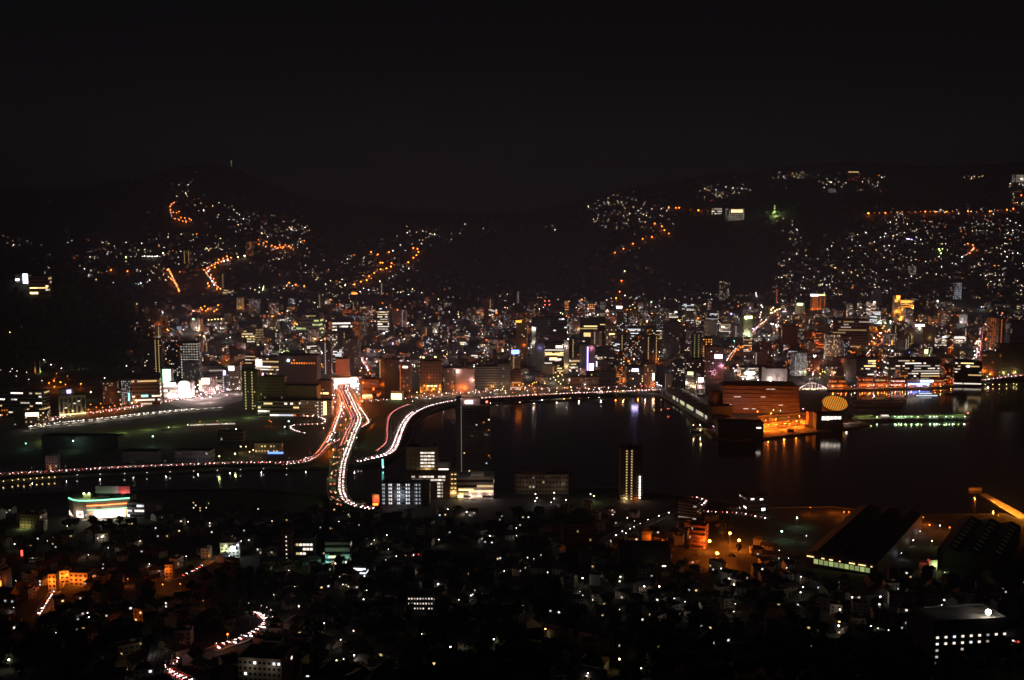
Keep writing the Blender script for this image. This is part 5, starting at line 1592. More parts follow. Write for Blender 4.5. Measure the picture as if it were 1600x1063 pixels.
LITWORD = {'scatter': 'scattered {c} windows', 'strips': '{c} strips', 'grid': '{c} corridors', 'cols': '{c} stairs'}
def fill_city(n, seed):
    rnd = random.Random(seed)
    made = 0
    tries = 0
    while made < n and tries < 20000:
        tries += 1
        yb = rnd.choice((rnd.uniform(474, 520), rnd.uniform(490, 560), rnd.uniform(520, 604)))
        x = rnd.uniform(225, 1610)
        if yb > 575 and x < 560: continue
        if x < 380 and yb < 500: continue
        if (1020 < x < 1300 and yb > 592) or (x > 1480 and yb > 586): continue
        if yb > 590 and 600 < x < 1030: continue
        P = ground(x, yb)
        s = depth_of(P) / F
        w = rnd.uniform(11, 27) if rnd.random() < .75 else rnd.uniform(26, 40)
        h = rnd.uniform(12, 34) if rnd.random() < .7 else rnd.uniform(30, 56)
        if yb < 500: h *= .7
        d = rnd.uniform(12, 20)
        r = .5 * math.hypot(w, d) * .8
        if any((P.x - q[0]) ** 2 + (P.y + d / 2 - q[1]) ** 2 < (r + q[2]) ** 2 for q in FOOT):
            continue
        bad = False
        for pth in (P_AV1, P_AV2, P_AV3, P_AV4, P_BOUL, P_FRONT):
            for k in range(0, len(pth), 2):
                if (pth[k].x - P.x) ** 2 + (pth[k].y - P.y - d / 2) ** 2 < (r + 9) ** 2:
                    bad = True; break
            if bad: break
        if bad: continue
        # do not stand in front of a lower landmark
        top = project((P.x, P.y, P.z + h))[1]
        if 1240 < x < 1600 and top < 470: continue
        if yb > 540 and top < 515: continue
        style = rnd.choice(('scatter', 'scatter', 'scatter', 'strips', 'cols', 'grid')) 
        fac = rnd.choice(('beige', 'grey', 'brown', 'brown', 'tan', 'slate', 'pink', 'dark', 'dark', 'red', 'white'))
        lc = rnd.choice(('w', 'w', 'y', 'm', 'o', 'c'))
        frac = {'scatter': rnd.uniform(.08, .32), 'strips': rnd.uniform(.15, .5), 'cols': .04, 'grid': rnd.uniform(.2, .7)}[style]
        cols = (rnd.choice((.15, .4, .5, .8)),)
        cn = {'m': 'mixed', 'w': 'white', 'y': 'yellow', 'o': 'orange', 'c': 'cool white'}[lc]
        lw = LITWORD[style].format(c=cn)
        form = 'tall ' if h > 34 else ('low ' if h < 17 else '')
        form += 'broad ' if w > 26 else ('slim ' if w < 14 else '')
        isapt = style in ('cols', 'grid') or rnd.random() < .4
        nm, ct = ('apartment_building', 'apartment block') if isapt else ('office_building', 'office building')
        ct_w = 'apartment block' if isapt else 'office block'
        lab = '%s%s %s with %s %s' % (form, FACWORD[fac], ct_w, lw, near_phrase(P)[0])
        ups = []
        if rnd.random() < .55:
            ups = [(rnd.choice((.05, .5, .95)), rnd.uniform(.03, .3), rnd.choice('ooywwp'), rnd.choice((900, 1600, 2600, 4200)))]  # random bulbs without fixtures, added to lift the street glow
        signs = []
        if rnd.random() < .20:
            sx = x + rnd.uniform(-.3, .3) * w / s
            sw = rnd.uniform(1.5, 4.5) / 2
            k = rnd.choice('wwpycovoorg')
            if rnd.random() < .5:
                signs = [(sx - sw, sx + sw, yb - h / s - 1.5, yb - h / s + .8, k, 4)]
            else:
                signs = [(sx - sw * .5, sx + sw * .5, yb - h / s * rnd.uniform(.3, .6), yb - rnd.uniform(1, 3), k, 4)]
            if h / s < 6: signs = []
        building(x - w / s / 2, x + w / s / 2, yb - h / s, yb, style, fac, lc, frac, lab, ct, nm, yaw=rnd.uniform(-30, 30), dep=d, cols=cols, P=P, size=(w, h), rnd=rnd, group='blocks of the city centre', up=ups, signs=signs, bays=max(2, min(9, int(w / 3.8))))
        made += 1
    print('city blocks', made)
fill_city(215, 11)

# the low roofs between them, and the town climbing the far slopes: past counting
def town_mass():
    rnd = random.Random(21)
    mb = MB()
    fm = [FACM[k] for k in ('beige', 'grey', 'brown', 'tan', 'slate', 'dark')]
    fams = [lit('w', 1.2), lit('y', 1.3), lit('w', 2.6), lit('o', 1.2), lit('c', 1.2)]
    n = 0
    while n < 2100:
        q = rnd.random()
        if q < .42:
            x, yb = rnd.uniform(200, 1620), rnd.uniform(478, 600)
            if yb > 585 and not (560 < x < 1030 and yb < 604): continue
            hh, w = rnd.uniform(6, 13), rnd.uniform(8, 18)
        else:
            x = rnd.uniform(60, 1620)
            yb = rnd.uniform(330, 480)
            lim = np.interp(x, [0, 200, 260, 300, 480, 500, 640, 700, 760, 900, 930, 1060, 1090, 1200, 1250, 1400, 1600], [420, 370, 300, 290, 350, 375, 375, 420, 445, 450, 320, 320, 440, 440, 380, 335, 300])
            if yb < lim: continue
            if x < 240 and yb > 430: continue
            if 1040 < x < 1215 and 350 < yb < 440: continue
            hh, w = rnd.uniform(5, 8), rnd.uniform(8, 14)
        P = ground(x, yb)
        d = rnd.uniform(8, 14)
        if any((P.x - f[0]) ** 2 + (P.y - f[1]) ** 2 < (f[2] + 7) ** 2 for f in FOOT):
            continue
        n += 1
        T = Matrix.Translation(P) @ Matrix.Rotation(R(rnd.uniform(-35, 35)), 4, 'Z')
        m = rnd.choice(fm)
        mb.box(-w / 2, w / 2, 0, d, -5, hh, m, T=T)
        if hh < 8:
            a = [T @ Vector(v) for v in ((-w / 2 - .5, -.5, hh + .02), (w / 2 + .5, -.5, hh + .02), (w / 2 + .5, d / 2, hh + 2.6), (-w / 2 - .5, d / 2, hh + 2.6))]
            b = [T @ Vector(v) for v in ((-w / 2 - .5, d + .5, hh + .02), (w / 2 + .5, d + .5, hh + .02), (w / 2 + .5, d / 2, hh + 2.6), (-w / 2 - .5, d / 2, hh + 2.6))]
            mb.poly(a, M_TILE); mb.poly(b, M_TILE)
        for f in range(int(hh // 3)):
            for b in range(int(w // 4)):
                on = rnd.random() < (.13 if hh > 8 else .04)
                xx, z = -w / 2 + 2 + 4 * b, 1.7 + 3 * f
                mb.poly([T @ Vector((xx - .8, -.08, z - .6)), T @ Vector((xx + .8, -.08, z - .6)), T @ Vector((xx + .8, -.08, z + .6)), T @ Vector((xx - .8, -.08, z + .6))], rnd.choice(fams) if on else M_GLASS)
    mb.build('distant_town', kind='stuff')
town_mass()

# ------------------------------------------------------------------ street lamps
HEADS, POLES = {}, {}
def pole_mesh(h):
    h = round(h)
    if h not in POLES:
        mb = MB()
        mb.cyl((0, 0, -1.5), (0, 0, h), .11, .07, M_STEEL, 6)
        mb.cyl((0, 0, h - .1), (0, -1.1, h + .35), .06, .05, M_STEEL, 5)
        mb.cyl((0, 0, -.2), (0, 0, .5), .22, .2, M_STEEL, 6)
        POLES[h] = mb.data('street_lamp')
    return POLES[h]

def head_mesh(k, s):
    if (k, s) not in HEADS:
        mb = MB()
        mb.ball((0, 0, 0), 1.0, lit(k, s), 8, 6, .85)
        HEADS[(k, s)] = mb.data('lamp_head')
    return HEADS[(k, s)]

LAMPS = []                  # px, py, colour, strength, power, size, height, surface height
def lamp(px, py, k='w', s=9, watts=0, size=1.0, h=6, z=None):
    LAMPS.append((px, py, k, s, watts, size, h, z))

def lamps(txt, k='w', s=9, watts=0, size=1.0, h=6, z=None):
    for x, y in pts(txt):
        lamp(x, y, k, s, watts, size, h, z)

# near slopes
lamps('75,845 52,872 26,907 153,841 170,856 219,845 139,867 235,881 292,869 328,857 228,823 294,815 328,817 354,806 378,845 141,964 139,957 89,988 24,949 257,1003 250,892 106,822 426,814 530,815 604,836 585,844 573,842 753,842 607,858 604,875 531,901 570,900 535,913 544,916 573,922 569,936 429,929 609,958 562,969 507,973 735,930 717,937 724,947 536,1029 572,1052 607,1039 554,985 742,922 787,892 453,891 806,825 809,830 807,837 934,873 855,894 907,924 909,930 927,937 952,926 819,946 967,952 1069,940 953,989 1041,968 1048,1054 1149,943 1145,955 957,804 980,809 991,814 834,873 824,871 886,903 1229,887 1255,895 1252,901 1303,915 1310,910 1387,984 1371,981 1413,1021 1471,945 1399,914 1402,920 1275,943 1266,950 1246,942 1217,860 1217,872 1232,872 1476,894 861,785 1001,1043 703,1010 660,990', 'w', 7, 170, .85)
lamps('928,775', 'l', 9, 900, 1.2, 7)
lamps('922,772', 'w', 9, 300, 1.1, 6)
lamps('25,850 160,839 165,850 163,882 162,888 16,1030 3,1020 685,843 766,837 643,889 685,912 462,917 467,947 534,999 772,998 553,1023 911,903 969,901 967,908 1002,912 1007,916 1029,916 1054,935 1080,951 937,1002 920,1051 1045,801 1139,904 1136,915 1146,913 1121,923 1125,888 1255,917 1250,925 1331,933 1312,952 1310,977 1360,978 1460,957 1374,932 1420,928 1260,837 702,810 700,796 730,800 865,770 837,783 836,772 838,778 866,779 884,781 914,797', 'w', 10, 330, 1.1)
lamps('198,1045 489,934 526,1031 851,982 969,1029 1310,971', 'y', 10, 320, 1.15)
lamps('445,881 877,841 1467,983', 'l', 11, 500, 1.2)
lamps('1244,809 1220,830', 'g', 30, 1800, 1.6, 9)
lamps('1455,845', 'l', 9, 700, 1.1)
lamps('1436,830 1407,864', 'c', 9, 500, 1.1)
lamps('1427,844 1426,824 1437,823 1468,821', 'w', 8, 400, 1.0)
lamps('106,889 124,893 96,897 132,900 112,892 262,888 259,904 256,913 282,912 326,868 195,965 64,960 76,938 200,904', 'o', 10, 1500, 1.0)
lamps('319,938', 'o', 8, 350, .95)
lamps('356,990', 'o', 11, 1700, 1.2, 9)
lamps('1035,844', 'o', 9, 1200, 1.1)
lamps('1140,833 1155,844 1109,845 1119,864', 'o', 45, 26000, 2.9, 10)
lamps('1441,808 1452,820 1482,824 1375,810 1318,800 1326,800 1266,793 1559,805', 'o', 9, 2600, 1.0, 8)
# riverside and yard
lamps('115,689 240,682 ', 'g', 11, 2200, 1.5, 14)
lamps('369,671 344,713 368,709', 'l', 12, 2200, 1.5, 12)
lamps('377,698 385,698 396,703 390,706', 'y', 9, 1200, 1.1, 8)
lamps('41,693', 't', 8, 800, 1.1, 8)
lamps('451,658.5 446,667', 'g', 12, 1500, 1.4, 9)
lamps('313,659 340,658 421,657 424,659', 'o', 8, 900, 1.0, 8)
lamps('294,664 354,662 264,668 506,669 478,715', 'w', 8, 500, 1.0, 7)
lamps('505,654.5 480,650 490,649', 'y', 8, 700, 1.1, 8)
lamps('49,665.5 56,664.7 64,664 71,663 86,661.5 94,658.8 108,659 116,658 123,657.5 131,656 153,654 160,653 175,652 181,651 190,650 197,649 204,648.4 211,647.6 218,647 225,646 232,645.3 240,644.6 250,643.5 258,642.8 266,642 275,641.2 284,640.5 292,639.8 300,639', 'w', 8, 900, 1.0, 6)
lamps('142,632 158,631 161,637 172,636 180,634.5 190,633 196,631.5 139,640 151,636.5', 'o', 9, 5000, 1.25, 8)
lamps('207,630 214,628 218,625.5 247,616.5 244,624 252,620', 'y', 9, 4000, 1.3, 8)
lamps('312,607 318,610 314,616 322,613 334,609 336,614 329,621 338,603 308,612 356,608.5 372,607.5 300,617 316,622 341,606', 'p', 11, 8000, 1.6, 9)
lamps('306,605 310,602 331,601 324,606', 'w', 10, 6000, 1.5, 9)
lamps('78,598.4 85.5,595 94.5,597 95.5,597.5 85.5,604.5 103,601 126.5,600', 'o', 13, 4500, 1.6, 9)
lamps('86,592 89,584 106,588', 'o', 9, 1200, 1.1)
lamps('125.5,570.5', 'l', 13, 1400, 1.7, 9)
lamps('142.5,612.5', 'l', 12, 1500, 1.5, 14)
lamps('69,562.5 96.5,575.5 198,572 164,591', 'w', 9, 300, 1.3)
lamps('16.5,581 19.5,576.5 27,580 42,582 45.5,593 66,595 26,588', 'w', 7, 0, .95)
# bridgehead and side street
lamps('519,592 527,595 535,597 552,596 558,594 561,600 560,608 558.5,612.5 521,601 523,607', 'p', 10, 7000, 1.4, 8)
lamps('520,617.5 521.5,622 533,635 534.5,641 537,646 534,651 537.5,636 523,618 524,628', 'p', 10, 1500, 1.2, 8)
lamps('530,631 537,629 548.5,635 540,655.5 528,608 529,618 561,616 563,622 565,627 532.5,664 515,695 521,702', 'o', 9, 16000, 1.2, 8)
lamps('522.5,672 523.5,676 516,681.5 518,687 523,688', 'p', 9, 1200, 1.1, 8)
lamps('567,651 574,654 580,656 572,660', 'o', 5, 7000, .7, 7)
lamps('547,654 540,669.5 549,677 542.6,689 537,702 555.7,662 562,647.6 562.6,639 521.5,714 534,725 518.5,740 531.5,754 525,770 557.6,684', 'l', 8, 2200, .9, 7, 8.0)
# harbour front
lamps('645,627 652,622 672,623', 'w', 8, 400, 1.0)
lamps('662,558.7 680,558.2', 'l', 16, 2500, 1.9, 4, 32)
lamps('600,604 636,595', 'y', 8, 500, 1.1)
lamps('727.5,588.7 720,605.5 725,606 737,593.5 716,594 722,593.5 728.5,598 745,596', 'o', 10, 2600, 1.3, 9)
lamps('768,603.5 779,601 785,600.5 790,602.5 793,600.7 797,601.5 801,601 787,604 771,604', 'a', 9, 1600, 1.2, 8)
lamps('811,602 827,602.5 832,600 835,598 838,597.5 851,599.5 806,601 817,600', 'a', 9, 1800, 1.25, 8)
lamps('868,582.5 872,588 875,583 868,594 873,597 876,600 888,599 892,605 878,586 865,590 880,594', 'y', 9, 1600, 1.2, 8)
lamps('821,606 776,609 785,608 749,613 790,614', 'w', 9, 700, 1.15, 8)
lamps('831,603.5 884,605.5 886,605.5 906,607.5', 'r', 8, 150, .9, 6)
lamps('743,613 739,612', 'g', 7, 200, .9, 6)
lamps('914,601 920,608 936,607 936.5,608', 'w', 10, 900, 1.3, 6)
lamps('1002,604 1003,603', 'r', 9, 150, 1.0, 5)
lamps('1010,604', 'o', 8, 600, 1.0, 6)
lamps('887.5,530.8', 'g', 40, 2000, 2.0, 3, 44)
lamps('1027,601 1030,602 1033,603 1026,598', 'c', 9, 1200, 1.3, 6)
lamps('1045.5,604', 'r', 9, 200, 1.2, 5)
lamps('1094.5,577.5', 'k', 14, 1500, 1.8, 10)
lamps('1092,584 1084,583 1099,592', 'l', 7, 900, 1.1, 6)
lamps('1083,664.5 1093,664 1093.5,672.5', 'y', 12, 1200, 1.4, 8)
lamps('1033,625', 'o', 8, 300, 1.0, 6); lamps('1022,625', 'y', 7, 200, .9, 6); lamps('1043,639 1045,639', 'r', 7, 80, .9, 4)
lamps('1114,666 1115,666.5', 'k', 7, 150, .9, 4)
lamps('1126,579.5', 'y', 11, 1400, 1.5, 8); lamps('1132,575 1134,575', 'o', 9, 1200, 1.2, 8)
lamps('1146,576 1150,579 1148,580 1152,571 1155,583', 'p', 10, 2600, 1.4, 8)
lamps('1161,592 1167,593 1172,591 1183.5,594 1192,589 1198.5,600 1204,595 1190,599 1220,602.5', 'w', 12, 2600, 1.6, 9)
lamps('1204,646 1184,643', 'o', 16, 9000, 1.8, 12)
lamps('1196,657 1212,655 1232,652 1248,650 1260,652 1225,662 1200,664 1244,658', 'o', 7, 40000, 1.1, 9)
lamps('1211,636 1219,642 1208,641', 'l', 8, 1500, 1.1, 8)
lamps('1255,639', 'k', 9, 500, 1.3, 6)
lamps('1236.5,577.5 1238,572', 'o', 9, 1600, 1.35, 9)
lamps('1250,574 1262,577 1268,566 1286,564 1297,563 1276,562', 'o', 8, 2000, 1.2, 8)
lamps('1272,558 1276,560 1274,556', 'w', 13, 6000, 1.7, 9)
lamps('1296,579.5 1285,581 1288,581 1302,581 1304,582 1281,584.5 1272.5,576 1258.5,581', 'l', 8, 700, 1.2, 8)
lamps('1271.5,582', 'r', 8, 100, 1.0, 6)
lamps('1303,593.5', 'y', 11, 900, 1.4, 9)
lamps('1372.5,564.5 1372,575 1384,577.5', 'o', 9, 1500, 1.4, 9)
lamps('1373,587 1378,587 1382,586', 'o', 5, 1600, .8, 7)
lamps('1473,588.5 1469,589 1482,593.5 1486,593.5 1491,593.5 1479,594', 'o', 9, 1200, 1.2, 6)
lamps('1473.5,586', 'g', 9, 900, 1.3, 7)
lamps('1309,541 1354,543 1388,547', 'g', 8, 700, 1.2, 8)
lamps('1401,597.5 1410,594.5 1450,603 1443,600.5', 'y', 9, 800, 1.2, 6)
for i in range(26):
    lamp(1293 + 7 * i + (i % 3), 602.5 - .02 * i + (i % 2) * 1.5, 'oypo'[i % 4], 8, 420, 1.0, 5)
lamps('1543,575 1545.5,579.5 1546,585 1567,580 1553.5,571 1553.5,574 1586,582 1596,577.5 1542,588.5', 'l', 9, 1500, 1.35, 8)
lamps('1575,585.5 1517,592.5 1544,593', 'p', 9, 700, 1.3, 6)
lamps('1539,601 1551,601 1561,601 1572.5,600.5 1583.5,599.7 1588,601', 'y', 8, 160, 1.0, 3, 1.0)
lamps('6,752 20,750.6 29,749 38,750 48,748 58,747.4 67,746.5 77,746 86,745.5', 'y', 7, 120, .9, 3, 1.0)
lamps('121,742 157,741 195,740 230,738.6 266,737.4 303,736 340,735 376,734 412,732.5 448,732', 'w', 3, 60, .9, 3, 1.0)
lamps('955,845 962,836 973,830 985,826 990,823 1000,818 1012,812 1030,806 978,833', 'w', 8, 130, 1.0, 6)
for i in range(34):  # even row of lamps added to brighten the harbour front
    lamp(640 + 11.5 * i, 611 - .16 * i + 2.2 * (i % 3), 'oywopwy'[i % 7], 8, 4200, .95, 7)
# avenue glare
lamps('1375,506 1377,520 1383,518 1371,524 1365,529 1362,534 1358,538 1369,530 1374,526 1379,513 1381,510 1388,516 1369,515 1386,522 1366,536 1377,531 1385,530', 'o', 10, 3200, 1.6, 9)
lamps('1373,503 1376,505 1383,505 1391,505 1391,502', 'g', 11, 2500, 1.7, 9)
lamps('1365,528 1375,521', 'w', 11, 2500, 1.7, 9)
lamps('1524,537 1526,534 1530,540 1526,545 1522,549 1531,534 1523,555 1528,550 1521,560', 'p', 10, 3000, 1.6, 9)
lamps('1531,563 1533,568 1536,573 1537,578 1539,531 1541,529 1526,566', 'o', 9, 2600, 1.4, 9)
lamps('1211,486 1206,489 1205,484 1214,484 1218,483 1208,481 1204,489', 'y', 11, 3200, 1.7, 9)
lamps('1215,492 1217,497', 'r', 9, 900, 1.3, 7); lamps('1226,487 1224,487', 'v', 11, 1500, 1.6, 7)
lamps('1208,507 1212,508 1205,506 1213,511 1216,509', 'p', 11, 3000, 1.7, 8)
lamps('1175,514 1177,514 1182,512', 'k', 12, 2600, 1.7, 8)
lamps('1150,545 1153,547 1157,543 1160,541 1148,548 1155,541', 'o', 11, 3000, 1.5, 8)
lamps('1147,533 1145.5,542 1165,522 1171,526', 't', 9, 700, 1.2, 8)
lamps('1162,522 1166,522 1170,522', 'l', 8, 900, 1.2, 8)
lamps('1189,477 1191,480 1189,488 1188,492 1187,496 1197,500', 'w', 8, 900, 1.3, 8)
lamps('1181,461 1182,463 1181,458', 'p', 9, 900, 1.3, 8)
lamps('571,565 574,572 567,559 569,548', 'o', 9, 1800, 1.3, 8); lamps('573,575 575,579 576,582', 'p', 9, 1500, 1.2, 8)
lamps('451,545 441,551 443,542 448,540 444,549 451,550', 'l', 9, 900, 1.3, 8)
lamps('508,531 505,534 508,529', 'o', 8, 1800, 1.3, 8)
lamps('798,530.5 796,531 788,536', 'y', 9, 1600, 1.5, 8); lamps('807,531 800,545', 'o', 9, 1200, 1.4, 8)
lamps('1010,502 1011,504', 'o', 10, 1500, 1.5, 8); lamps('1013,512', 'w', 9, 900, 1.3, 8)
lamps('1057,501 1062,502 1060,501', 'l', 10, 1800, 1.5, 8)
lamps('876,489 879,490.5', 'l', 9, 900, 1.3, 8)
lamps('835,494.7 885,494 880,496', 'r', 10, 100, 1.4, 3, 47)
lamps('851.5,470.5 858,470.5 851.5,476.5 858.5,476.5', 'r', 11, 200, 1.6, 6)
lamps('979,518 986,521', 'o', 8, 500, 1.2, 6)
lamps('993,551', 'y', 9, 900, 1.3, 6)
lamps('895,497 922,491 934,492', 'w', 10, 800, 1.4, 8)
lamps('1566,489.5', 'r', 11, 100, 1.7, 3, 62)
lamps('1246,576', 'w', 7, 200, 1.1)
lamps('1429,556 1452,556', 'v', 8, 500, 1.3, 6)
lamps('412,449 411,452', 'l', 10, 700, 1.5, 8)
# hill roads
lamps('1366,333 1374,332.5 1392,332 1401,332 1410,331.5 1420,331.5 1430,331 1438,331 1453,331 1470,331 1488,330.5 1497,330.5 1525,330.5 1535,330.5 1558,329.5 1066,326 1072,327 1079,328 1098,329 1106,330', 'o', 1.2, 700, 1.3, 8)
lamps('580,394 590.5,398 608,394 594.5,410.5 598,411 612,411.5 611,417 604,419.5 595,421 585,427 577,432 573,438 564,440.5 554,444.5 638,410 646,403 651,399 654,394 652.5,389 646,388 1023,349.5 1034,354 1038,360 1018.5,370.5 1004,373.5 989,381 974,389 971,439 968,456 962.5,466 1045,324 1056,325 1061,325 1383,333 1445.5,331 1461,331 1512,330.5 1546,330.5 1573,328 1583,326.5', 'o', 12, 2600, 2.5, 9)
lamps('1045,365 961,395 1479,331 1595.5,305.5 452,442 462,445 475.5,447 597.5,474 1357,334 174,422 199.5,424', 'o', 10, 2000, 2.2, 9)
lamps('1091,329 1357,333.5', 'o', 16, 5000, 3.2, 9)
lamps('976,424', 'y', 9, 200, 2.0, 9)
lamps('264,421 266,425 269,431 268,436 271,438 273,442 276,447 279,452 280,455 267,428 275,444 262,422', 'o', 12, 2600, 2.2, 9)
lamps('319,422 324,419 323,427 328,421 331,415 336,413 341,411 346,409 349,404 356,405 361,403 355,401 330,430 334,436 337,442 340,449 333,440 339,452 327,447 325,443 336,418 342,406 345,452', 'o', 12, 2000, 2.0, 9)
lamps('326,424 329,434 332,440 335,445 350,408 356,407', 'p', 12, 1500, 2.0, 9)
lamps('372,402 382,400 383,400', 'y', 11, 900, 2.0, 9)
lamps('405,382 412,380 417,378 425,384 430,386 434,388 439,387 443,386 452,385 455,387 446,383 437,383', 'o', 11, 1600, 1.9, 9)
lamps('268,319 266,323 267,328 271,332 276,333 280,331 272,317', 'o', 10, 1000, 1.7, 9)
lamps('274,342 280,344 286,346 291,347 283,340 289,341 296,342 299,344', 'o', 9, 1300, 1.7, 9)
lamps('314,481 316,484 320,479 325,483 322,486 335,487 339,484 341,477', 'o', 11, 2000, 1.9, 8)
lamps('326,500 331,500 336,499 341,499 346,498.5 351,498 355,498', 'y', 8, 900, 1.4, 7)
lamps('436,490 441,489 447,490 451,490', 'o', 9, 900, 1.5, 7)
lamps('1520,383 1521,388 1519,391 1515,396 1512,381', 'o', 9, 900, 2.0, 8); lamps('1503,402', 't', 8, 300, 1.8, 7)
lamps('1467,389 1472,389 1470,396 1468,392', 'l', 8, 300, 1.7, 7)
lamps('1420,374 1424,374.5 1417,373.5', 'v', 11, 500, 2.0, 7)
lamps('197,402.5', 'l', 11, 400, 2.0, 8)
lamps('226,400.5 231,401 234,401 238,401 242,401 246,400.5', 'w', 9, 200, 1.7, 7)
lamps('255,396', 'w', 10, 0, 1.9, 7)

# lamps scattered at random between the blocks, added to light the facades
lr = random.Random(91)
for i in range(520):
    y_ = lr.choice((lr.uniform(476, 530), lr.uniform(500, 570), lr.uniform(540, 602)))
    x_ = lr.uniform(240, 1605)
    if (y_ > 580 and x_ < 520) or (x_ > 1480 and y_ > 586) or (1040 < x_ < 1290 and y_ > 596): continue
    lamp(x_, y_, lr.choice('wwpppooooac'), 8, lr.choice((2500, 5500, 12000)), .85, 8)

LAMPDESC = {'w': 'white', 'c': 'cool white', 'y': 'yellow', 'o': 'orange', 'a': 'amber', 'g': 'green-white', 'l': 'yellow-green', 'p': 'pinkish white', 'r': 'red', 't': 'turquoise', 'v': 'violet', 'k': 'pink', 'b': 'blue'}

def place_lamps():
    arr = []
    for (px, py, k, s, watts, size, h, z) in LAMPS:
        if z is None:
            P = ground(px, py)
            for _ in range(2):
                P = ground(px, py + h * F * .985 / depth_of(P))
        else:
            P = atz(px, py, z + h); P.z = z
        arr.append((depth_of(P), P, k, s, watts, size, h, z))
    jr = random.Random(15)
    arr = [(D, P, k, (min(s, 5) if k == 'o' and s < 40 else s) * (1 if D < 2600 else (2.6 if k == 'o' else 1.6)) * (jr.choice((.5, .75, 1, 1.4)) if D < 1150 and s < 20 else 1), w * (1 if D < 2600 else 1.6), z_ * (jr.uniform(.65, 1.2) if D < 1150 and s < 40 else 1), h, q) for (D, P, k, s, w, z_, h, q) in arr]
    arr.sort(key=lambda a: -(a[5] / a[0]))
    mass = MB()
    nlight = 0
    for i, (D, P, k, s, watts, size, h, z) in enumerate(arr):
        r = LAMPSIZE * size * (.55 + .45 * D / 1500)  # head radius grows with camera distance, standing in for its halo
        if i < 250:
            o = put('street_lamp', pole_mesh(h), None, P, random.uniform(-.6, .6))
            put('lamp_head', head_mesh(k, s), o, (0, -1.1, h + .2), 0, r)
            tall = 'tall ' if h >= 9 else ''
            tag(o, '%s%s street lamp %s' % (tall, LAMPDESC[k], near_phrase(P)[0]), 'street lamp', 'street lamps')
            if watts:
                bulb((0, -2.2 - r, h - .6), k, watts, o, .4)
        else:
            mass.cyl((P.x, P.y, P.z - 1), (P.x, P.y, P.z + h), .12, .08, M_STEEL, 4, False)
            mass.ball((P.x, P.y - .8, P.z + h + .2), r, lit(k, s), 6, 4, .85)
            if watts:
                bulb((P.x, P.y - 2.4 - r, P.z + h - .6), k, watts, None, .5)
    return mass
LAMPSIZE = .54

# loose sprinkle of lamps over the far slopes, added to the same mass
def slope_lamps(mass):
    rnd = random.Random(77)
    regs = [
        ('268,287 300,287 345,318 400,330 470,347 486,352 478,372 430,372 390,376 345,362 320,340 296,325 275,310', 62),
        ('85,385 130,370 180,362 255,368 300,365 345,372 395,375 400,400 330,425 255,430 190,436 140,425 92,412', 105),
        ('400,345 488,350 485,390 420,395 400,380', 34), ('420,392 490,385 500,445 420,465', 34),
        ('486,412 560,398 640,380 640,430 560,455 490,450', 62), ('600,370 650,362 720,352 735,372 660,390', 26),
        ('920,318 960,305 1010,318 1060,320 1052,352 1010,360 950,362 912,340', 84), ('1080,312 1095,296 1130,288 1178,290 1178,304 1130,312 1095,318', 36),
        ('1208,272 1262,270 1262,282 1208,284', 14), ('1275,276 1385,276 1385,302 1285,300', 34), ('1505,274 1545,276 1545,282 1505,281', 9),
        ('1205,340 1242,345 1262,400 1248,430 1212,422 1225,390', 24), ('1262,400 1320,372 1400,345 1480,350 1600,340 1600,470 1500,478 1400,472 1300,462 1262,440', 250),
        ('1395,326 1600,326 1600,370 1380,368', 74), ('1575,286 1600,286 1600,325 1580,322', 16), ('1200,425 1300,430 1320,466 1200,466', 42),
        ('380,440 560,450 700,452 900,465 1250,455 1250,480 900,486 640,484 400,486', 150), ('620,352 900,350 900,362 620,368', 10),
        ('0,500 120,520 110,590 0,590', 8), ('190,470 270,475 270,545 205,535', 16), ('0,370 85,385 80,425 0,400', 9), ('90,418 260,432 300,455 180,452', 26),
        ('1240,480 1600,478 1600,540 1440,520 1300,500', 60), ('380,486 820,488 820,560 560,560 400,545', 110), ('900,490 1240,480 1240,560 960,560', 90)]
    for s, n in regs:
        n = int(n * 1.45)
        pl = pts(s)
        xs = [p[0] for p in pl]; ys = [p[1] for p in pl]
        k = 0
        last = None
        while k < n:
            if last and rnd.random() < .35:
                x, y = last[0] + rnd.uniform(4, 9) * rnd.choice((-1, 1)), last[1] + rnd.uniform(-4, 4)
            else:
                x, y = rnd.uniform(min(xs), max(xs)), rnd.uniform(min(ys), max(ys))
            c = False
            j = len(pl) - 1
            for i in range(len(pl)):
                if (pl[i][1] > y) != (pl[j][1] > y) and x < (pl[j][0] - pl[i][0]) * (y - pl[i][1]) / (pl[j][1] - pl[i][1]) + pl[i][0]:
                    c = not c
                j = i
            if not c:
                last = None
                continue
            k += 1
            last = (x, y)
            P = ground(x, y)
            D = depth_of(P)
            kk = rnd.choice('wwwwwwwyycyo')
            st = rnd.choice((3, 5, 8, 12, 18))
            r = rnd.choice((.55, .7, .9, 1.1)) * LAMPSIZE * (.55 + .45 * D / 1500)  # radius swollen with distance here too, to suggest a halo
            h = rnd.uniform(3, 7)
            mass.cyl((P.x, P.y, P.z - 1), (P.x, P.y, P.z + h), .12, .08, M_STEEL, 4, False)
            mass.ball((P.x, P.y - .8, P.z + h), r, lit(kk, st), 6, 4, .85)
    mass.build('distant_street_lamps', kind='stuff')
slope_lamps(place_lamps())

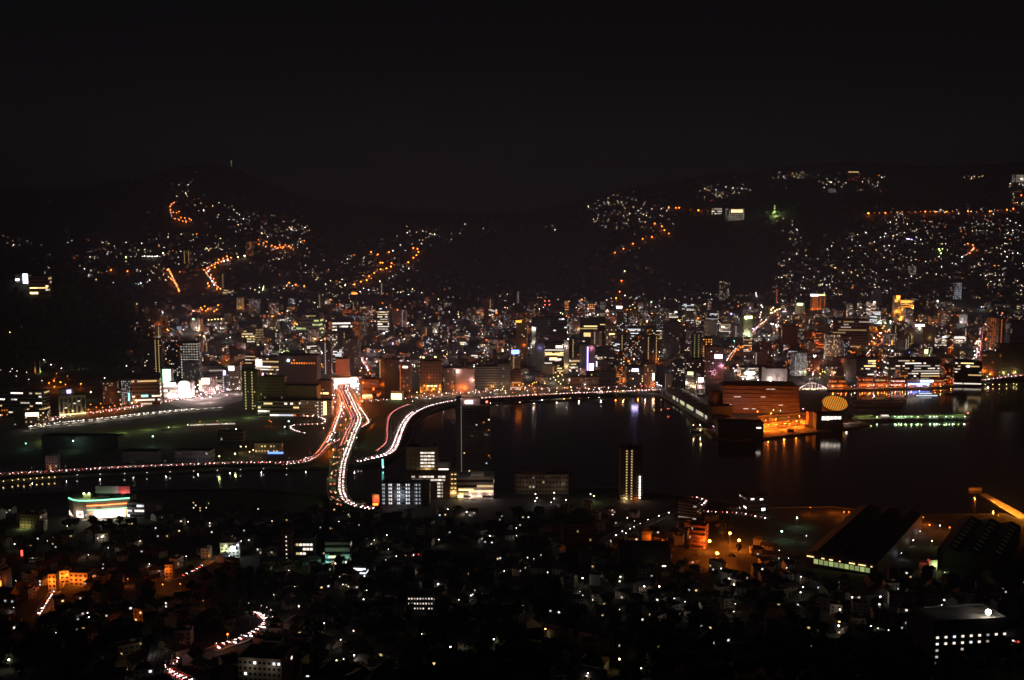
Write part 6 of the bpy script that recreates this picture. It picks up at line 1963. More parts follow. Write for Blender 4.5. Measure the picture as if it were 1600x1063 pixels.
# ------------------------------------------------------------------ traffic, cars packed close so their lights stand in for trails
def car_shape(mb, paint, T=None):
    mb.box(-.88, .88, -2.2, 2.2, .28, .82, paint, True, T)
    pr = [(-1.55, .82), (-1.05, 1.42), (.55, 1.45), (1.25, .84)]
    tf = (lambda v: tuple(T @ Vector(v))) if T is not None else (lambda v: v)
    for s in (-1, 1):
        mb.poly([tf((s * .8, y, z)) for y, z in (pr if s > 0 else pr[::-1])], M_GLASS)
    for i in range(3):
        (y0, z0), (y1, z1) = pr[i], pr[i + 1]
        mb.poly([tf((-.8, y0, z0)), tf((.8, y0, z0)), tf((.8, y1, z1)), tf((-.8, y1, z1))], paint if i == 1 else M_GLASS)
    for s in (-1, 1):
        for y in (-1.35, 1.35):
            mb.box(s * .9 - .1, s * .9 + .1, y - .32, y + .32, .0, .62, M_DARK, True, T)

HL = lit('p', 14, True)
TL = lit('r', 7, True)
TLO = lit('o', 12, True)
def car_lights(mb, T=None, head=True, tail=True, tl=None):
    for s in (-.62, .62):
        if head:
            mb.box(s - .30, s + .30, 2.21, 2.5, .42, .86, HL, True, T)
        if tail:
            mb.box(s - .26, s + .26, -2.42, -2.21, .5, .86, tl or TL, True, T)

PAINTS = [mat('white_paint', (.6, .6, .6), .35, .05, 1), mat('silver_paint', (.35, .36, .37), .35, .05, 1), mat('black_paint', (.03, .03, .03), .3, .05, 1), mat('blue_paint', (.06, .09, .18), .35, .05, 1), mat('red_paint', (.3, .05, .04), .35, .05, 1)]
PWORD = ['white', 'silver', 'black', 'blue', 'red']
CARM = {}
def car_mesh(p, lights, orange=False):
    key = (p, lights, orange)
    if key not in CARM:
        mb = MB(); car_shape(mb, PAINTS[p]); 
        a = mb.data('car')
        b = None
        if lights:
            hb = MB(); car_lights(hb, None, True, False); h = hb.data('headlight')
            tb = MB(); car_lights(tb, None, False, True, TLO if orange else TL); t = tb.data('tail_light')
            b = (h, t)
        CARM[key] = (a, b)
    return CARM[key]

CARS = []
def traffic(P, off, gap, forward, where, rnd, orange=False, lights=True, jitter=.35, t0=0, t1=1):
    Q = resample(P, 2.0)
    N = normals(Q)
    i = t0 * len(Q) + rnd.uniform(0, gap / 2)
    while i < len(Q) * t1 - 1:
        k = int(i)
        d = Q[min(k + 1, len(Q) - 1)] - Q[max(0, k - 1)]
        a = math.atan2(d.y, d.x) - math.pi / 2
        if not forward: a += math.pi
        p = Q[k] + N[k] * off
        CARS.append((p, a, lights, where, orange, forward))
        i += (gap + rnd.uniform(-jitter, jitter) * gap) / 2.0

tr = random.Random(4)
# the path of the bridge runs from the far end towards the viewer: forward = oncoming
for off in (-2.9, -7.2):
    traffic(P_BRIDGE, off, 7.2, True, 'coming this way over the long bridge', tr, t0=.02)
for off in (2.9, 7.2):
    traffic(P_BRIDGE, off, 7 if off > 5 else 6.5, False, 'driving away over the long bridge', tr, orange=False, t1=.62)
    traffic(P_BRIDGE, off, 34, False, 'driving away over the long bridge', tr, t0=.62, t1=.98)
    traffic(P_BRIDGE, off, 11, False, 'nearing the bridgehead', tr, orange=True, t1=.3)
traffic(P_CURVE, 1.6, 6.6, False, 'on the curving waterfront road', tr, t1=.58)
traffic(P_CURVE, 3.6, 8.6, False, 'on the curving waterfront road', tr, t1=.58)
traffic(P_CURVE, -2.6, 8.0, False, 'on the curving waterfront road', tr, t0=.02, t1=.42)
for off in (-2.6, 2.6):
    traffic(P_CURVE, off, 7.5, off > 0, 'on the straight harbour viaduct', tr, t0=.58, orange=off < 0)
    traffic(P_SHORE, off, 11 if off < 0 else 12, off < 0, 'on the low riverside road', tr)
traffic(P_SLIP, 0, 7.5, True, 'on the slip road beside the long bridge', tr, t0=.0, t1=.75)
traffic(P_RAMP, 0, 8.5, True, 'on the sharply bending exit ramp', tr)
for off in (-3, 3):
    traffic(P_EAST, off, 15, off < 0, 'on the viaduct at the right harbour edge', tr)
    traffic(P_RED, off * .5, 8, True, 'on the dim park road inside the bend', tr) if off < 0 else None
    traffic(P_AV1, off, 15, off > 0, 'on the right-hand avenue', tr); traffic(P_AV2, off, 15, off > 0, 'on the avenue below the golden hotel', tr, orange=True)
    traffic(P_AV3, off, 17, off > 0, 'on the avenue behind the pink department store', tr, orange=True); traffic(P_AV4, off * .6, 12, off > 0, 'on the street behind the bridgehead', tr)
    for hp in (P_H1, P_H2, P_H3, P_H4, P_H5):
        traffic(hp, off * .6, 13, off > 0, 'on a hill road', tr, orange=off < 0)
for off in (-7.4, -2.6, 2.6, 7.4):
    traffic(P_BOUL, off, 13, off < 0, 'on the station boulevard', tr, orange=False)
for off in (-4.6, 4.6):
    traffic(P_FRONT, off, 17, off < 0, 'on the harbour front road', tr)
for off in (-2, 2):
    traffic(P_STREET, off, 9, off < 0, 'on the street beside the long bridge', tr, orange=True)
traffic(P_S, 0, 7, True, 'on the winding yard road', tr)
traffic(P_N1, -1.2, 5.5, True, 'on the bend of the near lane', tr, t0=.04, t1=.9); traffic(P_N1, 1.2, 15, False, 'on the bend of the near lane', tr, t1=.9)
traffic(P_N2, 1.2, 6, False, 'on the lane at the bottom edge', tr); traffic(P_N2, -1.2, 7, True, 'on the lane at the bottom edge', tr)
traffic(P_N3, -1.2, 7, False, 'on the orange-lit lane', tr, t0=.1, t1=.6); traffic(P_N4, 1.2, 9, True, 'on the lane below the bluish corner shop', tr, t0=.2, t1=.6)
traffic(P_N6, 0, 7, False, 'on the short shore road bend', tr); traffic(P_N7, 0, 12, False, 'on the shore road', tr)
traffic(P_N9, 1, 11, False, 'on the lane before the turquoise-lit building', tr, t0=.0, t1=.25); traffic(P_N9, 1, 8, False, 'on the near crossing lane', tr, t0=.6, t1=.95)
# parked cars along the quay outside the bend
P_QUAY = path_at('616,716 628,712 637,704 641,690 644,680 650,668 658,657 668,649', 2.6)
traffic(P_QUAY, 2.0, 7.5, True, 'parked on the quay outside the bend', tr, lights=False)

def added_road_lamps(P, step, off, where, k='p', watts=900, h=5):  # lamps added so the road surface glows between the car lights
    Q = resample(P, step)
    N = normals(Q)
    for q, n in zip(Q, N):
        p = q + n * off
        o = put('street_lamp', pole_mesh(h), None, p, math.atan2(n.y, n.x) + (math.pi / 2 if off < 0 else -math.pi / 2) + math.pi)
        put('lamp_head', head_mesh(k, 2), o, (0, -1.1, h + .2), 0, .3)
        bulb((0, -2.0, h - .4), k, watts, o, .3)
        tag(o, 'small dim lamp %s' % where, 'street lamp', 'street lamps')
added_road_lamps(P_SHORE, 38, -4.9, 'on the parapet of the low riverside road', 'p', 1500)
added_road_lamps(P_N1, 20, 3.4, 'beside the bend of the near lane', 'p', 420)
added_road_lamps(P_CURVE[:int(len(P_CURVE) * .6)], 40, -6.0, 'on the curving waterfront road', 'p', 900)

added_road_lamps(P_BRIDGE[:int(len(P_BRIDGE) * .36)], 22, -11.2, 'at the edge of the bridge approach', 'o', 9000, 8)  # orange lamps added on both edges to warm the bridgehead deck
added_road_lamps(P_BRIDGE[:int(len(P_BRIDGE) * .36)], 22, 11.2, 'at the outer edge of the bridge approach', 'o', 9000, 8)

def place_cars():
    CARS.sort(key=lambda c: depth_of(c[0]))
    rnd = random.Random(8)
    mass = MB()
    for i, (p, a, lights, where, orange, fw) in enumerate(CARS):
        pi = rnd.choice((0, 0, 1, 1, 2, 2, 3, 4))
        if i < 300:
            me, lt = car_mesh(pi, lights, orange)
            o = put('car', me, None, p + Vector((0, 0, .05)), a)
            if lt:
                put('headlight', lt[0], o); put('tail_light', lt[1], o)
                tag(o, 'car %s with its lights on' % where, 'car', 'cars in traffic')
            else:
                tag(o, '%s car %s' % (PWORD[pi], where), 'car', 'cars parked on the quay')
        else:
            T = Matrix.Translation(p + Vector((0, 0, .05))) @ Matrix.Rotation(a, 4, 'Z')
            car_shape(mass, PAINTS[pi], T)
            if lights: car_lights(mass, T, tl=TLO if orange else TL)
    mass.build('distant_traffic', kind='stuff')
    print('cars', len(CARS))
place_cars()
# ------------------------------------------------------------------ near houses
def house_parts(w, d, h, kind, fac, roofm, litn, rnd):
    parts = []
    m = FACM[fac]
    mb = MB()
    mb.box(-w / 2, w / 2, -d / 2, d / 2, -4, h, m)
    if kind == 'gable':
        for s in (-1, 1):
            mb.poly([(s * w / 2, -d / 2, h), (s * w / 2, d / 2, h), (s * w / 2, 0, h + d * .28)], m)
    parts.append(('wall', mb))
    rb = MB()
    e = .7
    if kind == 'gable':
        for s in (-1, 1):
            rb.poly([(-w / 2 - e, s * (d / 2 + e), h - e * .5), (w / 2 + e, s * (d / 2 + e), h - e * .5), (w / 2 + e, 0, h + d * .28 + .15), (-w / 2 - e, 0, h + d * .28 + .15)], roofm)
        rb.box(-w / 2 - e, w / 2 + e, -.2, .2, h + d * .28 + .16, h + d * .28 + .45, roofm)
    elif kind == 'hip':
        q = min(w, d) * .32
        c = [(-w / 2 - e, -d / 2 - e, h), (w / 2 + e, -d / 2 - e, h), (w / 2 + e, d / 2 + e, h), (-w / 2 - e, d / 2 + e, h)]
        a, b = (-w / 2 + q, 0, h + 2.4), (w / 2 - q, 0, h + 2.4)
        rb.poly([c[0], c[1], b, a], roofm); rb.poly([c[1], c[2], b], roofm); rb.poly([c[2], c[3], a, b], roofm); rb.poly([c[3], c[0], a], roofm)
    else:
        rb.box(-w / 2, w / 2, -d / 2, -d / 2 + .3, h + .02, h + .7, m); rb.box(-w / 2, w / 2, d / 2 - .3, d / 2, h + .02, h + .7, m)
        rb.box(-w / 2, -w / 2 + .3, -d / 2 + .31, d / 2 - .31, h + .02, h + .7, m); rb.box(w / 2 - .3, w / 2, -d / 2 + .31, d / 2 - .31, h + .02, h + .7, m)
        rb.box(-w / 2 + .31, w / 2 - .31, -d / 2 + .31, d / 2 - .31, h + .02, h + .2, M_ROOF)
        rb.box(w * .1, w * .35, 0, d * .3, h + .21, h + 2.2, m)
    parts.append(('roof', rb))
    n = max(2, int(w / 3))
    slots = [(f, b) for f in range(int(h // 2.7)) for b in range(n)]
    on = set(rnd.sample(range(len(slots)), min(litn, len(slots))))
    for i, (f, b) in enumerate(slots):
        wb_ = MB(); x = -w / 2 + (b + .5) * w / n; z = .9 + 2.8 * f
        wb_.box(x - .75, x + .75, -d / 2 - .1, -d / 2 - .02, z, z + 1.25, lit(rnd.choice('wyc'), rnd.choice((.8, 1.6))) if i in on else M_GLASS, True)
        parts.append(('lit_window' if i in on else 'window', wb_))
    db = MB(); db.box(w * .5 - 1.6, w * .5 - .6, -d / 2 - .12, -d / 2 - .03, 0, .86, M_DARK, True)
    parts.append(('door', db))
    return parts

def houses():
    rnd = random.Random(31)
    protos = []
    for kind in ('gable', 'hip', 'flat', 'gable'):
        for fac in ('white', 'beige', 'grey', 'tan'):
            for litn in (0, 1, 2):
                roofm, rw = ((M_TILE, 'grey tiled') if rnd.random() < .6 else (M_TILEB, 'brown tiled')) if kind != 'flat' else (M_ROOF, 'flat')
                w, d, h = rnd.uniform(8, 13), rnd.uniform(7, 9.5), rnd.choice((3.4, 5.8, 6.0))
                if kind == 'flat': h = rnd.choice((6, 8.8))
                ps = [(n, b.data(n)) for n, b in house_parts(w, d, h, kind, fac, roofm, litn, rnd)]
                wd = '%s%s%s %s-roofed house' % ('' if litn else 'dark ', 'low ' if h < 5 else '', FACWORD[fac], kind)
                if litn: wd += ' with %s lit window%s' % (('one', '') if litn == 1 else ('two', 's'))
                protos.append((ps, wd, math.hypot(w, d) / 2, litn))
    roads_ = [P_N1, P_N2, P_N3, P_N4, P_N6, P_N7, P_N8, P_N9]
    cand = []
    tries = 0
    grid = {}
    placed = []
    while len(placed) < 640 and tries < 16000:
        tries += 1
        yb = rnd.uniform(795, 1075)
        x = rnd.uniform(-20, 1620)
        if 1150 < x and yb < 850: continue
        if 1240 < x < 1600 and 800 < yb < 900: continue
        if 1085 < x < 1172 and 822 < yb < 880: continue
        dark_knoll = (630 < x < 860 and yb > 950) or (280 < x < 430 and 905 < yb < 1000) or (x < 130 and yb > 990) or (1330 < x and yb > 1020) or (1120 < x < 1420 and yb > 1000) or (960 < x < 1120 and 985 < yb)
        if dark_knoll and rnd.random() < .93: continue
        P = ground(x, yb)
        pr = rnd.choice(protos)
        if pr[3] and rnd.random() < .82: continue
        r = pr[2]
        if any((P.x - q[0]) ** 2 + (P.y - q[1]) ** 2 < (r + q[2]) ** 2 for q in FOOT): continue
        if any((P.x - q[0].x) ** 2 + (P.y - q[0].y) ** 2 < (r * .8 + q[1] * .8 + 1) ** 2 for q in placed): continue
        if any((P.x - k.x) ** 2 + (P.y - k.y) ** 2 < (r + 4) ** 2 for p in roads_ for k in p[::2]): continue
        placed.append((P, r, pr))
    placed.sort(key=lambda q: depth_of(q[0]))
    mass = MB()
    for i, (P, r, pr) in enumerate(placed):
        a = rnd.choice((0, .3, -.3, .6, -.6, 1.2)) + rnd.uniform(-.15, .15)
        if i < 300:
            o = empty('house', P, a)
            for n, me in pr[0]:
                put(n, me, o)
            tag(o, '%s %s' % (pr[1], near_phrase(P)[0]), 'house', 'houses on the near slope')
        else:
            T = Matrix.Translation(P) @ Matrix.Rotation(a, 4, 'Z')
            for n, me in pr[0]:
                k0 = len(mass.v)
                mass.v.extend([tuple(T @ v.co) for v in me.vertices])
                for f in me.polygons:
                    mass.f.append(tuple(k0 + q for q in f.vertices)); mass.m.append(mass.mi(me.materials[f.material_index]))
    mass.build('farther_houses', kind='stuff')
    print('houses', len(placed))
    return placed
HOUSES = houses()

# ------------------------------------------------------------------ trees
def tree_meshes(seed, h, r, m):
    rnd = random.Random(seed)
    tb = MB()
    tb.cyl((0, 0, -.8), (.1, 0, h * .45), .32, .2, M_TRUNK, 7, False)
    for i in range(5):
        a = i * 1.3 + rnd.random()
        tb.cyl((.1, 0, h * rnd.uniform(.28, .45)), (math.cos(a) * r * .6, math.sin(a) * r * .6, h * rnd.uniform(.55, .8)), .14, .05, M_TRUNK, 5, False)
    cb = MB()
    for i in range(15):
        a = rnd.uniform(0, 6.28); q = r * math.sqrt(rnd.random()) * .8; z = h * rnd.uniform(.42, .92)
        q *= 1 - .55 * max(0, (z / h - .6) / .4)
        cb.ball((q * math.cos(a), q * math.sin(a), z), r * rnd.uniform(.26, .44), m, 6, 4, .8, .28, rnd)
    for i in range(150):
        a = rnd.uniform(0, 6.28); q = r * rnd.uniform(.5, 1.08); z = h * rnd.uniform(.36, 1.02)
        q *= 1 - .5 * max(0, (z / h - .6) / .4)
        c = Vector((q * math.cos(a), q * math.sin(a), z))
        u = Vector((rnd.uniform(-1, 1), rnd.uniform(-1, 1), rnd.uniform(-1, 1))).normalized() * .5
        v = Vector((rnd.uniform(-1, 1), rnd.uniform(-1, 1), rnd.uniform(-1, 1))).normalized() * .4
        cb.poly([c - u, c + v, c + u, c - v], m)
    return tb.data('trunk'), cb.data('crown')

def trees():
    rnd = random.Random(55)
    T_ = [tree_meshes(1, 9, 4.2, M_LEAF), tree_meshes(2, 11, 4.6, M_LEAF2), tree_meshes(3, 7.5, 3.8, M_LEAF), tree_meshes(4, 13, 4.2, M_LEAF2)]
    words = ['round bushy', 'dark broad', 'low spreading', 'tall dark']
    spots = []
    regs = [((630, 860, 940, 1075), 60), ((280, 430, 900, 1000), 46), ((-10, 140, 985, 1070), 34), ((960, 1420, 985, 1070), 50), ((440, 640, 880, 1060), 26), ((600, 970, 784, 812), 60), ((100, 200, 806, 826), 14), ((1330, 1600, 1030, 1075), 30), ((400, 1200, 800, 940), 46), ((1040, 1130, 795, 812), 8), ((860, 1240, 880, 990), 34)]
    for (x0, x1, y0, y1), n in regs:
        k = 0; t = 0
        while k < n and t < 900:
            t += 1
            P = ground(rnd.uniform(x0, x1), rnd.uniform(y0, y1))
            if any((P.x - q[0].x) ** 2 + (P.y - q[0].y) ** 2 < (q[1] + 2.2) ** 2 for q in HOUSES): continue
            if any((P.x - q[0]) ** 2 + (P.y - q[1]) ** 2 < (q[2] + 2) ** 2 for q in FOOT): continue
            if any((P.x - q.x) ** 2 + (P.y - q.y) ** 2 < 49 for p in (P_N1, P_N2, P_N3, P_N4, P_N8, P_N9) for q in p): continue
            if any((P.x - q[0].x) ** 2 + (P.y - q[0].y) ** 2 < 14 for q in spots): continue
            spots.append((P, 2)); k += 1
    city = [(690 + i * 3.2, 612 + (i % 3) * 2) for i in range(8)] + [(855 + i * 4, 600 + (i % 2) * 2) for i in range(6)] + [(630 + i * 3, 612) for i in range(4)] + [(585 + 6 * i, 666 + 5 * (i % 4)) for i in range(8)] + [(118 + i * 8, 652 - i * .8) for i in range(10)] + [(1268 + i * 5, 571 + (i % 2) * 5) for i in range(8)] + [(1400 + 7 * i, 538 + 3 * (i % 3)) for i in range(5)]
    for x, y in city:
        spots.append((ground(x, y), 2))
    spots.sort(key=lambda q: depth_of(q[0]))
    for i, (P, r) in enumerate(spots[:330]):
        k = rnd.randrange(4)
        o = empty('tree', P, rnd.uniform(0, 6.28))
        s = rnd.uniform(.8, 1.25)
        o.scale = (s, s, s * rnd.uniform(.9, 1.1))
        put('trunk', T_[k][0], o); put('crown', T_[k][1], o)
        tag(o, '%s tree standing %s' % (words[k], near_phrase(P)[0]), 'tree', 'trees among the houses')
    print('trees', len(spots))
trees()

# woods on the far slopes and the dark near hills: one mass of crowns
def woodland():
    rnd = random.Random(66)
    mb = MB()
    regs = [((-40, 1640), (262, 350), 1200), ((0, 235), (400, 580), 700), ((640, 960), (345, 470), 500), ((1050, 1220), (330, 450), 380), ((600, 900), (945, 1080), 160), ((960, 1420), (990, 1080), 160)]
    for (x0, x1), (y0, y1), n in regs:
        for _ in range(n):
            P = ground(rnd.uniform(x0, x1), rnd.uniform(y0, y1))
            if y0 < 800 and any((P.x - q[0]) ** 2 + (P.y - q[1]) ** 2 < (q[2] + 14) ** 2 for q in FOOT): continue
            r = rnd.uniform(3, 6) * (1.3 if y0 < 600 else .75)
            if y0 > 600 and any((P.x - q[0].x) ** 2 + (P.y - q[0].y) ** 2 < (q[1] + 3) ** 2 for q in HOUSES): continue
            if y0 > 600 and any((P.x - q[0]) ** 2 + (P.y - q[1]) ** 2 < (q[2] + 3) ** 2 for q in FOOT): continue
            mb.cyl((P.x, P.y, P.z - 1), (P.x, P.y, P.z + r), .3, .2, M_TRUNK, 4, False)
            mb.ball((P.x, P.y, P.z + r * 1.2), r, M_LEAF2, 6, 4, .9, .3, rnd)
    mb.build('woodland', kind='stuff')
woodland()

# ------------------------------------------------------------------ boats
def boat(px, py, L, W, h, yaw, label, name='boat', decks=1, light='w', st=1.5, hull='white', strip=None, cat='boat'):
    P = atz(px, py, 0)
    o = empty(name, (P.x, P.y, 0), R(yaw))
    hm = {'white': mat('hull_white', (.6, .6, .6), .4, .06, .3), 'dark': mat('hull_dark', (.05, .06, .09), .4, .1, .3)}[hull]
    out = [(-L / 2, -W * .42), (L * .25, -W / 2), (L * .42, -W * .28), (L / 2, 0), (L * .42, W * .28), (L * .25, W / 2), (-L / 2, W * .42)]
    mb = MB()
    n = len(out)
    k0 = len(mb.v)
    mb.v.extend([(x * .9, y * .72, -.8) for x, y in out]); mb.v.extend([(x, y, h + (.9 * max(0, x / L) * 2)) for x, y in out])
    k = mb.mi(hm)
    for i in range(n):
        j = (i + 1) % n
        mb.f.append((k0 + i, k0 + j, k0 + n + j, k0 + n + i)); mb.m.append(k)
    mb.f.append(tuple(k0 + n + i for i in range(n))); mb.m.append(k)
    mb.build('hull', o)
    for d in range(decks):
        cb = MB(); z0 = h + .3 + 2.6 * d
        cb.box(-L * (.36 - .06 * d), L * (.2 - .08 * d), -W * .34, W * .34, z0, z0 + 2.5, mat('hull_white', (.6, .6, .6), .4, .06, .3)); cb.build('cabin', o)
        nw = max(3, int(L * .5 / 2.6))
        for i in range(nw):
            wb_ = MB(); x = -L * (.34 - .06 * d) + L * (.52 - .14 * d) * i / nw
            wb_.box(x, x + L * .4 / nw, -W * .34 - .12, -W * .34 - .02, z0 + .9, z0 + 1.9, lit(light, st), True); wb_.build('cabin_window', o)
    tb = MB(); zt = h + .3 + 2.6 * decks
    tb.cyl((-L * .05, 0, zt - .2), (-L * .08, 0, zt + 4.5), .12, .06, M_STEEL, 5); tb.build('mast', o)
    rb = MB()
    rb.cyl((L * .3, -W * .3, h + .8), (L * .3, -W * .3, h + 1.9), .05, .05, M_STEEL, 4); rb.cyl((L * .3, -W * .3, h + 1.9), (L * .47, 0, h + 2.3), .05, .05, M_STEEL, 4); rb.build('railing', o)
    if strip:
        sb = MB(); sb.box(-L * .48, L * .4, -W * .5 - .25, -W * .5 - .05, .5, 1.1, lit(strip, 3), True); sb.build('strip_light', o)
    tag(o, label, cat)
    return o
boat(1384, 655, 30, 8, 2.2, 2, 'small dark ferry with two rows of lit windows moored at the green pier', 'ferry', 2, 'w', 2.2, 'dark', cat='ferry')
o = boat(1335, 665, 46, 9, 2.6, 180, 'white passenger boat moored by the dark pier terminal', 'ferry', 1, 'w', .5, 'white', cat='ferry')
bulb((14, 7, 9), 'p', 1800, o)
boat(1448, 618, 44, 9, 2.2, 0, 'dark excursion boat with pale deck lights off the blue awning', 'excursion_boat', 1, 'c', 2.5, 'dark', 'c')
boat(1494, 615.5, 40, 8, 2.0, 178, 'moored yacht edged with a bluish light line', 'yacht', 1, 'w', 2.5, 'white', 'v')
boat(1094, 675, 30, 8, 2.2, 168, 'work boat with two bright deck lamps off the harbour spit', 'work_boat', 1, 'y', 1.2, 'dark')

# navigation tower with turquoise light by the near quay
def beacon_tower():
    P = atz(598, 731, 2.5); s = depth_of(P) / F
    o = empty('navigation_light', P)
    h = 13.5 * s
    mb = MB(); mb.cyl((0, 0, -1), (0, 0, h * .2), 1.0, .9, M_CONC, 8); mb.build('base', o)
    mb = MB(); mb.box(-1.1, 1.1, -.9, .9, h * .2, h, lit('t', 1.5, True)); mb.build('lit_column', o)
    mb = MB(); mb.ball((.6, -1.4, h * .1), 1.0, lit('t', 9)); mb.build('lamp_head', o)
    tag(o, 'turquoise-lit column standing in the dark water below the bend', 'navigation light')
beacon_tower()

# television masts, chimneys and slim hillside features
def mast(px, yb, yt, label, k='l', st=4):
    P = ground(px, yb)
    h = 330 + P.y * slope(yt) - P.z
    o = empty('radio_mast', P)
    mb = MB()
    for sx, sy in ((-1, -1), (1, -1), (1, 1), (-1, 1)):
        mb.cyl((sx * h * .07, sy * h * .07, -2), (sx * .5, sy * .5, h), .35, .2, M_STEEL, 5)
    for i in range(6):
        z0, z1 = h * i / 6, h * (i + 1) / 6
        w0, w1 = h * .07 * (1 - i / 6) + .5, h * .07 * (1 - (i + 1) / 6) + .5
        mb.cyl((-w0, -w0, z0), (w1, -w1, z1), .18, .18, M_STEEL, 4); mb.cyl((w0, -w0, z0), (-w1, -w1, z1), .18, .18, M_STEEL, 4)
    mb.build('lattice', o)
    for t in (.55, .8, 1.0):
        lb = MB(); lb.ball((0, -1.2, h * t), 1.5, lit(k, st)); lb.build('beacon', o)
    tag(o, label, 'mast')
mast(362, 266, 252, 'lone lattice mast with dim beacons on the distant ridge', 'l', 1.2)
mast(1210, 340, 322, 'green-lit lattice tower on the dark ridge right of the hillside hotel', 'l', 5)
def lit_cone():
    P = ground(1210.5, 337); s = depth_of(P) / F
    o = empty('floodlit_tree', P)
    t, c = tree_meshes(9, 8 * s, 3.2 * s, mat('floodlit_leaves', (.10, .16, .05), .9, .4, .2))
    put('trunk', t, o); put('crown', c, o)
    bulb((0, -9, 3), 'l', 52000, o, .5); bulb((-7, -7, 8 * s * .5), 'l', 26000, o, .5)
    tag(o, 'yellow-green floodlit tree glowing on the dark ridge', 'tree')
lit_cone()
for x0, k, lab in ((55, 'o', 'slim brown chimney washed orange below the wooded hill'), (63, 'l', 'slim chimney washed yellow-green below the wooded hill')):
    P = ground(x0, 583); s = depth_of(P) / F
    o = empty('chimney', P)
    mb = MB(); mb.cyl((0, 0, -2), (0, 0, 19 * s), 1.5, 1.0, FACM['beige'], 10); mb.build('stack', o)
    mb = MB(); mb.cyl((0, 0, 19 * s), (0, 0, 19.8 * s), 1.2, 1.2, M_DARK, 10); mb.build('rim', o)
    bulb((.6, -4, 4), k, 1300, o, .3)
    tag(o, lab, 'chimney')

# station platforms
def platform(s_px, label, h=5.0, wd=6):
    P = path_at(s_px, 2.7, 4, 12)
    o = empty('platform_canopy', P[0]); off = P[0]
    Q = [p - off for p in P]
    mb = MB(); rail(mb, Q, -wd / 2 - 1, wd / 2 + 1, 0, 1.1, M_CONC); mb.build('platform', o)
    mb = MB(); rail(mb, Q, -wd / 2, wd / 2, h, h + .35, M_STEEL); mb.build('canopy_roof', o)
    for q in Q[::2]:
        pb = MB(); pb.cyl((q.x, q.y, 1.12), (q.x, q.y, h - .02), .18, .18, M_STEEL, 6); pb.build('canopy_post', o)
    N = normals(Q)
    for i in range(0, len(Q) - 1):
        lb = MB(); a = Q[i] + N[i] * (wd / 2 - .5); b = Q[i].lerp(Q[i + 1], .55) + N[i] * (wd / 2 - .5)
        lb.cyl((a.x, a.y, h - .35), (b.x, b.y, h - .35), .16, .16, lit('w', 3.2), 6); lb.build('tube_lamp', o)
        if i % 3 == 0:
            bulb((a.x, a.y - 3, h - .8), 'w', 420, o, .3)
    tag(o, label, 'railway platform')
platform('45,671.5 100,667 190,656.5 270,647.5 352,640', 'long lit railway platform nearest the grass bank')
platform('70,667 150,659 230,649.5 310,642', 'second railway platform under the row of white lamps')
def train(s_px, label):
    P = path_at(s_px, 3.0, 4, 20.0)
    o = empty('train', P[0]); off = P[0]
    for a, b in zip(P[:-1], P[1:]):
        d = b - a
        T = Matrix.Translation(a - off) @ Matrix.Rotation(math.atan2(d.y, d.x), 4, 'Z')
        mb = MB(); mb.box(.3, d.length - .3, -1.4, 1.4, .9, 3.8, PAINTS[1], True, T); mb.build('carriage', o)
        wb_ = MB()
        for k in range(6):
            wb_.box(1.2 + k * (d.length - 2) / 6, 1.2 + (k + .75) * (d.length - 2) / 6, -1.5, -1.42, 2.0, 3.1, lit('w', 1.3), True, T)
        wb_.build('carriage_window', o, 'stuff')
    tag(o, label, 'train')
train('296,667 320,666 345,665 369,664.5', 'stationary train with lit windows in the dark rail yard')
for i in range(9):  # bulbs without fixtures, added to light the grass bank
    p = atz(70 + 40 * i, 684 - 4.6 * i, 9)
    bulb((p.x, p.y, 11), 'l', 5500, None, .5)
# rails in the yard
def rails():
    for k in range(7):
        a = path_at('%f,%f %f,%f' % (20, 708 + 3.6 * k, 330, 676 + 4.6 * k), 2.72, 2, 40)
        mb = MB(); strip(mb, a, -.8, -.68, M_STEEL, .02); strip(mb, a, .68, .8, M_STEEL, .02); mb.build('railway_track', kind='structure')
rails()
def low_house():
    B(398, 440, 694, 709, SHOP, 'grid', 'tan', 'y', .75, 'low riverside restaurant with yellow windows and a blue light line', dep=10, floors=2, bays=9, yaw=0, top='', signs=[(419, 443, 706, 709, 'b', 3)])
low_house()

# quays at the right, lit orange
def quay(s_px, label, z0=1.2):
    w = [atz(x, y, 2.9) for x, y in pts(s_px)]
    mb = MB(); mb.prism([(p.x, p.y) for p in w], -4, 2.9, M_CONC, mat('quay_paving', (.36, .30, .22), .85, .25, .05))
    tag(mb.build('quay'), label, 'quay')
    return w
quay('1530,772 1541,771 1616,812 1600,816', 'narrow quay strip lit bright orange at the right edge')
for i in range(6):
    p = atz(1540 + 12 * i, 772 + 6.6 * i, 11)
    bulb((p.x + 8, p.y - 4, 9), 'q', 15000, None, .5)
quay('1514,761.2 1534,761.2 1534,763.5 1514,763.5', 'short orange-lit jetty beyond the bright quay strip')
p = atz(1524, 760, 8); bulb((p.x, p.y, 7), 'o', 6000, None, .5)
for x, y, k, wt in ((1300, 801, 'o', 1500), (1318, 803, 'o', 1500), (1331, 804, 'o', 900), (1422, 816, 'o', 1600), (1434, 817, 'o', 1500), (1447, 819, 'o', 1200), (1476, 831, 'o', 900), (1548, 832, 'o', 900), (1264, 802, 'o', 600), (1212, 790, 'o', 700)):
    p = ground(x, y); bulb((p.x, p.y, p.z + 5), k, wt * 1.6, None, .5)
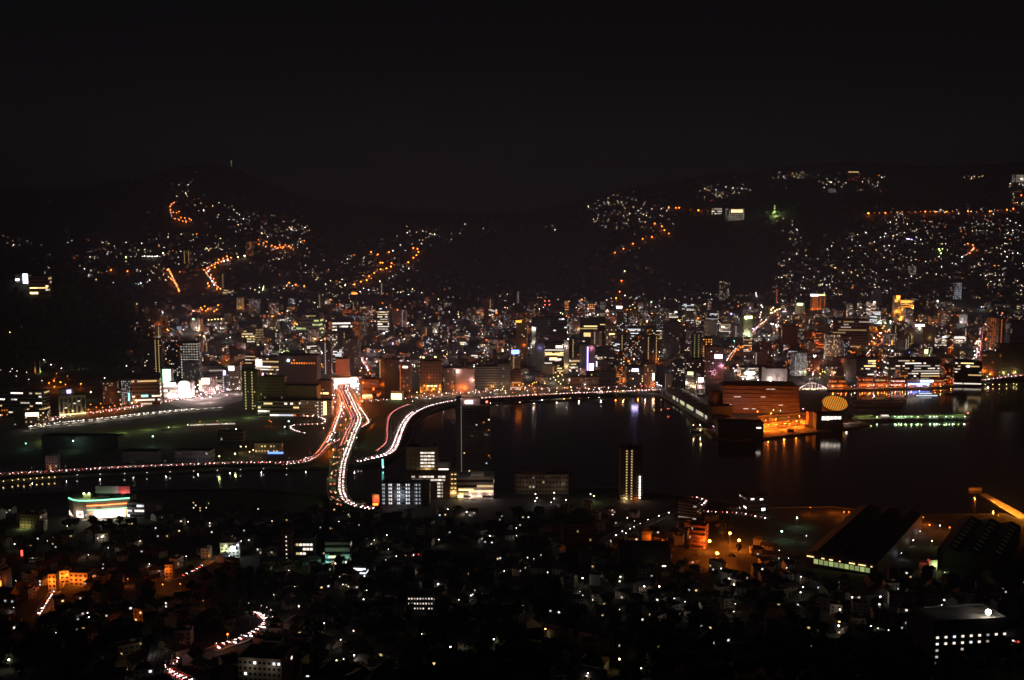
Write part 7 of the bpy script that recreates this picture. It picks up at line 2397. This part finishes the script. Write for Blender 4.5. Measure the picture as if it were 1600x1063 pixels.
# pier lamps mirrored in the water
for i, x in enumerate((1371, 1399, 1405, 1409, 1415, 1425, 1435, 1454, 1460, 1464, 1479, 1489, 1508)):
    P = atz(x, 655.5, 2.1)
    o = put('pier_lamp', pole_mesh(5), None, (P.x, P.y + 3, 2.1))
    put('lamp_head', head_mesh('g' if i % 3 else 'l', 14), o, (0, -1.1, 4.2), 0, .6)
    bulb((0, -2.5, 3.6), 'g', 650, o, .45)
    tag(o, 'greenish lamp on the water side of the long pier', 'pier lamp', 'pier lamps')
P = atz(1513.5, 651, 2.1)
o = put('pier_beacon', pole_mesh(5), None, (P.x, P.y + 4, 2.1)); put('lamp_head', head_mesh('r', 14), o, (0, -1.1, 5.2), 0, .8); bulb((0, -2.2, 4.6), 'r', 500, o, .4)
tag(o, 'red beacon at the outer end of the long pier', 'pier beacon')

# terraced stairway at the bottom left
def terraces():
    for i in range(6):
        a, b = ground(222 + 6.5 * i, 1058), ground(240 + 5.5 * i, 1004)
        d = b - a
        mb = MB(); T = Matrix.Translation(a)
        n = 9
        o = empty('terrace_stair', a)
        for k in range(n):
            sb = MB(); q = d * (k / n)
            sb.box(q.x - .9, q.x + .9, q.y, q.y + d.y / n + .3, q.z - 2, q.z + .4, M_CONC); sb.build('step', o)
        tag(o, 'pale terrace stair climbing the slope beside the bottom lane', 'stair', 'terrace stairs')
    bulb(ground(236, 1030) + Vector((0, -3, 9)), 'w', 330, None, .5)
terraces()

# ------------------------------------------------------------------ labels that still coincide: say which one of the row it is
def ordinal(n):
    return {1: 'first', 2: 'second', 3: 'third', 4: 'fourth', 5: 'fifth', 6: 'sixth', 7: 'seventh', 8: 'eighth', 9: 'ninth', 10: 'tenth'}.get(n, '%dth' % n if n % 10 not in (1, 2, 3) or 10 < n % 100 < 14 else '%d%s' % (n, {1: 'st', 2: 'nd', 3: 'rd'}[n % 10]))
def settle_labels():
    by = {}
    for o in THINGS:
        by.setdefault(o['label'], []).append(o)
    for lab, os_ in by.items():
        if len(os_) < 2: continue
        pos = [(project(o.location), o) for o in os_]
        wx = max(p[0][0] for p in pos) - min(p[0][0] for p in pos); wy = max(p[0][1] for p in pos) - min(p[0][1] for p in pos)
        if wx >= wy:
            pos.sort(key=lambda q: q[0][0]); word = 'from left'
        else:
            pos.sort(key=lambda q: -q[0][1]); word = 'from near end'
        for i, (p, o) in enumerate(pos):
            o['label'] = '%s, %s %s' % (lab, ordinal(i + 1), word)
    import re
    for o in THINGS:
        for cut in ('scattered ', ' with one lit window', ' with two lit windows', 'broad ', 'dark ', 'low ', 'tall ', 'slim '):
            if len(re.findall(r"[\w'-]+", o['label'])) > 15:
                o['label'] = o['label'].replace(cut, '', 1)
settle_labels()
